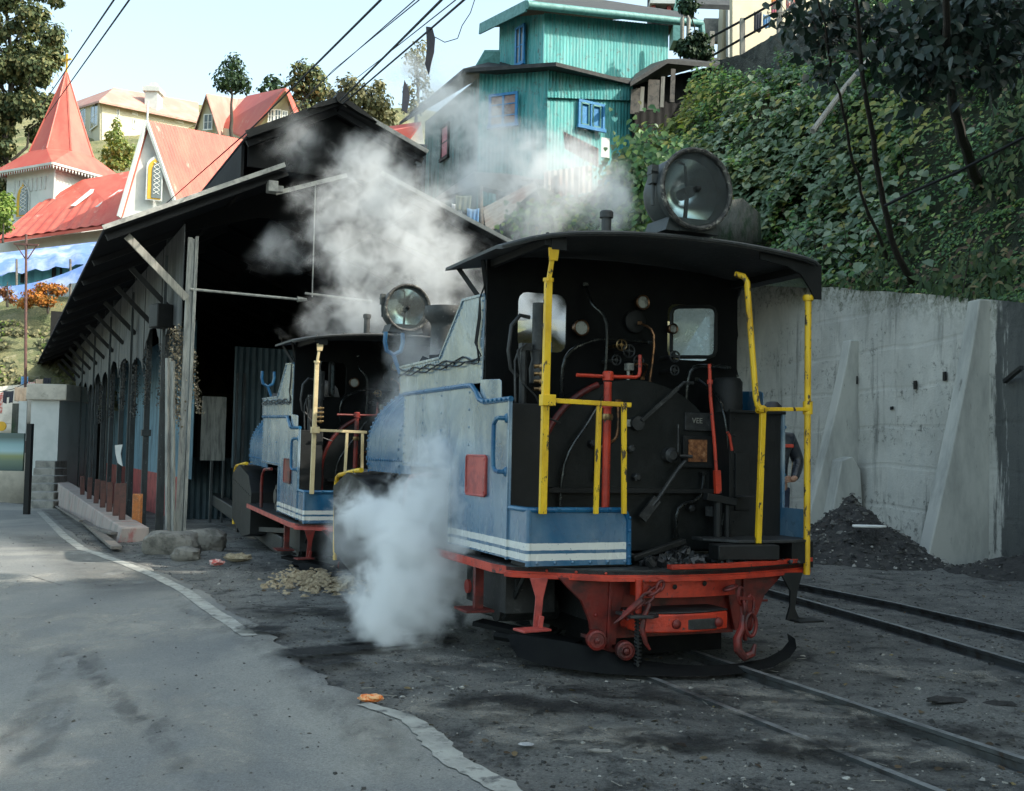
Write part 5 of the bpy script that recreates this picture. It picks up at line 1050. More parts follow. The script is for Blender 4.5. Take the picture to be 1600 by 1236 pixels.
def roofpart(name, x0, z0, x1, z1, y0, y1):
    b = MB(); sheet(b, x0, z0, x1, z1, y0, y1); sheet(b, x0, z0 - .03, x1, z1 - .03, y0, y1)
    n = 12
    for i in range(n + 1): y = y0 + .2 + (y1 - y0 - .4) * i / n; b.beam((x0 + (x1 - x0) * .02, y, z0 - .10), (x1, y, z1 - .10), .06, .1)
    b.build(name, M['shedroof'], shed, smooth=False)
roofpart('lean_to_roof', -1.36, 4.64, 1.45, 6.0, -.45, LEN)
roofpart('main_roof', .80, 6.46, 2.32, 7.23, -.2, LEN)
roofpart('main_roof', 2.32, 7.23, 3.90, 6.58, -.2, LEN)
roofpart('lean_to_roof', 3.0, 6.02, 5.45, 5.08, -.45, LEN)
b = MB(); b.tube([(2.32, -.35, 7.27), (2.32, 6, 7.27), (2.32, LEN, 7.27)], .11, 8); b.prism([(1.75, 7.0), (1.9, 7.12), (2.2, 7.26), (2.32, 7.34), (2.44, 7.26), (2.75, 7.1), (2.95, 6.95), (2.6, 7.08), (2.32, 7.22), (2.0, 7.08)], -.32, -.1, lambda p, q, h: (p, h, q)); b.build('ridge_cap', M['black'], shed)
for x0, z0, x1, z1, mm in ((-1.38, 4.63, 1.36, 5.955, 'trim'), (.78, 6.44, 2.3, 7.22, 'black'), (2.34, 7.22, 3.92, 6.57, 'trim'), (1.3, 5.55, 2.5, 6.0, 'trim'), (3.0, 6.03, 5.47, 5.08, 'trim')):
    b = MB(); yy = -.22 if 'b' == mm[0] or z0 > 6.4 else -.47; yy = -.12 if x0 == 1.3 else yy
    b.beam((x0, yy, z0 + .02), (x1, yy, z1 + .02), .03, .07 if mm == 'trim' else .12); b.build('fascia_board', M[mm], shed)
b = MB(); b.box((1.2, -.3, 5.62), (.16, .2, .18)); b.box((1.33, -.3, 5.6), (.1, .1, .1)); b.build('floodlight_box', M['trim'], shed, bevel=.01)
# dark gables and inner boarding
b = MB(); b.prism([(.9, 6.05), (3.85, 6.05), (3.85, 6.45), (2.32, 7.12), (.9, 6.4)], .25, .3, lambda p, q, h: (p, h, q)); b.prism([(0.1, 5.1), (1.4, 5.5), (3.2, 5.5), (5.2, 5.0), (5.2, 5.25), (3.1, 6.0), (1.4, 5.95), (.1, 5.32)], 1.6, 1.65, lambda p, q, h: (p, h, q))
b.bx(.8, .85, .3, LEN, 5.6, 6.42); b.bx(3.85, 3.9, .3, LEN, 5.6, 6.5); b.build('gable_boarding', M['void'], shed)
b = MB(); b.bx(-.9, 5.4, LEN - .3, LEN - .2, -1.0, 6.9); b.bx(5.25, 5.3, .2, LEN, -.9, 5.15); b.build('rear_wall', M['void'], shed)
# posts along the open side
for i in range(13):
    y = .0 if i == 0 else 2.55 * i
    b = MB(); zb = .0; mt = M['steelpost']
    if i == 0: b.beam((-.06, .02, -.06), (-.02, .02, 4.72), .07, .05, (0, 1, 0)); b.beam((.04, -.02, -.06), (.08, -.02, 4.74), .05, .06, (0, 1, 0)); b.beam((-.01, .0, 0), (.03, .0, 4.7), .04, .02, (0, 1, 0)); mt = M['silver']
    else: b.bx(-.055, .055, y - .05, y + .05, -1.0, 5.2)
    if i in (2,): b.bx(-.09, .09, y - .09, y + .09, 1.55, 1.68)
    b.build('shed_post', mt, shed, bevel=.004)
for i in range(1, 22):   # thinner intermediate posts
    if i in (1, 5, 9, 13, 17): 
        b = MB(); y = 1.27 * i; b.bx(-.24, -.19, y - .03, y + .03, -1.0, 4.6); b.build('shed_post', M['steelpost'], shed)
b = MB(); b.beam((.0, .02, .0), (-.02, .12, 2.9), .08, .03); b.build('shed_post', M['steelpost'], shed)
# pale scalloped valance panels between the posts with dark arches
for i in range(12):
    y0, y1 = .12 + 2.55 * i, 2.55 * (i + 1); b = MB(); n = 14; pl = [(y0, 4.95)]
    for k in range(n + 1): t = k / n; pl.append((y0 + (y1 - y0) * t, (2.95 + .15 * math.sin(i * 2.3)) + (.42 + .12 * math.sin(i * 1.7)) * (math.sin(math.pi * t) ** .6) + .06 * random.random()))
    pl.append((y1, 4.95)); b.prism(list(reversed(pl)), -.10, -.085, lambda p, q, h: (h, p, q)); b.build('valance_panel', M['valance'], shed, smooth=False)
for i in range(11):
    y = 1.6 + 2.55 * i; b = MB(); b.beam((-.1, y, 3.75), (-.75, y + .05, 4.4), .05, .09); b.build('eave_bracket', M['black'], shed)
b = MB(); b.beam((-.06, -.10, 3.72), (-1.0, -.14, 4.62), .05, .11); b.build('eave_bracket', M['greywood'], shed)
b = MB(); b.cyl((-.0, -.03, 3.88), (1.72, -.1, 3.84), .022, 8); b.cyl((1.72, -.1, 3.84), (1.88, -.1, 3.85), .05, 8, .02); b.build('tie_rod', M['trim'], shed)
b = MB(); b.cyl((1.85, -.1, 3.95), (3.1, .2, 3.95), .02, 8); b.build('tie_rod', M['trim'], shed)
b = MB(); b.cyl((1.97, -.1, 3.9), (1.97, -.1, 5.8), .012, 6); b.build('hanger_rod', M['trim'], shed)
b = MB(); b.box((-.28, 1.2, 3.55), (.28, .35, .4), .3); b.build('wall_lamp', M['black'], shed, bevel=.02)
# inner corrugated wall with red dado
for y0, y1, z0, z1, mm in ((7.2, 29, .62, 4.2, 'corrblue'), (8.6, 29, -.9, .62, 'dado')):
    b = MB(); x = 1.02 if False else .98
    b.corr((1.25, y0, z0), (1.25, y1, z0), (1.25, y1, z1), (1.25, y0, z1), .14, .02 if mm == 'corrblue' else .002, seg=4); b.build('inner_wall', M[mm], shed, smooth=False)
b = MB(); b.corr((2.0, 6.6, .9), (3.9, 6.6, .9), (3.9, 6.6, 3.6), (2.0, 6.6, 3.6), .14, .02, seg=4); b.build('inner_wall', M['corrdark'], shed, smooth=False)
b = MB(); b.corr((1.45, 7.4, 1.05), (2.0, 7.4, 1.05), (2.0, 7.4, 2.5), (1.45, 7.4, 2.5), .3, .004, seg=4); b.build('inner_panel', M['silver'], shed, smooth=False)
for x, z1, w, mm in ((2.2, 3.0, .05, 'steelpost'), (2.05, 3.0, .04, 'steelpost'), (2.95, .95, .16, 'silver'), (3.15, .98, .1, 'silver'), (3.4, .9, .08, 'concrete'), (1.55, 1.05, .05, 'steelpost'), (1.8, 1.05, .03, 'steelpost')):
    b = MB(); b.bx(x - w / 2, x + w / 2, 6.4, 6.5, -.4, z1); b.build('inner_post', M[mm], shed)
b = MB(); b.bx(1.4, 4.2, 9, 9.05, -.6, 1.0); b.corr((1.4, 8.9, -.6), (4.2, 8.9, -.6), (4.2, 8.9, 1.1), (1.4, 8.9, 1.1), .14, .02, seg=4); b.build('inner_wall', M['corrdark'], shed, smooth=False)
# plinth wall
b = MB(); ys = [-.75, -.6, 2, 5, 10, 15, 20, 25, 30]; vs = []
for y in ys:
    zb = gz(0, 17.5 + .9 * y) - .15; vs += [(-1.04, y, zb), (-.98, y, .14), (-.58, y, .14), (-.58, y, zb)]
b.v = vs; b.f = [(i * 4 + q, i * 4 + (q + 1) % 4, i * 4 + 4 + (q + 1) % 4, i * 4 + 4 + q) for i in range(len(ys) - 1) for q in range(4)] + [(0, 1, 2, 3), tuple((len(ys) - 1) * 4 + q for q in (3, 2, 1, 0))]; b.mi = [0] * len(b.f); b.build('plinth_wall', M['plinth'], shed, bevel=.02, ang=30)
b = MB(); b.bx(-.33, .5, -.15, .3, -.3, .02); b.build('post_footing', M['concrete'], shed, bevel=.03)
# raised kerbs of the inspection road inside the shed mouth
for k, (a, c, lab) in enumerate(((pg(452, 870), pg(235, 730), 'long soot-black kerb running into the shed nearest the front posts'), (pg(520, 862), pg(300, 742), 'second long soot-black kerb beside the farther locomotive wheels'))):
    b = MB(); b.beam(a + Vector((0, 0, .12)), Vector((c.x, c.y, a.z + .10)), .22, .26); tag(b.build('track_kerb', M['iron'], bevel=.02), lab, 'kerb', 'track kerbs')
# things in front of the shed
b = MB(); p = SH.w(-.22, -.15, 0); q = SH.w(-.30, -.05, 2.75); b.beam(p - Vector((0, 0, .1)), q, .09, .05); b.beam(p + Vector((.08, 0, -.1)), q + Vector((.07, 0, -.05)), .05, .06); tag(b.build('leaning_plank', M['silver'], bevel=.004), 'pale plank leaning against the double front post of the shed', 'plank')
def stub(x, y, h, lab, m='stub', w=.09):
    p = SH.w(x, y, .14); b = MB(); b.bx(-w / 2, w / 2, -.035, -.025, 0, h); b.bx(-w / 2, w / 2, .025, .035, 0, h); b.bx(-.01, .01, -.03, .03, 0, h)
    o = b.build('rail_stub', M[m], bevel=.003); o.location = p; o.rotation_euler = (0, R(random.uniform(-2, 2)), SH.a + R(8)); return tag(o, lab, 'post stub', 'short rusty stubs along the plinth')
M['stub'] = mat('rusted_brown_stub', (.13, .06, .05), (.08, .05, .045), 6, rough=.8); M['stub_or'] = mat('orange_rust_stub', (.55, .20, .06), (.38, .16, .07), 14, rough=.8, bstr=.8, c3=(.6, .5, .4), sc3=25, lo3=.6, hi3=.68)
b = MB(); p = pg(213, 837); b.box(p + Vector((0, 0, .32)), (.16, .07, .74), .3); b.box(p + Vector((.05, -.05, .3)), (.03, .03, .7), .3); b.box(p + Vector((-.05, -.05, .3)), (.03, .03, .7), .3)
tag(b.build('marker_post', M['stub_or'], bevel=.01), 'short orange rusted post standing at the near end of the plinth', 'post')
ord_ = ('first', 'second', 'third', 'fourth', 'fifth', 'sixth', 'seventh')
for i, (y, h) in enumerate(((1.0, .6), (2.1, .56), (3.3, .54), (4.7, .52), (6.3, .5), (8.2, .48), (10.4, .45))):
    stub(-.8, y, h, ord_[i] + ' rusty brown stub along the plinth counted from the near end')
def rock(c, r, lab, seed):
    b = MB(); n = 12; k = 18; vs = []
    for i in range(n + 1):
        th = math.pi * i / n
        for j in range(k):
            a = 2 * math.pi * j / k; d = Vector((math.sin(th) * math.cos(a), math.sin(th) * math.sin(a), math.cos(th)))
            d = Vector([math.copysign(abs(q) ** .62, q) for q in d]); f = 1 + .22 * NZ.fractal(d * 1.6 + Vector((seed, seed, 0)), 1, 2, 4); vs.append(Vector(c) + Vector((d.x * r[0], d.y * r[1], d.z * r[2])) * f)
    b.v = [tuple(q) for q in vs]; b.f = [(i * k + j, i * k + (j + 1) % k, (i + 1) * k + (j + 1) % k, (i + 1) * k + j) for i in range(n) for j in range(k)]; b.mi = [0] * len(b.f)
    return tag(b.build('boulder', M['stone'], ang=40), lab, 'boulder', 'boulders at the shed corner')
p = pg(262, 868); rock(p + Vector((0, .15, .12)), (.34, .26, .17), 'large rough boulder in front of the shed corner posts', 3)
p = pg(288, 874); rock(p + Vector((.02, 0, .06)), (.17, .13, .09), 'small rounded stone in front of the large boulder', 8)
p = pg(305, 862); rock(p + Vector((.05, .35, .12)), (.26, .22, .15), 'squarish boulder right of the double front post', 12)
# planks lying along the plinth
for i, (u0, v0, u1, v1, w, lab) in enumerate(((182, 862, 130, 818, .14, 'nearest broken plank lying by the roadside below the plinth'), (196, 838, 160, 822, .2, 'wide board resting against the near end of the plinth'), (178, 845, 140, 828, .1, 'middle plank of the pile beside the plinth'), (126, 826, 84, 792, .07, 'long thin lath farther along the plinth foot'), (104, 806, 82, 790, .06, 'farthest short lath lying by the plinth'))):
    a, c = pg(u0, v0), pg(u1, v1); b = MB(); b.beam(a + Vector((0, 0, .05 + .03 * i % .1)), c + Vector((0, 0, .06)), w, .04, (.2 if i == 1 else 0, 0, 1)); tag(b.build('plank', M['wood'], bevel=.004), lab, 'plank', 'planks lying along the plinth')
# dried garlands hanging at the posts
M['garland'] = m_isl('dried_garland', [(0, (.10, .08, .05)), (.6, (.3, .25, .17)), (1, (.5, .44, .34))], .9, .2)
M['garland_d'] = m_isl('dusty_dark_garland', [(0, (.04, .04, .04)), (.6, (.09, .09, .085)), (1, (.16, .16, .15))], .9, .2)
def garland(pts, r, lab, m):
    P = []; N = []; S = []
    for a, c in zip(pts, pts[1:]):
        n = max(2, int((c - a).length / .012))
        for i in range(n):
            q = a.lerp(c, i / n); 
            for _ in range(3): d = RNG.normal(size=3) * r * .7; P.append((q.x + d[0], q.y + d[1], q.z + d[2])); N.append(d + 1e-3); S.append(.035 * RNG.uniform(.6, 1.4))
    b = MB(); b.tube(pts, .008, 5); o = b.build('garland', M['wood']); tag(leaf_mesh('blossoms', P, N, S, m, o, long=1), kind='stuff')
    tag(o, lab, 'garland', 'dried garlands hung on the shed posts')
for i, (dx, z0, z1, m, lab) in enumerate(((-.22, 3.25, 1.75, 'garland', 'leftmost pale dried garland strand by the front post'), (-.14, 3.3, 1.5, 'garland', 'longest pale dried garland strand beside the front post'), (-.08, 3.2, 1.95, 'garland', 'pale dried garland strand just left of the front post'), (.1, 2.9, 1.9, 'garland', 'short dried garland strand right of the front post'))):
    a = SH.w(dx, .1 if i < 3 else .05, z0); c = SH.w(dx + .12, .05, z1); garland([a, a.lerp(c, .5) + Vector((-.05, 0, .05)), c], .05, lab, M[m])
for i, (y, dz) in enumerate(((2.0, .0), (4.3, .1), (6.2, -.1), (8.9, .15), (11.5, .0), (15, -.1))):
    garland([SH.w(-.12, y, 3.15 + dz), SH.w(-.1, y + .15, 2.6), SH.w(-.12, y + .1, 2.05 + dz)], .06, ('dark dusty garland in the %s bay of the shed side' % ord_[i]), M['garland_d'])
b = MB(); p = SH.w(-.1, 9.5, 1.35)
b.prism([(-.08, 0), (.1, .02), (.06, -.2), (.12, -.5), (.0, -.42), (-.06, -.2)], -.02, .02, lambda x, z, h: p + Vector((x, h, z))); tag(b.build('rag', M['cloth_w'] if 'cloth_w' in M else M['white']), 'pale rag tied to a shed post in the middle of the row', 'rag')

# ------------------------------------------------------------------ teal corrugated house
def m_teal():
    t = NT('teal_corrugated_paint'); v = t.coord('Object'); vs = t.coord('Object', (1, 1, .12)); n1 = t.noise(vs, 2.0, 8, .65); n2 = t.noise(v, 5, 7, .7); n3 = t.noise(vs, 9, 6, .7)
    c = t.mix(t.ramp(n1, [(.35, 0), (.65, 1)]), (.03, .28, .29), (.10, .43, .42))
    g = t.n('ShaderNodeTexCoord'); sp = t.n('ShaderNodeSeparateXYZ'); t.l(g.outputs['Object'], sp.inputs[0])
    c = t.mix(t.math('MULTIPLY', t.ramp(n3, [(.46, 0), (.66, 1)]), .65), c, (.22, .38, .37))
    c = t.mix(t.math('MULTIPLY', t.ramp(n3, [(.32, 1), (.46, 0)]), .7), c, (.045, .11, .10))
    c = t.mix(t.math('MULTIPLY', t.ramp(n2, [(.57, 0), (.66, 1)]), .7), c, (.09, .10, .09))
    return t.bsdf(c, .6, 0, n2, .2, .01)
M['teal'] = m_teal(); M['teal_old'] = mat('bare_grey_corrugated', (.19, .25, .24), (.10, .12, .12), 5, stretch=(2, 2, .2), rough=.7, c3=(.04, .25, .23), sc3=4, lo3=.55, hi3=.7)
M['houseroof'] = mat('dark_house_roof', (.025, .028, .03), (.05, .054, .054), 5, rough=.8, bstr=.4)
M['bluewood'] = mat('bright_blue_joinery', (.015, .17, .40), (.03, .23, .46), 8, rough=.5); M['teal_trim'] = mat('pale_teal_trim', (.09, .26, .25), (.06, .19, .18), 8, rough=.6)
def m_win(name='window_panes', c=(.05, .06, .06), rough=.08):
    t = NT(name); v = t.coord('Object'); n = t.noise(v, 4, 3); return t.bsdf(t.mix(n, c, tuple(x * 3 for x in c)), rough, 0, n, .05, .01, .6)
M['pane'] = m_win(); M['curtain'] = mat('curtain_behind_glass', (.30, .2, .17), (.16, .12, .12), 6, rough=.5)
M['pink'] = mat('pink_shutter', (.55, .2, .22), (.4, .15, .18), 6, rough=.7)
H = empty('teal_house', (0, 0, 0), label='two storey teal corrugated iron house with blue windows above the shed', cat='house')
def V3(u, v, Y): return px(u, v, Y)
def wallq(b, u0, Y0, u1, Y1, z0, z1, z0b=None, z1b=None, pitch=.11, amp=.013):
    a = px(u0, 300, Y0); c = px(u1, 300, Y1); z0b = z0 if z0b is None else z0b; z1b = z1 if z1b is None else z1b
    b.corr((a.x, a.y, z0), (c.x, c.y, z0b), (c.x, c.y, z1b), (a.x, a.y, z1), pitch, amp, seg=5)
zt = lambda u, v, Y: px(u, v, Y).z
b = MB(); z0 = 6.4
wallq(b, 662, 34, 745, 28.6, z0, zt(662, 190, 34), z0, zt(745, 120, 28.6)); b.build('wall', M['teal_old'], H, smooth=True, ang=60)
b = MB(); wallq(b, 745, 28.6, 852, 27.8, z0, zt(745, 112, 28.6), z0, zt(852, 106, 27.8)); wallq(b, 852, 27.79, 985, 29.4, z0, zt(852, 106, 27.8), z0, zt(985, 132, 29.4)); b.build('wall', M['teal'], H, smooth=True, ang=60)
b = MB()
wallq(b, 852, 27.7, 985, 29.3, zt(852, 152, 27.7), zt(852, 108, 27.7), zt(985, 157, 29.3), zt(985, 132, 29.3), amp=.02); b.build('wall', M['teal'], H, smooth=True, ang=60)
def slabq(b, P, th): # P list of 3D points, thick slab
    n = len(P); vs = [Vector(p) for p in P] + [Vector(p) - Vector((0, 0, th)) for p in P]; b.add(vs, [tuple(range(n)), tuple(range(2 * n - 1, n - 1, -1))] + [(i, n + i, n + (i + 1) % n, (i + 1) % n) for i in range(n)])
b = MB(); A = px(724, 107, 28.2); B = px(869, 97, 27.2); C_ = px(990, 127, 29.2); D = px(624, 191, 35); Bk = px(800, 88, 33); slabq(b, [D, A, B, C_, px(1000, 118, 33), Bk, px(700, 140, 36)], .1); b.build('lower_roof', M['houseroof'], H, smooth=False)
# upper storey
b = MB(); wallq(b, 775, 31, 845, 28.9, zt(775, 112, 31) - 1, zt(775, 28, 31), zt(845, 112, 28.9) - 1, zt(845, 22, 28.9)); wallq(b, 845, 28.9, 1041, 31.4, 10.2, zt(845, 20, 28.9), 10.2, zt(1041, 40, 31.4)); b.build('wall', M['teal'], H, smooth=True, ang=60)
b = MB(); E0 = px(750, 40, 31.2); E1 = px(823, 3, 28.2); E2 = px(1095, 33, 31.6); slabq(b, [E0, E1, E2, px(1075, 20, 36), px(880, -10, 35)], .08); b.build('upper_roof', M['houseroof'], H, smooth=False)
b = MB(); b.beam(E0 + Vector((0, -.05, -.12)), E1 + Vector((0, -.05, -.12)), .05, .3); b.build('barge_board', M['teal_trim'], H)
b = MB(); b.cyl(E1 + Vector((0, -.1, -.12)), E2 + Vector((0, -.1, -.12)), .11, 12); b.tube([E2 + Vector((-.15, -.1, -.12)), E2 + Vector((0, -.1, -.15)), E2 + Vector((.03, -.1, -.5))], .1, 10); b.build('gutter_pipe', M['teal_trim'], H)
b = MB(); slabq(b, [px(742, 104, 30.6), px(757, 78, 30.4), px(782, 78, 30.2), px(780, 104, 30.4)], .06); b.build('porch_roof', M['teal_trim'], H, smooth=False)
def window(par, u0, v0, u1, v1, Y0, Y1, frame, fill, mull=True, bars=2, off=.06, sill=True):
    a = px(u0, v0, Y0); c = px(u1, v1, Y1); y_ = Vector((0, -off, 0)); w = Vector((c.x - a.x, c.y - a.y, 0)); z1, z0 = a.z, c.z; L = w.length; e = w.normalized(); nrm = Vector((e.y, -e.x, 0)); o = Vector((a.x, a.y, 0)) + y_
    if nrm.y > 0: nrm = -nrm
    b = MB(); Q = Matrix(((e.x, nrm.x, 0), (e.y, nrm.y, 0), (0, 0, 1)))
    def bxq(b, s0, s1, q0, q1, n0, n1): b.box(o + e * ((s0 + s1) / 2) + nrm * ((n0 + n1) / 2) + Vector((0, 0, (q0 + q1) / 2)), (s1 - s0, n1 - n0, q1 - q0), M=Q)
    f = .07; bxq(b, 0, f, z0, z1, 0, .05); bxq(b, L - f, L, z0, z1, 0, .05); bxq(b, 0, L, z1 - f, z1, .003, .055); bxq(b, -.03, L + .03, z0 - .02, z0 + f, .003, .08)
    if mull: bxq(b, L / 2 - .03, L / 2 + .03, z0, z1, .0, .045)
    for k in range(1, bars + 1): bxq(b, 0, L, z0 + (z1 - z0) * k / (bars + 1) - .015, z0 + (z1 - z0) * k / (bars + 1) + .015, .004, .035)
    w_ = b.build('window', frame, par, smooth=False); g = MB(); bxq(g, .03, L - .03, z0 + .03, z1 - .03, .006, .02); g.build('pane', fill, w_, smooth=False); return w_
window(H, 765, 150, 809, 197, 28.4, 28.05, M['bluewood'], M['curtain'])
window(H, 691, 200, 702, 246, 31.9, 31.3, M['black'], M['pink'], False, 1)
window(H, 807, 46, 820, 100, 30.0, 29.6, M['bluewood'], M['pane'], True, 1)
w = window(H, 903, 156, 943, 208, 28.35, 28.8, M['bluewood'], M['bluewood'], True, 0)
wa, wc = px(903, 156, 28.35), px(943, 208, 28.8); we = Vector((wc.x - wa.x, wc.y - wa.y, 0))
b = MB()
for t0, t1 in ((.14, .42), (.58, .86)):
    Q = [Vector((wa.x, wa.y - .115, 0)) + we * tt + Vector((0, 0, wc.z + (wa.z - wc.z) * zz)) for tt, zz in ((t0, .12), (t1, .12), (t1, .88), (t0, .88))]
    for k in range(4): b.beam(Q[k], Q[(k + 1) % 4], .035, .04)
b.build('shutter_panel', M['teal_trim'], w)
b = MB(); a = px(904, 209, 28.6); b.corr((a.x, a.y - .03, a.z - .55), (a.x + .85, a.y + .3, a.z - .55), (a.x + .85, a.y + .3, a.z - .02), (a.x, a.y - .03, a.z - .02), 1, 0); b.build('whitewash_patch', M['white'], H)
# dark annex between the shed and the house
H2 = empty('timber_annex', (0, 0, 0), label='narrow weathered boarded building squeezed between shed roof and teal house', cat='building')
b = MB(); wallq(b, 590, 30, 664, 27.5, 3, zt(590, 230, 30), 3, zt(664, 232, 27.5), pitch=.2, amp=.01); b.build('wall', M['valance'], H2, ang=60)
b = MB(); slabq(b, [px(575, 226, 30), px(668, 232, 27.2), px(668, 226, 30), px(600, 220, 34)], .08); b.build('roof', M['houseroof'], H2, smooth=False)
window(H2, 640, 262, 650, 310, 28.2, 28.0, M['black'], M['pane'], False, 1); window(H2, 652, 262, 659, 310, 27.9, 27.8, M['black'], M['pane'], False, 1)
# lower lean-to roofs, laundry and rusty sheets below the house
M['rusty'] = mat('rusty_pale_corrugated', (.33, .30, .26), (.22, .12, .09), 1.6, .5, .6, rough=.8, bstr=.3)
ln = empty('lean_to_shelter', (0, 0, 0), label='dark tarpaulin covered shelter at the foot of the teal house', cat='shelter')
b = MB(); slabq(b, [px(668, 318, 25.2), px(740, 268, 26.5), px(800, 272, 27.5), px(850, 282, 28), px(850, 300, 26), px(790, 300, 25), px(745, 290, 25)], .1); b.build('roof', M['houseroof'], ln, smooth=False)
b = MB(); b.cyl(px(750, 290, 24.5), px(752, 372, 24.5), .06, 8); b.build('pole', M['wood'], ln)
b = MB(); b.cyl(px(858, 290, 24), px(846, 322, 24), .05, 8); b.build('pole', M['silver'], ln)
M['cloth_w'] = mat('pale_cloth', (.55, .56, .56), (.4, .42, .45), 6, rough=.9, bstr=.5); M['cloth_o'] = mat('olive_cloth', (.20, .21, .12), (.13, .14, .09), 6, rough=.9, bstr=.6); M['cloth_d'] = mat('dark_cloth', (.03, .035, .05), (.05, .05, .06), 6, rough=.9); M['cloth_r'] = mat('red_print_cloth', (.5, .12, .1), (.6, .5, .45), 14, .45, .55, rough=.9); M['cloth_b'] = mat('blue_cloth', (.08, .25, .5), (.3, .4, .5), 8, rough=.9); M['cloth_t'] = mat('tan_cloth', (.62, .45, .32), (.5, .36, .26), 8, rough=.9)
def cloth(u0, v0, u1, v1, Y, m, lab, group='laundry hung out to dry', folds=3, legs=False, name='hanging_cloth', cat='cloth'):
    b = MB(); a = px(u0, v0, Y); c = px(u1, v1, Y); w = c.x - a.x; h = a.z - c.z; nx, nz = 16, 8; vs = []
    for j in range(nz + 1):
        for i in range(nx + 1):
            t = i / nx; s = j / nz; sag = .06 * math.sin(t * math.pi); vs.append((a.x + w * t * (1 - .08 * s), a.y + .05 * w * math.sin(t * folds * 6.28) * (.3 + s), a.z - h * s - sag * h * (1 - s) - .05 * h * s * math.sin(t * 7 + u0)))
    b.v = vs; b.f = [(j * (nx + 1) + i, j * (nx + 1) + i + 1, (j + 1) * (nx + 1) + i + 1, (j + 1) * (nx + 1) + i) for j in range(nz) for i in range(nx) if not (legs and j > 3 and 6 <= i <= 9)]; b.mi = [0] * len(b.f)
    o = b.build(name, M[m], ang=180); s = o.modifiers.new('thick', 'SOLIDIFY'); s.thickness = .01; return tag(o, lab, cat, group)
cloth(706, 318, 722, 345, 24.6, 'cloth_w', 'white cloth hanging under the dark shelter below the teal house'); cloth(712, 305, 736, 330, 24.4, 'cloth_o', 'olive bundled cloth hanging under the dark shelter'); cloth(730, 325, 748, 360, 24.3, 'cloth_b', 'bluish white cloth hanging beside the shelter pole')
b = MB(); b.corr(px(755, 325, 23.6), px(760, 366, 22.8), px(850, 320, 22.6), px(836, 283, 23.6), .16, .02, seg=6); rs = b.build('rusty_roof_sheet', M['rusty']); tag(rs, 'pale corrugated sheet with a rust patch propped over the bank', 'roof sheet')
b = MB(); b.corr(px(880, 205, 27), px(935, 232, 26.6), px(935, 262, 26.6), px(882, 232, 27), .12, .03, seg=6); tag(b.build('rusty_fence_sheet', M['stub']), 'dark rusty corrugated sheet slanting below the blue shutters', 'fence sheet')
# mossy rock face between house and locomotive roof
M['rockface'] = mat('mossy_rock_face', (.12, .125, .11), (.06, .065, .055), 1.8, rough=.95, bstr=1, bsc=9, bdist=.1, c3=(.03, .06, .03), sc3=3, lo3=.5, hi3=.62, stretch=(1.6, 1, .5))
b = MB(); n, k = 44, 14; vs = []
for j in range(k + 1):
    for i in range(n + 1):
        u = 740 + 300 * i / n; v = 300 + 150 * j / k + (10 * math.sin(i * .35) + 68 * max(0, 1 - i / 16)) * (1 - j / k); p = px(u, v, 21.5 - 1.6 * j / k + .4 * hn(i * .2, j * .3, 1)); vs.append(p)
b.v = [tuple(q) for q in vs]; b.f = [(j * (n + 1) + i, j * (n + 1) + i + 1, (j + 1) * (n + 1) + i + 1, (j + 1) * (n + 1) + i) for j in range(k) for i in range(n)]; b.mi = [0] * len(b.f); tag(b.build('rock_face', M['rockface'], ang=180), kind='structure')
P = []; N = []; S = []
for _ in range(2600):
    u = RNG.normal(885, 32); v = RNG.normal(342, 11); p = px(u, v, 20.6 + RNG.normal() * .2); P.append(p); N.append((RNG.normal() * .4 - .2, -.8, .5)); S.append(.10 * RNG.uniform(.6, 1.3))
for _ in range(2600):
    u = RNG.normal(1000, 26); v = RNG.normal(300, 40); p = px(u, v, 20.4 + RNG.normal() * .3); P.append(p); N.append((RNG.normal() * .4 - .3, -.8, .5)); S.append(.11 * RNG.uniform(.6, 1.3))
tag(leaf_mesh('creeper', P, N, S, M['ivy']), kind='stuff')
# dark timber shack right of the house
S2 = empty('timber_shack', (0, 0, 0), label='dark plank shack tucked between teal house and creeper bank', cat='shack')
b = MB(); slabq(b, [px(985, 128, 28.2), px(1043, 92, 28.6), px(1125, 100, 29.5), px(1125, 90, 33), px(1000, 105, 33)], .12); b.build('roof', M['houseroof'], S2, smooth=False)
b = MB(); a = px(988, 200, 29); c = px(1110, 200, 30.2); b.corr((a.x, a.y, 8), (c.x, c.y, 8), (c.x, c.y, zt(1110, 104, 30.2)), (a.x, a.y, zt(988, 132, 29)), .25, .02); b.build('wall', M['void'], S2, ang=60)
for u, v0, v1, w_ in ((990, 140, 178, .12), (997, 138, 176, .12), (1004, 136, 174, .1), (1022, 125, 172, .3), (1036, 120, 168, .1), (1052, 108, 160, .12)):
    p = px(u, v0, 28.7); q = px(u - 2, v1, 28.7); b = MB(); b.beam(q, p, w_, .05, (0, 1, 0)); b.build('wall_plank', M['wood' if w_ > .11 else 'greywood'], S2)
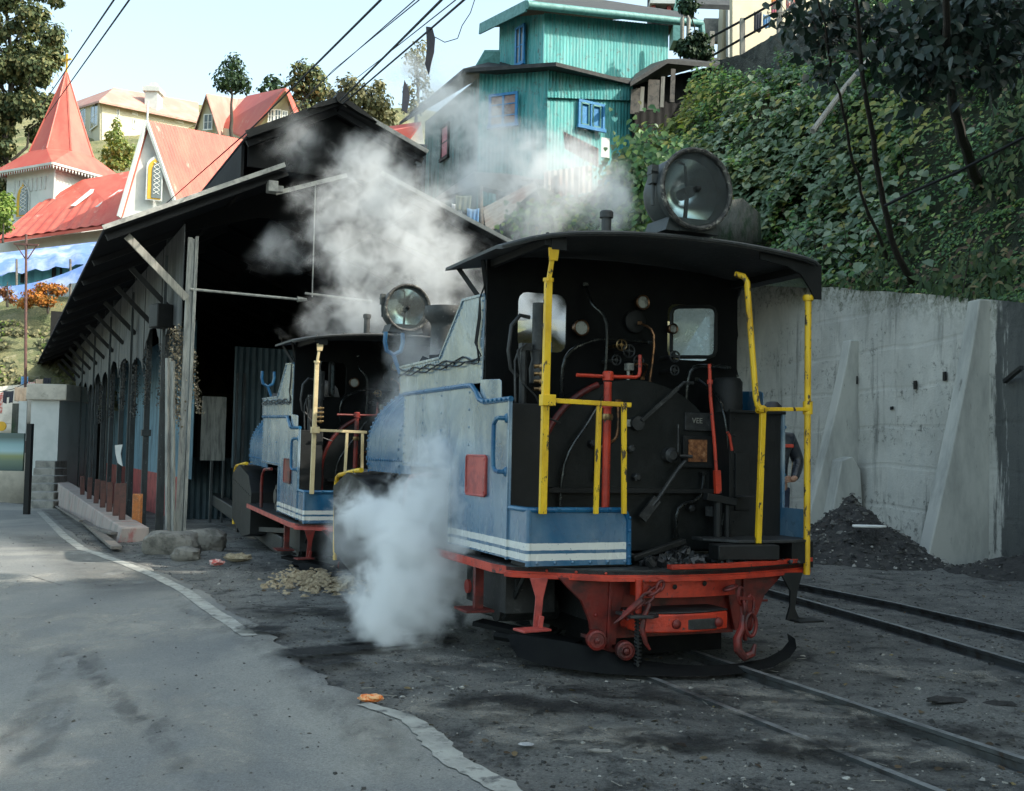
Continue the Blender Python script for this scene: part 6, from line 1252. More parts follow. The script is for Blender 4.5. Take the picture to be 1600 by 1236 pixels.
# ------------------------------------------------------------------ church
M['redroof'] = mat('sun_bleached_red_roof', (.46, .075, .055), (.50, .14, .10), 1.2, .35, .7, rough=.6, bstr=.25, bsc=12, stretch=(1, 1, .5), c3=(.50, .34, .28), sc3=.9, lo3=.62, hi3=.72)
M['pinkroof'] = mat('faded_pink_roof', (.40, .20, .16), (.44, .27, .22), .6, rough=.7, bstr=.2, c3=(.45, .18, .14), sc3=.5, lo3=.62, hi3=.7)
M['render_w'] = mat('white_render', (.56, .58, .56), (.48, .51, .49), 1.2, rough=.85, bstr=.15); M['render_c'] = mat('cream_render', (.54, .50, .37), (.48, .44, .33), .8, rough=.85, bstr=.15); M['ochre'] = mat('ochre_reveal', (.62, .36, .03), (.5, .3, .04), 3, rough=.8)
ch = empty('church', (0, 0, 0), label='white church with pink red roofs and a pointed red spire topped by a cross', cat='church')
Y0 = 60.0
CF = Frame(*px(130, 400, Y0).to_2d(), -28.0); cw = CF.w
sc_ = Y0 / FPX
def cu(u, v, Y=Y0): return px(u, v, Y)
# tower
tc = px(96, 300, Y0 + 2.2); TF = Frame(tc.x, tc.y, -30.0); hw = 2.05; ze = px(96, 264, Y0).z; zb = 6.0
b = MB(); b.prism([TF.w(x, y, 0).to_2d()[:] for x, y in ((-hw, -hw), (hw, -hw), (hw, hw), (-hw, hw))], zb, ze, I3); b.build('tower', M['render_w'], ch, smooth=False)
b = MB(); za = px(103, 112, Y0 + 2).z; r1 = hw + .62; r2 = hw * .93; zk = ze + (px(96, 228, Y0).z - ze)
def oct_(r, z, k=1.0):
    o = []
    for i in range(8):
        a = math.pi / 8 + math.pi / 4 * i; x, y = math.cos(a) * r / math.cos(math.pi / 8), math.sin(a) * r / math.cos(math.pi / 8); x = max(-r * k, min(r * k, x)); y = max(-r * k, min(r * k, y)); o.append(TF.w(x, y, z))
    return o
rings = [[TF.w(*q, ze) for q in ((r1, r1), (r1, r1), (-r1, r1), (-r1, r1), (-r1, -r1), (-r1, -r1), (r1, -r1), (r1, -r1))], None, None, None]
def oct2(r, z):
    c = r * .45; return [TF.w(*q, z) for q in ((r, c), (c, r), (-c, r), (-r, c), (-r, -c), (-c, -r), (c, -r), (r, -c))]
def sq(r, z): return [TF.w(*q, z) for q in ((r, r * .999), (r * .999, r), (-r * .999, r), (-r, r * .999), (-r, -r * .999), (-r * .999, -r), (r * .999, -r), (r, -r * .999))]
rings = [sq(r1, ze - .02), oct2(hw * .80, ze + 1.25), oct2(hw * .42, ze + 3.6), oct2(.05, za)]; vs = [p for r_ in rings for p in r_]
fs = [(i * 8 + k, i * 8 + (k + 1) % 8, (i + 1) * 8 + (k + 1) % 8, (i + 1) * 8 + k) for i in range(3) for k in range(8)] + [tuple(range(7, -1, -1))]; b.add(vs, fs)
for k in range(8): b.tube([rings[i][k] for i in (1, 2, 3)], .05, 5)
sp = b.build('spire', M['redroof'], ch, smooth=False)
b = MB(); top = TF.w(0, 0, za); b.beam(top - Vector((0, 0, .3)), top + Vector((0, 0, 1.1)), .09, .09, (0, 1, 0)); b.beam(top + TF.e * -.38 + Vector((0, 0, .75)), top + TF.e * .38 + Vector((0, 0, .75)), .09, .09); b.build('cross', M['ochre'], sp)
b = MB()
for (x0, y0_), (x1, y1_) in (((-r1, -r1), (r1, -r1)), ((r1, -r1), (r1, r1)), ((-r1, r1), (-r1, -r1))):
    p0, p1 = TF.w(x0, y0_, ze), TF.w(x1, y1_, ze); n = 26
    for i in range(n): a = p0.lerp(p1, i / n); c = p0.lerp(p1, (i + .75) / n); b.add([a, c, c.lerp(a, .5) - Vector((0, 0, .34)) + (a - c) * .0, a - Vector((0, 0, .12)), c - Vector((0, 0, .12))], [(0, 1, 4, 2, 3)])
    b.beam(p0 - Vector((0, 0, .06)), p1 - Vector((0, 0, .06)), .1, .12)
b.build('eave_trim', M['render_w'], ch, smooth=False)
def gothic(w, h): 
    hh = h - w * .9; return [(-w / 2, 0), (w / 2, 0), (w / 2, hh)] + [(w / 2 - w * (1 - math.cos(R(a))), hh + w * .92 * math.sin(R(a))) for a in (15, 30, 45, 58)] + [(0, hh + w * .9)] + [(-w / 2 + w * (1 - math.cos(R(a))), hh + w * .92 * math.sin(R(a))) for a in (58, 45, 30, 15)] + [(-w / 2, hh)]
def gwin(par, o, e, w, h, reveal='ochre', depth=.12):
    nrm = Vector((e.y, -e.x, 0)); nrm = -nrm if nrm.y > 0 else nrm
    f = lambda p, q, hh: o + e * p + Vector((0, 0, q)) + nrm * hh
    b = MB(); b.prism([(p * 1.25, q * 1.1 - .05) for p, q in gothic(w, h)], .0, .05, f); fr = b.build('window', M['trim_grey'], par, smooth=False)
    b = MB(); b.prism(gothic(w, h), .03, .07, f); b.build('reveal', M[reveal], fr, smooth=False)
    b = MB(); b.prism([(p * .72 + w * .16, q * .90 + .06) for p, q in gothic(w, h)], .05, .10, f); b.build('pane', M['pane'], fr, smooth=False)
    b = MB()
    for k in range(7): z = .25 + k * h * .11; b.beam(f(w * -.08, z, .105), f(w * .40, z + h * .1, .105), .04, .02); b.beam(f(w * .40, z, .105), f(w * -.08, z + h * .1, .105), .04, .02)
    b.build('lattice', M['white'], fr, smooth=False); return fr
M['trim_grey'] = mat('grey_stone_trim', (.5, .53, .52), (.42, .45, .44), 4, rough=.8)
gwin(ch, TF.w(-.5, -hw - .02, px(60, 335, Y0).z), TF.e, .95, 1.9)
b = MB()
for k in range(8): p = TF.w(-1.35 + .38 * k, -hw - .02, px(60, 287, Y0).z); b.box(p, (.16, .06, .7), TF.a)
b.build('louvre_slot', M['trim_grey'], ch, smooth=False, kind='stuff')
b = MB(); b.cyl(TF.w(hw + .1, -hw - .05, zb), TF.w(hw + .1, -hw - .05, ze), .07, 8); b.build('downpipe', M['render_w'], ch)
# nave: long roof to the right of the tower, facing the camera
A0, A1 = px(0, 372, 56), px(198, 345, 56); B0, B1 = px(70, 318, 60), px(210, 268, 62); 
b = MB(); slabq(b, [px(-6, 376, 55.5), px(205, 347, 54.5), px(232, 262, 60), px(128, 281, 60), px(62, 318, 59.5)], .15); q0, q1, q2, q3 = [px(*a) + Vector((0, -.02, .07)) for a in ((-6, 376, 55.5), (205, 347, 54.5), (232, 262, 60), (62, 318, 59.5))]; b.corr(q3, q2, q1, q0, .5, .03, seg=6); b.build('nave_roof', M['redroof'], ch, smooth=False)
b = MB(); slabq(b, [px(110, 322, 57.28), px(118, 322, 57.28), px(152, 296, 58.66), px(142, 296, 58.66)], -.02); slabq(b, [px(148, 324, 56.8), px(160, 324, 56.8), px(198, 297, 58.0), px(186, 297, 58.0)], -.02); b.build('skylight', M['trim_grey'], ch, smooth=False, kind='stuff')
b = MB(); q0, q1 = px(-4, 378, 56.6), px(205, 350, 55.6); b.add([(q0.x, q0.y, 7), (q1.x, q1.y, 7), (q1.x, q1.y, q1.z - .1), (q0.x, q0.y, q0.z - .1)], [(0, 1, 2, 3)]); b.add([(q1.x, q1.y, 7), (q1.x + 1, q1.y + 5, 7), (q1.x + 1, q1.y + 5, q1.z + 2), (q1.x, q1.y, q1.z - .1)], [(0, 1, 2, 3)]); b.build('nave_wall', M['render_w'], ch, smooth=False)
# gabled transept
Yg = 53.0; apex = px(230, 190, Yg); gl = px(188, 335, Yg - .4); gr = px(276, 322, Yg + .6); far_ = Vector((7.5, 9.5, 0)).normalized()
zlow = 7.0
b = MB(); apex_in = apex + Vector((0, .25, -.3)); b.add([(gl.x, gl.y + .25, zlow), (gr.x, gr.y + .25, zlow), (gr.x, gr.y + .25, gr.z), apex_in, (gl.x, gl.y + .25, gl.z)], [(0, 1, 2, 3, 4)]); b.add([(gr.x, gr.y + .25, zlow), (gr.x + 7, gr.y + 9, zlow), (gr.x + 7, gr.y + 9, gr.z), (gr.x, gr.y + .25, gr.z)], [(0, 1, 2, 3)]); b.build('gable_wall', M['render_w'], ch, smooth=False)
b = MB(); d_ = px(392, 222, 66) - apex; slabq(b, [apex, gr + (gr - apex) * .06, gr + (gr - apex) * .06 + d_ * 1.02, apex + d_], .12); ge = gr + (gr - apex) * .06; b.corr(apex + Vector((.02, 0, .06)), apex + d_ + Vector((.02, 0, .06)), ge + d_ * 1.02 + Vector((.02, 0, .06)), ge + Vector((.02, 0, .06)), .34, .025, seg=6); slabq(b, [apex, apex + d_, gl + d_, gl], .12); b.build('gable_roof', M['redroof'], ch, smooth=False)
b = MB(); b.beam(apex + Vector((0, -.1, 0)), gl + (gl - apex) * .03 + Vector((0, -.1, 0)), .12, .28, (0, 1, 0)); b.beam(apex + Vector((0, -.1, 0)), gr + (gr - apex) * .05 + Vector((0, -.1, 0)), .12, .28, (0, 1, 0)); b.cyl(apex, apex + Vector((0, 0, 1.0)), .05, 6); b.build('barge_board', M['render_w'], ch, smooth=False)
gwin(ch, px(239, 311, Yg - .0) + Vector((0, .1, 0)), (Vector((gr.x - gl.x, gr.y - gl.y, 0))).normalized(), .62, 2.05)
# blue awning below the church
aw = empty('market_awning', (0, 0, 0), label='long blue tarpaulin stalls strung along the slope below the church', cat='awning')
M['tarp'] = mat('blue_tarpaulin', (.14, .24, .52), (.36, .43, .62), .8, .45, .62, rough=.7, bstr=.4); M['turq'] = mat('turquoise_boards', (.12, .38, .48), (.08, .26, .36), 1.5, rough=.8, stretch=(3, 3, .3))
b = MB(); n = 18; vs = []
for i in range(n + 1):
    t = i / n; u = -8 + 190 * t; s = 3 * math.sin(i * 1.9); vs += [px(u, 396 - 22 * t, 52), px(u, 415 - 26 * t + s, 49.5), px(u, 430 - 22 * t + s, 49.2)]
b.v = [tuple(q) for q in vs]; b.f = [(i * 3 + k, i * 3 + k + 1, i * 3 + 4 + k, i * 3 + 3 + k) for i in range(n) for k in range(2)]; b.mi = [0] * len(b.f); b.build('tarpaulin', M['tarp'], aw)
b = MB(); vs = []
for i in range(n + 1):
    t = i / n; u = -8 + 170 * t; vs += [px(u, 425 - 28 * t, 50), px(u, 462 - 28 * t, 50)]
b.v = [tuple(q) for q in vs]; b.f = [(i * 2, i * 2 + 1, i * 2 + 3, i * 2 + 2) for i in range(n)]; b.mi = [0] * len(b.f); b.build('stall_front', M['turq'], aw)
for u, w_ in ((35, 5), (84, 6), (95, 3)):
    b = MB(); p = px(u, 430, 49.9); b.box(p, (w_ * .03, .05, .7)); b.build('opening', M['black'], aw)
b = MB(); vs = []
for i in range(n + 1):
    t = i / n; u = -8 + 150 * t; vs += [px(u, 448 - 40 * t * t, 48.8), px(u, 470 - 40 * t * t + 3 * math.sin(i * 2.1), 48.4)]
b.v = [tuple(q) for q in vs]; b.f = [(i * 2, i * 2 + 1, i * 2 + 3, i * 2 + 2) for i in range(n)]; b.mi = [0] * len(b.f); b.build('tarpaulin', M['cloth_l'] if 'cloth_l' in M else M['tarp'], aw)
for u in (26, 110): b = MB(); b.cyl(px(u, 470, 49), px(u, 405, 49), .05, 6); b.build('pole', M['wood'], aw)
# ------------------------------------------------------------------ far houses
def far_house(lab, Y, body, roof, wins, mb='render_c', mr='pinkroof', chim=None, name='far_house'):
    h = empty(name, (0, 0, 0), label=lab, cat='house', group='red roofed houses on the far slope')
    for pts in body: b = MB(); P = [px(u, v, Y + dy) for u, v, dy in pts]; b.add(P, [tuple(range(len(P)))]); o = b.build('wall', M[mb], h, smooth=False); s = o.modifiers.new('t', 'SOLIDIFY'); s.thickness = .2; s.offset = 0
    for pts in roof: b = MB(); P = [px(u, v, Y + dy) for u, v, dy in pts]; slabq(b, P, .18); b.build('roof', M[mr], h, smooth=False)
    for u0, v0, u1, v1, d0, d1 in wins: window(h, u0, v0, u1, v1, Y + d0, Y + d1, M['white'], M['pane'], u1 - u0 > 6, 1, off=.22)
    if chim:
        u0, v0, u1, v1, dy = chim; b = MB(); a, c = px(u0, v0, Y + dy), px(u1, v1, Y + dy); b.bx(a.x, c.x, a.y, a.y + 1.4, c.z, a.z); b.bx(a.x - .2, c.x + .2, a.y - .2, a.y + 1.6, a.z - .55, a.z - .15); b.bx(a.x + .3, c.x - .3, a.y + .3, a.y + 1.1, a.z, a.z + .35); b.build('chimney', M['render_w'], h, smooth=False)
    return h
far_house('cream hospital-like house with hipped pink roof and white chimney', 92, [[(124, 165, 6), (158, 158, 0), (158, 250, 0), (124, 250, 6)], [(158, 158, 0), (308, 190, 8), (308, 260, 8), (158, 250, 0)]],
          [[(118, 168, 6), (155, 157, -1), (178, 137, 4), (120, 158, 12)], [(155, 157, -1), (312, 190, 7.5), (310, 160, 13), (178, 137, 4)]],
          [(127, 174, 135, 200, 5.2, 4), (144, 168, 154, 197, 2.4, .6), (180, 170, 187, 205, 1.2, 1.5), (208, 175, 216, 182, 2.6, 3), (209, 187, 215, 204, 2.6, 3), (248, 182, 256, 190, 4.8, 5.2), (270, 186, 287, 194, 6, 6.8)], chim=(227, 133, 245, 175, 4.2))
far_house('cream house with steep left gable among the trees', 88, [[(306, 205, 2), (322, 152, 0), (341, 205, 0), (341, 230, 0), (306, 230, 2)], [(341, 205, 0), (402, 192, 4), (402, 240, 4), (341, 230, 0)]],
          [[(322, 146, -.8), (343, 212, -.8), (378, 200, 6), (372, 155, 7)], [(322, 146, -.8), (302, 206, 1.5), (330, 160, 9), (340, 150, 8)], [(372, 155, 7), (350, 200, 3), (405, 185, 4), (405, 148, 8)]],
          [(320, 180, 333, 204, .2, 0)])
far_house('cream house with orange pink roof and wide right gable window', 84, [[(384, 212, 1), (446, 141, 0), (462, 182, 2), (462, 215, 2), (384, 225, 1)], [(350, 200, 4), (390, 208, 1), (390, 230, 1), (350, 230, 4)]],
          [[(446, 137, -.8), (382, 214, -.5), (345, 196, 6), (385, 150, 8)], [(446, 137, -.8), (464, 185, 1.2), (470, 180, 8), (452, 140, 9)]],
          [(420, 172, 429, 193, .4, .5), (430, 172, 440, 193, .5, .6), (442, 174, 450, 191, .7, .8)], mr='redroof')
far_house('white gable and red roof showing between shed and teal house', 60, [[(625, 232, 0), (658, 192, 0), (664, 232, 0), (664, 260, 0), (625, 250, 0)]], [[(590, 200, 3), (658, 190, -.8), (630, 228, -.8), (585, 205, 0)]], [], 'render_w', 'redroof')
# ------------------------------------------------------------------ far slope on the left
M['slope'] = mat('dry_grassy_slope', (.20, .19, .09), (.10, .12, .05), .5, rough=.95, bstr=1, bsc=3, bdist=.2, c3=(.30, .27, .17), sc3=1.2, lo3=.55, hi3=.7)
def slope_z(x, y):
    if y < 40: return -1.2
    z = 2.6 + .40 * (y - 40) if y < 56 else 9.0 + (y - 56) * .5
    return z + .5 * hn(x, y, .25) + .12 * hn(x, y, 1.2)
xs = [-60 + 1.0 * i for i in range(90)]; ys = [40 + .7 * i for i in range(100)]; nx = len(xs)
b = MB(); b.v = [(x, y, slope_z(x, y)) for y in ys for x in xs]; b.f = [(j * nx + i, j * nx + i + 1, (j + 1) * nx + i + 1, (j + 1) * nx + i) for j in range(len(ys) - 1) for i in range(nx - 1)]; b.mi = [0] * len(b.f); tag(b.build('far_slope', M['slope'], ang=180), kind='structure')
P = []; N = []; S = []
for _ in range(9000):
    y = RNG.uniform(40.2, 50); x = RNG.uniform(-.48 * y, -.36 * y)
    if hn(x, y, .5, 2) < -.1: continue
    P.append((x, y, slope_z(x, y) + RNG.random() * .35)); N.append((RNG.normal() * .5, -.6, .7)); S.append(.16 * RNG.uniform(.5, 1.4))
tag(leaf_mesh('slope_scrub', P[:5000], N[:5000], S[:5000], M['bushpale']), kind='stuff'); tag(leaf_mesh('slope_scrub', P[5000:], N[5000:], S[5000:], M['lime']), kind='stuff')
# low wall, white outhouse, steps
M['plaster'] = mat('sunlit_dirty_plaster', (.58, .54, .46), (.42, .39, .33), 1.2, rough=.9, bstr=.4, c3=(.2, .19, .16), sc3=2, lo3=.62, hi3=.75)
b = MB(); a, c = px(-30, 640, 38.5), px(52, 628, 38.5); b.add([(a.x, a.y, -1.5), (c.x, c.y, -1.5), (c.x, c.y, c.z), (px(46, 600, 38.5).x, c.y, px(46, 600, 38.5).z), (a.x, a.y, px(-30, 606, 38.5).z)], [(0, 1, 2, 3, 4)])
b.add([(a.x, a.y, px(0, 665, 38.5).z), (c.x, c.y, px(0, 658, 38.5).z), (c.x, c.y - .5, px(0, 662, 38.5).z), (a.x, a.y - .5, px(0, 668, 38.5).z)], [(0, 1, 2, 3)]); o = b.build('slope_wall', M['plaster']); s = o.modifiers.new('t', 'SOLIDIFY'); s.thickness = .3; s.offset = 1; tag(o, 'sunlit plastered retaining wall below the washing line at the left', 'wall')
oh = empty('outhouse', (0, 0, 0), label='small whitewashed outhouse beside the far end of the shed', cat='outhouse')
a, c = px(46, 700, 36), px(90, 700, 36); b = MB(); b.bx(a.x, c.x, 36, 39, gz(0, 36), px(60, 625, 36).z); b.build('wall', M['render_w'], oh, smooth=False); b = MB(); b.bx(a.x - .1, c.x + .3, 35.8, 39.2, px(60, 625, 36).z, px(60, 600, 36).z); b.build('roof_slab', M['plaster'], oh, bevel=.03)
b = MB(); b.bx(px(48, 0, 36).x, px(58, 0, 36).x, 35.94, 35.98, px(0, 690, 36).z, px(0, 630, 36).z); b.build('mould_patch', M['rockface'], oh, smooth=False); b = MB(); b.bx(px(57, 0, 36).x, px(70, 0, 36).x, 35.95, 36.0, px(0, 688, 36).z, px(0, 626, 36).z); b.build('door', M['trim_grey'], oh, smooth=False)
st = MB()
for k in range(8):
    y = 30.5 + .75 * k; p0 = px(38 + 2.5 * k, 700, y); p1 = px(87, 700, y); st.bx(p0.x, p1.x, y, y + 1.0, -1.3, -.75 + .22 * k)
tag(st.build('concrete_steps', M['concrete'], bevel=.03), 'worn concrete steps climbing to the white outhouse at far left', 'steps')
rock(pg(14, 775) + Vector((0, 0, .15)), (1.0, .6, .3), 'low dusty rock outcrop at the left edge before the sign board', 21)
bd = empty('sign_board', (0, 0, 0), label='blurred green and pale blue board on dark posts at the left edge', cat='sign board')
M['board'] = None
def m_board():
    t = NT('board_colours'); g = t.n('ShaderNodeTexCoord'); sp = t.n('ShaderNodeSeparateXYZ'); t.l(g.outputs['Generated'], sp.inputs[0])
    c = t.ramp(t.math('ADD', sp.outputs[2], t.math('MULTIPLY', t.noise(t.coord('Object'), .8, 2), .05)), [(.05, (.05, .09, .08)), (.28, (.12, .17, .12)), (.42, (.22, .26, .12)), (.55, (.30, .45, .48)), (.72, (.22, .36, .38)), (.9, (.08, .12, .11))]); return t.bsdf(c, .6)
M['board'] = m_board()
a, c = px(-20, 735, 27), px(38, 677, 27); b = MB(); b.bx(a.x, c.x, 27, 27.08, a.z, c.z); b.build('board', M['board'], bd, bevel=.01)
b = MB(); q = px(43, 755, 27); b.bx(q.x - .06, q.x + .06, 26.95, 27.1, -.45, px(43, 662, 27).z); b.build('post', M['black'], bd)
b = MB(); b.lathe([(.0, 0), (.12, 0), (.12, .04), (0, .05)], px(3, 666, 27.5), (0, -1, 0), 16); b.build('round_disc', M['ochre'], bd)
# clothes line
for i, (u0, v0, u1, v1, m, lab, lg) in enumerate(((-4, 612, 4, 645, 'cloth_r', 'red striped cloth at the left end of the washing line', False), (5, 610, 21, 630, 'cloth_d', 'dark trousers pegged on the washing line', True), (23, 604, 43, 628, 'cloth_t', 'tan cloth pegged in the middle of the washing line', False), (44, 596, 54, 616, 'cloth_r', 'red patterned cloth on the washing line beside the outhouse roof', False), (33, 588, 44, 602, 'cloth_b', 'blue garment drying on the bank above the washing line', False), (56, 592, 67, 604, 'cloth_t', 'pale orange cloth drying above the outhouse', False), (68, 590, 80, 600, 'cloth_d', 'dark cloth drying above the outhouse near the shed eave', False))):
    cloth(u0, v0, u1, v1, 36.5 if i < 4 else 40, m, lab, legs=lg)
b = MB(); b.tube([px(-10, 614, 36.6), px(20, 608, 36.6), px(60, 590, 36.6)], .012, 5); tag(b.build('washing_line', M['black']), 'thin sagging washing line at the left edge', 'washing line')
# utility pole
up = empty('utility_pole', px(42, 640, 38), label='rust red iron utility pole with crossarm on the left slope', cat='utility pole'); o = px(42, 640, 38)
b = MB(); b.cyl(Vector((0, 0, -1.5)), px(41, 366, 38) - o, .055, 10, .04); b.build('pole', M['stub'], up)
b = MB(); b.beam(px(22, 381, 38) - o, px(60, 383, 38) - o, .08, .06); b.beam(px(26, 384, 38) - o, px(40, 405, 38) - o, .03, .03); b.beam(px(57, 384, 38) - o, px(43, 405, 38) - o, .03, .03); b.build('crossarm', M['stub'], up)
# ------------------------------------------------------------------ upper right: railing, stone walls, buildings
pb = empty('white_building', (0, 0, 0), label='cream white building behind the iron railing at the top', cat='building')
b = MB(); b.add([px(1125, 130, 36), px(1132, -40, 36), px(1168, -40, 36.6), px(1168, 100, 36.6)], [(0, 1, 2, 3)]); b.add([px(1137, 95, 35.9), px(1137, -40, 35.9), px(1300, -40, 40), px(1300, 60, 40)], [(0, 1, 2, 3)]); o = b.build('wall', M['render_c'], pb, smooth=False); s = o.modifiers.new('t', 'SOLIDIFY'); s.thickness = .2
b = MB(); b.cyl(px(1137, 90, 35.5), px(1137, -30, 35.5), .06, 8); b.build('downpipe', M['trim_grey'], pb)
b = MB(); slabq(b, [px(1085, -6, 35), px(1140, -6, 35.2), px(1140, 8, 33), px(1085, 6, 33)], .15); b.build('canopy', M['houseroof'], pb, smooth=False)
b = MB(); b.bx(px(1100, 0, 36.4).x, px(1132, 0, 36.4).x, 36.3, 36.5, px(0, 45, 36.4).z, px(0, 8, 36.4).z); b.build('grey_panel', M['concrete'], pb, smooth=False)
bb = empty('brick_building', (0, 0, 0), label='unfinished red brick building with concrete frame at the top', cat='building')
b = MB(); p = px(1018, 40, 42); q = px(1052, -60, 42); b.bx(p.x, q.x, 42, 43.5, p.z, q.z); b.build('wall', M['void'], bb)
for u in (1020, 1044): b = MB(); a = px(u - 3, 25, 41.9); c = px(u + 4, -40, 41.9); b.bx(a.x, c.x, 41.7, 41.95, a.z, c.z); b.build('brick_pier', M['dado'], bb)
b = MB(); a = px(1015, 8, 41.7); c = px(1054, 2, 41.7); b.bx(a.x, c.x, 41.5, 42, a.z, c.z); b.build('floor_slab', M['trim_grey'], bb)
b = MB(); a = px(1053, 60, 41.7); c = px(1070, -40, 41.7); b.bx(a.x, c.x, 41.9, 43, a.z, c.z); b.build('green_wall', M['teal_trim'], bb, smooth=False)
rl = empty('iron_railing', (0, 0, 0), label='black iron railing on pale posts along the lane at the top', cat='railing')
RP = [(1112, 92, 31.5, 42), (1160, 84, 30.5, 55), (1218, 50, 29.5, 55), (1290, 20, 28.5, 60)]
for u, vb, Yr, hp in RP: b = MB(); b.beam(px(u, vb + 12, Yr), px(u, vb - hp, Yr), .14, .14, (0, 1, 0)); b.build('railing_post', M['greywood'], rl, bevel=.01)
b = MB(); b.tube([px(1108, 60, 31.5), px(1160, 32, 30.5), px(1218, 0, 29.5), px(1290, -44, 28.5)], .035, 8); b.build('rail', M['black'], rl); b = MB(); b.tube([px(1108, 90, 31.5), px(1160, 60, 30.5), px(1218, 28, 29.5), px(1290, -10, 28.5)], .035, 8); b.build('rail', M['black'], rl)
M['drystone'] = mat('mossy_stone_wall', (.12, .125, .11), (.06, .065, .06), 3, rough=.95, bstr=1, bsc=6, bdist=.12, c3=(.22, .22, .2), sc3=5, lo3=.6, hi3=.7)
def stonewall(pts, w, lab):
    b = MB(); vs = []; P = []
    for a, c in zip(pts, pts[1:]):
        for i in range(10): P.append([a[k] + (c[k] - a[k]) * i / 10 for k in range(4)])
    P.append(pts[-1])
    for u, vt, vb, Yr in P:
        p = px(u, vt, Yr); q = px(u, vb, Yr); d = Vector((0, -1, 0)); j = .1 * hn(u * .05, vt * .05, 1); vs += [p + Vector((0, j, 0)), p + Vector((0, w, 0)), q + Vector((0, w, -.3)), q + Vector((0, j, -.3))]
    b.v = [tuple(q) for q in vs]; n = len(P); b.f = [(i * 4 + k, i * 4 + (k + 1) % 4, i * 4 + 4 + (k + 1) % 4, i * 4 + 4 + k) for i in range(n - 1) for k in range(4)] + [(0, 1, 2, 3), tuple((n - 1) * 4 + k for k in (3, 2, 1, 0))]; b.mi = [0] * len(b.f)
    tag(b.build('stone_wall', M['drystone'], ang=40), lab, 'stone wall', 'stepped stone walls on the bank')
stonewall([(1108, 98, 120, 31.2), (1160, 84, 115, 30.2), (1218, 50, 90, 29.2), (1262, 12, 60, 28.4)], 1.2, 'upper mossy stone wall carrying the iron railing')
stonewall([(1115, 128, 152, 29.8), (1160, 116, 140, 29), (1215, 92, 120, 28), (1268, 70, 100, 27.2)], .8, 'lower mossy stone wall stepping down under the upper one')
for u0, v0, u1, v1, Yr, m, lab in ((1178, 18, 1190, 50, 31.5, 'cloth_d', 'dark garment hanging behind the top railing'), (1192, 22, 1204, 44, 31.2, 'cloth_b', 'blue and white garment hanging behind the top railing'), (1205, -4, 1216, 28, 30.8, 'cloth_o2', 'orange patterned cloth hanging behind the top railing'), (1228, -20, 1248, 18, 30.2, 'cloth_r', 'white cloth with red print at the top of the railing')):
    if m == 'cloth_o2': M[m] = mat('orange_cloth', (.6, .25, .04), (.5, .1, .25), 4, rough=.9)
    cloth(u0, v0, u1, v1, Yr, m, lab)
tree('dense green bush growing beside the gutter pipe below the lane', px(1085, 100, 30), px(1085, 40, 30), blobs_px([(1090, 62, 18, 14), (1078, 78, 20, 12), (1098, 82, 16, 12), (1068, 70, 12, 10), (1075, 8, 16, 12)], 30, 1, .4), 750, .1, M['treedark'], .06, cat='bush', name='bush')
b = MB(); b.tube([px(1066, 78, 30.5), px(1066, 30, 30.5), px(1070, 18, 30.5), px(1076, 30, 30.5), px(1075, 76, 30.5)], .06, 8); tag(b.build('vent_pipe', M['greywood']), 'pale bent vent pipe standing above the teal house gutter', 'pipe')
# pale pole fallen on the bank and dark hose
b = MB(); a, c = px(1270, 205, 17.6), px(1368, 80, 19.5); b.tube([a, a.lerp(c, .5) + Vector((0, 0, .05)), c], [.05, .045, .035], 8); tag(b.build('fallen_pole', M['greywood']), 'pale bare pole leaning on the creeper covered bank', 'pole')
b = MB(); b.tube([px(1382, 322, 13.6), px(1430, 298, 13.4), px(1490, 272, 13.2), px(1600, 215, 12.6)], .02, 6); tag(b.build('hose', M['black']), 'dark hose running across the mossy bank', 'hose')
# grey board behind the roof lamp
b = MB(); p = [px(1120, 318, 20.6), px(1158, 312, 20.6), px(1186, 336, 20.6), px(1188, 380, 20.6), px(1112, 385, 20.6)]; b.add(p, [tuple(range(5))]); o = b.build('slate_slab', M['rockface']); s = o.modifiers.new('t', 'SOLIDIFY'); s.thickness = .12; tag(o, 'upright grey rock slab behind the roof lamp under the creeper', 'rock slab')
# ------------------------------------------------------------------ wires
def wire(pts, r, lab, m='black'):
    P = []; q = [px(*p) for p in pts]
    for a, c in zip(q, q[1:]):
        for i in range(12): t = i / 12; P.append(a.lerp(c, t) - Vector((0, 0, .12 * math.sin(math.pi * t) * (len(pts) == 2))))
    P.append(q[-1]); b = MB(); b.tube(P, r, 5); tag(b.build('overhead_wire', M['wire']), lab, 'overhead wire', 'overhead wires')
wire([(640, -60, 10), (595, 0, 11), (398, 196, 19), (232, 342, 40)], .014, 'thick black overhead cable crossing the pink church gable')
wire([(740, -60, 9), (690, 0, 10), (531, 158, 17.3)], .014, 'thick cable dropping to the left side of the shed ridge')
wire([(790, -60, 9), (725, 0, 10), (672, 46, 12), (536, 162, 17.4)], .012, 'cable carrying the long rag down to the shed ridge')
wire([(700, -50, 12), (655, 0, 13), (520, 110, 24), (440, 195, 40)], .008, 'thin wire left of the thick pair above the shed')
wire([(690, -50, 12), (648, 0, 13), (500, 130, 24), (430, 200, 40)], .008, 'thinnest leftmost wire above the gabled house')
wire([(750, -40, 12), (712, 0, 13), (560, 120, 24), (455, 192, 40)], .008, 'thin wire just right of the thickest cable')
wire([(210, -45, 20), (178, 0, 22), (62, 170, 60)], .02, 'left wire of the pair above the church spire')
wire([(235, -45, 20), (202, 0, 22), (70, 185, 60)], .02, 'right wire of the pair above the church spire')
wire([(748, -20, 14), (735, 20, 14), (722, 40, 14), (715, 60, 14), (695, 66, 14), (680, 58, 13)], .006, 'loose looping wire beside the teal house eave')
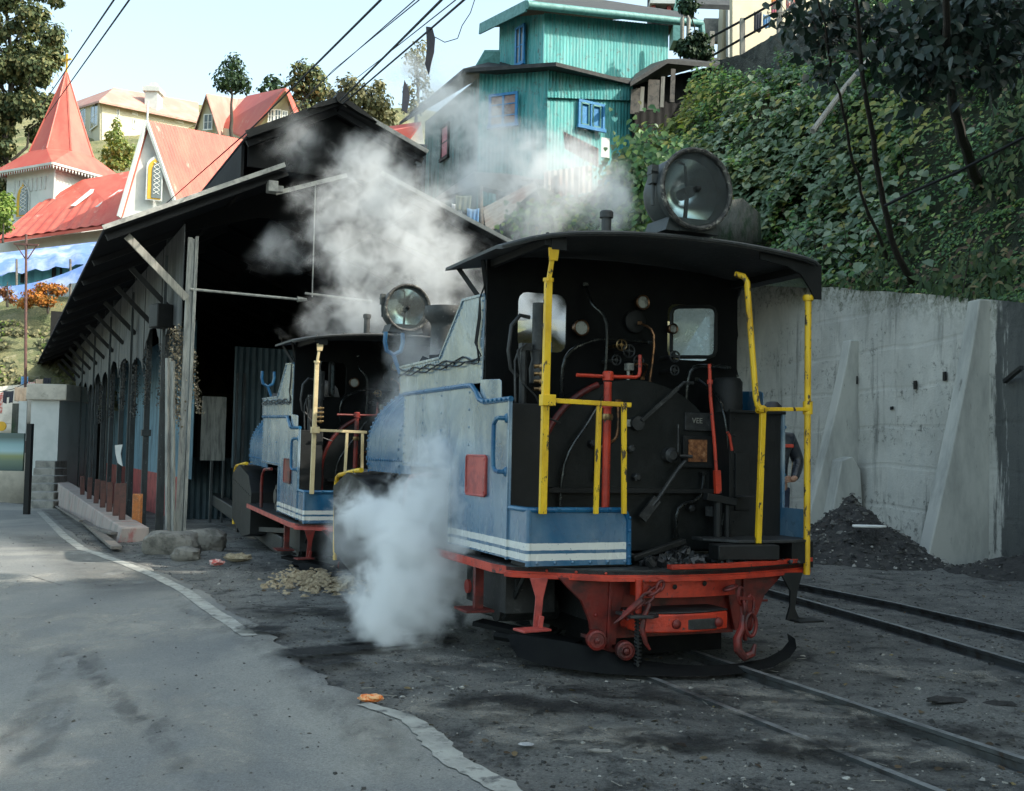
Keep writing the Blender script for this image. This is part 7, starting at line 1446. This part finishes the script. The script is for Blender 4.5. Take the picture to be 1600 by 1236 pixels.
for pts, lab in (([(666, 44), (676, 45), (680, 60), (678, 80), (674, 95), (670, 118), (664, 100), (667, 75)], 'long dark rag dangling from the cable in the sky'), ([(632, 125), (637, 135), (640, 150), (636, 178), (628, 172), (629, 140)], 'smaller dark rag hanging below the first against the trees')):
    b = MB(); Yr = 12.0 if pts[0][1] < 100 else 13.2; b.prism([(p.x, p.z) for p in [px(u, v, Yr) for u, v in pts]], -.02, .02, lambda x, z, h: (x + .0, Yr + h + .03 * math.sin(z * 9), z)); tag(b.build('rag', M['cloth_d']), lab, 'rag', 'rags caught on the wires')
# ------------------------------------------------------------------ litter
def crumple(p, r, m, lab, seed, flat=.5):
    b = MB(); n, k = 9, 12; vs = []
    for i in range(n + 1):
        for j in range(k):
            th = math.pi * i / n; a = 2 * math.pi * j / k; d = Vector((math.sin(th) * math.cos(a), math.sin(th) * math.sin(a), math.cos(th))); f = 1 + .35 * NZ.noise(d * 3.4 + Vector((seed, 0, 0))); vs.append(p + Vector((d.x * r[0], d.y * r[1], d.z * r[2] + r[2])) * f)
    b.v = [tuple(q) for q in vs]; b.f = [(i * k + j, i * k + (j + 1) % k, (i + 1) * k + (j + 1) % k, (i + 1) * k + j) for i in range(n) for j in range(k)]; b.mi = [0] * len(b.f); tag(b.build('litter', m, smooth=False), lab, 'litter', 'scattered litter')
M['wrap'] = mat('orange_wrapper', (.75, .18, .03), (.8, .45, .2), 40, .45, .55, rough=.3, bstr=.6, bsc=80, c3=(.3, .1, .4), sc3=50, lo3=.62, hi3=.66)
M['straw'] = mat('straw_pile', (.42, .34, .22), (.25, .2, .13), 40, rough=.95, bstr=1)
crumple(pg(579, 1097), (.07, .035, .02), M['wrap'], 'crumpled orange snack wrapper on the road edge in the foreground', 1)
crumple(pg(822, 1164), (.035, .03, .004), M['cloth_w'], 'small white paper scrap on the dirt in the foreground', 2)
crumple(pg(936, 1176), (.06, .02, .008), M['concrete'], 'thin grey chip on the dirt right of the paper scrap', 3)
crumple(pg(372, 878), (.16, .10, .05), M['straw'], 'heap of pale straw on the dirt before the shed', 4)
crumple(pg(338, 884), (.09, .06, .035), M['cloth_r'], 'crushed red and white packet beside the straw heap', 5)
crumple(pg(1560, 1104), (.10, .05, .015), M['heap'], 'dark clump of cinders between the tracks at the right', 6)
crumple(pg(1480, 1100), (.12, .06, .02), M['heap'], 'flat dark cinder patch left of the other cinder clump', 7)
P = []; S_ = []
for _ in range(500): p = pg(RNG.normal(500, 38), RNG.normal(912, 9)); P.append((p.x, p.y, p.z + .01 + RNG.random() * .05)); S_.append(RNG.gamma(2, .02) + .01)
scatter('gravel', M['straw'], P, S_, .6)
b = MB(); p = pg(540, 905); b.prism([(-.3, -.1), (.3, -.15), (.4, .2), (-.2, .25)], .05, .07, lambda x, y, h: p + Vector((x, y, h + x * .1))); tag(b.build('tin_sheet', M['iron']), 'bent dark tin sheet on the sawdust by the steam', 'tin sheet')
# puddle stains
M['wet'] = mat('wet_oily_ground', (.03, .032, .034), (.012, .012, .013), 9, rough=.35, bstr=.3)
def patch(cu_, cv, ru, rv, lab, seed, m='wet', name='wet_patch', z=.012):
    c = pg(cu_, cv); n = 48; b = MB(); vs = [(c.x, c.y, ground_h(c.x, c.y) + z + .004)]
    for i in range(n):
        a = 2 * math.pi * i / n; r = 1 + .45 * hn(math.cos(a) * 1.2, math.sin(a) * 1.2, 1.5, seed); x = c.x + ru * r * math.cos(a); y = c.y + rv * r * math.sin(a); vs.append((x, y, max(ground_h(x, y), gz(x, y) + .004) + z * .3))
    b.add(vs, [(0, 1 + i, 1 + (i + 1) % n) for i in range(n)]); tag(b.build(name, M[m], ang=180), kind='structure')
M['wetf'] = m_film('wet_ground', (.012, .013, .014), .30, .50, 3, .9)
for (u0, v0, u1, v1, w_) in ((370, 986, 450, 990, .34), (430, 1030, 640, 1010, .4), (520, 1012, 720, 1000, .35), (470, 1045, 560, 1035, .3)): a, c = pg(u0, v0), pg(u1, v1); film('wet_patch', [a + Vector((0, 0, 0)), c], w_, M['wetf'], .034)
patch(1030, 1068, .75, .35, '', 9, 'coal', z=.006) if False else None

for u, v, w_, L in ((760, 1120, .5, 1), (900, 1160, .6, 1), (1250, 1120, .5, 1), (1450, 1060, .5, 1), (700, 1040, .4, 1), (1350, 1180, .4, 1), (1180, 1090, .3, 1)):
    p = pg(u, v); film('pale_dirt', [p + Vector((-.5, .12, .022)), p + Vector((.5, -.1, .022))], w_, M['ddust'], .032)
for u, v, w_ in ((860, 1110, .5), (1150, 1170, .35), (1000, 1090, .4), (470, 960, .6), (1500, 1150, .4)):
    p = pg(u, v); film('soot_patch', [p + Vector((-.6, .1, 0)), p + Vector((.6, -.1, 0))], w_, M['dsoot'], .036)

stl = empty('stilt_platform', (0, 0, 0), label='dark timber stilts and rusty boards under the teal house wall', cat='stilts')
for u, v0, v1, Yr in ((690, 325, 372, 25), (716, 318, 380, 24.8), (812, 290, 345, 25.5), (836, 290, 350, 25.5), (868, 275, 330, 25.8), (900, 262, 322, 26)): b = MB(); b.beam(px(u, v1, Yr), px(u + 1, v0, Yr), .1, .1, (0, 1, 0)); b.build('stilt', M['black'], stl)
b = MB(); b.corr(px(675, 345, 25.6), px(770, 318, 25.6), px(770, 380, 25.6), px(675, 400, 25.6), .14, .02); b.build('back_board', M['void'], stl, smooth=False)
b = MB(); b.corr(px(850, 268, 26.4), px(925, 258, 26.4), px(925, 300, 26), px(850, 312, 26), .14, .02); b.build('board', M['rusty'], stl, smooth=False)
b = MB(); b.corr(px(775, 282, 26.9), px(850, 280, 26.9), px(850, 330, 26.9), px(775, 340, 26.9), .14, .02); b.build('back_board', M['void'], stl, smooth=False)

# twigs and leaf litter on the dirt
b = MB()
for _ in range(260):
    y = 4 + RNG.random() ** 1.3 * 10; x = RNG.uniform(-.2 * y, .5 * y)
    if x < edge_x(y) + .1: continue
    z = ground_h(x, y) + .006; a = RNG.random() * 6.28; L = RNG.uniform(.02, .09); b.beam((x, y, z), (x + L * math.cos(a), y + L * math.sin(a), z + .004), .004, .003)
tag(b.build('twigs', M['greywood'], smooth=False), kind='stuff')
P = []; N = []; S = []
for _ in range(420):
    y = 4 + RNG.random() ** 1.3 * 10; x = RNG.uniform(-.3 * y, .5 * y)
    if x < edge_x(y) + .05: continue
    P.append((x, y, ground_h(x, y) + .008)); N.append((RNG.normal() * .3, RNG.normal() * .3, 1)); S.append(RNG.uniform(.015, .04))
tag(leaf_mesh('fallen_leaves', P, N, S, M['dead'], long=1.5), kind='stuff')
# ------------------------------------------------------------------ shade trees out of frame on the bank
for x, y, h, r, lab in ((12.5, -6.5, 15, 3.6, 'tall leafy tree on the bank behind the camera'), (12.5, -.6, 12, 3.6, 'tall leafy tree on the bank right of the camera'), (12.8, 4.6, 9.5, 3.0, 'tall leafy tree on the bank level with the locomotive'), (12.3, 9.0, 5.5, 2.3, 'low leafy tree on the bank above the buttressed wall'), (13.6, 13.6, 9, 2.6, 'leafy tree high on the bank beyond the sun gap')):
    shade_tree(x, y, h, r, lab)
# ------------------------------------------------------------------ person
def skin_fig(name, joints, edges, mat_, parent=None, sub=2, root=0):
    me = bpy.data.meshes.new(name); me.from_pydata([j[0] for j in joints], edges, []); o = bpy.data.objects.new(name, me); COL.objects.link(o)
    if parent: o.parent = parent
    sk = o.modifiers.new('skin', 'SKIN'); sk.use_smooth_shade = True
    for i, j in enumerate(joints):
        r = j[1]; me.skin_vertices[0].data[i].radius = r if isinstance(r, tuple) else (r, r); me.skin_vertices[0].data[i].use_root = (i == root)
    s = o.modifiers.new('sub', 'SUBSURF'); s.levels = sub; s.render_levels = sub; me.materials.append(mat_); return o
pp = empty('person', (2.74, 11.5, .17), R(8), 'person in a dark padded jacket standing with hands together behind the right side of the nearest locomotive', 'person')
pp['label'] = 'person in dark padded jacket with a red chest stripe, standing beyond the nearest locomotive'
J = [((0, 0, .95), .13), ((0, 0, 1.12), (.14, .10)), ((0, .01, 1.32), (.17, .11)), ((0, .01, 1.44), (.09, .08)), ((0, 0, 1.52), .052), ((0, -.01, 1.60), .075), ((0, -.005, 1.68), .09), ((0, .0, 1.75), .06),
     ((.18, .01, 1.41), .06), ((.27, .02, 1.16), .045), ((.17, -.18, .99), .034), ((.10, -.23, .98), .03), ((-.18, .01, 1.41), .06), ((-.27, .02, 1.16), .045), ((-.17, -.18, .99), .034), ((-.10, -.23, .98), .03),
     ((.09, 0, .88), .085), ((.10, -.01, .50), .055), ((.10, .02, .10), .04), ((.11, -.12, .04), .035), ((-.09, 0, .88), .085), ((-.10, -.01, .50), .055), ((-.10, .02, .10), .04), ((-.11, -.12, .04), .035)]
Ed = [(0, 1), (1, 2), (2, 3), (3, 4), (4, 5), (5, 6), (6, 7), (3, 8), (8, 9), (9, 10), (10, 11), (3, 12), (12, 13), (13, 14), (14, 15), (0, 16), (16, 17), (17, 18), (18, 19), (0, 20), (20, 21), (21, 22), (22, 23)]
skin_fig('body', J, Ed, M['skin'], pp)
for s in (-1, 1):
    for k in range(5):
        dz = (.028, .012, -.004, -.02, .03)[k]; L = (.075, .082, .08, .062, .05)[k]; x0 = s * .10; th = k == 4
        j = [((x0, -.235, .98 + dz * .8), .012), ((x0 - s * L * .4, -.262 if not th else -.225, .985 + dz), .010), ((x0 - s * L * .8, -.262 if not th else -.215, .978 + dz), .009), ((x0 - s * L, -.245, .965 + dz), .007)]
        skin_fig('finger', j, [(0, 1), (1, 2), (2, 3)], M['skin'], pp, 1)
jk = [((0, 0, .90), (.175, .13)), ((0, 0, 1.05), (.17, .125)), ((0, .005, 1.22), (.185, .135)), ((0, .01, 1.38), (.175, .12)), ((0, .005, 1.475), (.085, .08)), ((.19, .01, 1.40), .085), ((.29, .02, 1.17), .068), ((.235, -.07, 1.08), .06), ((.165, -.185, .99), .045), ((-.19, .01, 1.40), .085), ((-.29, .02, 1.17), .068), ((-.235, -.07, 1.08), .06), ((-.165, -.185, .99), .045)]
jo = skin_fig('jacket', jk, [(0, 1), (1, 2), (2, 3), (3, 4), (3, 5), (5, 6), (6, 7), (7, 8), (3, 9), (9, 10), (10, 11), (11, 12)], M['jacket'], pp)
tx = bpy.data.textures.new('quilting', 'WOOD'); tx.wood_type = 'BANDS'; tx.noise_scale = .2
b = MB(); b.box((.10, -.145, 1.33), (.14, .012, .035)); b.build('chest_stripe', M['red'], pp, bevel=.004)
skin_fig('trousers', [((0, 0, .95), .14), ((.095, 0, .84), .10), ((.105, -.01, .50), .075), ((.105, .02, .12), .062), ((-.095, 0, .84), .10), ((-.105, -.01, .50), .075), ((-.105, .02, .12), .062)], [(0, 1), (1, 2), (2, 3), (0, 4), (4, 5), (5, 6)], M['jeans'], pp)
for s in (-1, 1): skin_fig('shoe', [((s * .105, .05, .05), .05), ((s * .11, -.07, .045), .048), ((s * .115, -.17, .035), .035)], [(0, 1), (1, 2)], M['black'], pp, 1)
b = MB(); b.lathe([(.0, .115), (.06, .105), (.098, .06), (.108, 0), (.104, -.03)], (0, .015, 1.68), (0, .15, 1), 20); b.lathe([(.104, 0), (.10, -.06), (.08, -.09)], (0, .03, 1.67), (0, .1, 1), 20, R(200), R(340)); b.build('hair', M['hair'], pp)
b = MB()
for s in (-1, 1): b.lathe([(0, .012), (.009, .009), (.013, 0)], (s * .032, -.092, 1.665), (0, -1, 0), 10); b.lathe([(0, .0), (.02, .0), (.024, .012)], (s * .093, .0, 1.655), (s, 0, 0), 10)
b.tube([(0, -.088, 1.675), (0, -.112, 1.645), (0, -.10, 1.632)], [.008, .014, .01], 8); b.tube([(-.025, -.092, 1.607), (0, -.098, 1.606), (.025, -.092, 1.607)], .005, 6); b.build('face_features', M['skin'], pp)

# ------------------------------------------------------------------ steam
def steam(label, blobs, dens, nsc=1.6, warp=.5, cut=.42, gain=2.2, seed=0.0, col=(.97, .98, .98), vox=.12, aniso=.0, stretch=(1, 1, 1), stats=None):
    b = MB()
    for c, r in blobs:
        rr = r if isinstance(r, tuple) else (r, r, r); n, k = 10, 16; vs = []
        for i in range(n + 1):
            for j in range(k): th = math.pi * i / n; a = 2 * math.pi * j / k; vs.append((c[0] + rr[0] * 1.02 * math.sin(th) * math.cos(a), c[1] + rr[1] * 1.02 * math.sin(th) * math.sin(a), c[2] + rr[2] * 1.02 * math.cos(th)))
        b.add(vs, [(i * k + j, i * k + (j + 1) % k, (i + 1) * k + (j + 1) % k, (i + 1) * k + j) for i in range(n) for j in range(k)])
    t = NT('steam_volume'); g = t.n('ShaderNodeTexCoord'); P = g.outputs['Object']
    nm = t.n('ShaderNodeMapping'); nm.inputs['Location'].default_value = (seed, seed * .7, -seed); nm.inputs['Scale'].default_value = stretch; t.l(P, nm.inputs[0])
    w = t.n('ShaderNodeTexNoise'); w.inputs['Scale'].default_value = nsc * .8; w.inputs['Detail'].default_value = 3; t.l(nm.outputs[0], w.inputs[0])
    sb = t.n('ShaderNodeVectorMath', operation='SUBTRACT'); sb.inputs[1].default_value = (.5, .5, .5); t.l(w.outputs['Color'], sb.inputs[0])
    ms = t.n('ShaderNodeVectorMath', operation='SCALE'); ms.inputs['Scale'].default_value = warp; t.l(sb.outputs[0], ms.inputs[0])
    ad = t.n('ShaderNodeVectorMath', operation='ADD'); t.l(P, ad.inputs[0]); t.l(ms.outputs[0], ad.inputs[1])
    acc = None
    for i, (c, r) in enumerate(blobs):
        rr = r if isinstance(r, tuple) else (r, r, r)
        def fall(src):
            s1 = t.n('ShaderNodeVectorMath', operation='SUBTRACT'); s1.inputs[1].default_value = tuple(c); t.l(src, s1.inputs[0])
            s2 = t.n('ShaderNodeVectorMath', operation='DIVIDE'); s2.inputs[1].default_value = rr; t.l(s1.outputs[0], s2.inputs[0])
            ln_ = t.n('ShaderNodeVectorMath', operation='LENGTH'); t.l(s2.outputs[0], ln_.inputs[0]); return t.math('SUBTRACT', 1.0, ln_.outputs['Value'], True)
        f = t.math('MINIMUM', fall(ad.outputs[0]), t.math('MULTIPLY', fall(P), 2.5))
        if acc is None: acc = f
        else:
            mx = t.n('ShaderNodeMath', operation='SMOOTH_MAX'); t.l(acc, mx.inputs[0]); t.l(f, mx.inputs[1]); mx.inputs[2].default_value = .12; acc = mx.outputs[0]
    n2 = t.n('ShaderNodeTexNoise'); n2.inputs['Scale'].default_value = nsc * 2.6; n2.inputs['Detail'].default_value = 8; n2.inputs['Roughness'].default_value = .66; n2.inputs['Distortion'].default_value = .9; t.l(nm.outputs[0], n2.inputs[0])
    d = t.math('MULTIPLY', t.math('SUBTRACT', t.math('ADD', t.math('MULTIPLY', acc, 1.25), t.math('MULTIPLY', n2.outputs['Fac'], 1.7)), cut + .78), gain, True)
    d = t.math('MULTIPLY', t.math('MULTIPLY', d, d), t.math('MULTIPLY', t.math('MULTIPLY', acc, 4.0, True), dens))
    pv = t.n('ShaderNodeVolumePrincipled'); pv.inputs['Color'].default_value = (*col, 1); pv.inputs['Anisotropy'].default_value = aniso; t.l(d, pv.inputs['Density'])
    t.l(pv.outputs[0], t.out.inputs['Volume'])
    o = b.build('steam', t.m, ang=180); rm = o.modifiers.new('union', 'REMESH'); rm.mode = 'VOXEL'; rm.voxel_size = vox
    return tag(o, label, kind='stuff')
def q(u, v, Y, r, ry=None): s = Y / FPX; return (tuple(px(u, v, Y)), (r * s, (ry or r) * s, r * s))
steam('thick white steam billowing low from the nearest locomotive cylinder to the ground', [q(628, 925, 8.0, 122), q(655, 850, 8.3, 140), q(590, 810, 8.8, 95), q(700, 780, 8.2, 125), q(715, 880, 8.1, 100), q(605, 970, 7.8, 85), q(690, 700, 8.4, 75), q(775, 905, 8.2, 100), q(670, 950, 7.9, 80)], 13.0, 2.2, .95, .42, 1.8, 1.3)
steam('thin veil of steam over the tank side of the nearest locomotive', [q(650, 650, 9.0, 110), q(550, 850, 9.6, 70), q(720, 640, 8.4, 80), q(640, 560, 9.6, 80), q(700, 740, 8.2, 100)], 1.4, 1.3, .5, .36, 1.8, 5.0)
steam('steam rising across the dark mouth of the shed', [q(590, 480, 13.4, 130), q(550, 390, 13.6, 120), q(650, 400, 13.4, 145), q(520, 330, 13.8, 95), q(590, 300, 14.2, 125), q(700, 430, 13.2, 125), q(565, 235, 14.6, 80), q(700, 520, 12.8, 95), q(500, 510, 13.4, 90), q(650, 340, 13.8, 110)], 1.35, 1.7, 1.4, .49, 1.9, 9.0, vox=.16)
steam('faint steam curling inside the shed mouth', [q(440, 390, 15.0, 70), q(470, 220, 15, 80), q(760, 470, 12.6, 80)], .8, 1.4, 1.2, .42, 1.6, 19.0, vox=.16)
steam('white plume drifting left over the locomotive roof before the teal house', [q(950, 320, 13.0, 95), q(910, 290, 13.4, 105), q(850, 265, 14.0, 120), q(780, 225, 15.0, 110), q(740, 190, 16.0, 85), q(850, 335, 14.0, 95), q(750, 290, 15.5, 110), q(690, 170, 17.5, 90), q(650, 110, 19, 70), q(960, 290, 12.8, 80), q(900, 250, 13.4, 90)], 2.0, 1.5, 1.2, .42, 1.8, 3.0, vox=.18)

steam('small puff of steam ahead of the nearest cab seen through its left window', [q(855, 490, 11.6, 60), q(800, 470, 11.8, 60), q(900, 500, 11.4, 50)], 5.0, 1.8, .5, .36, 1.9, 7.0)
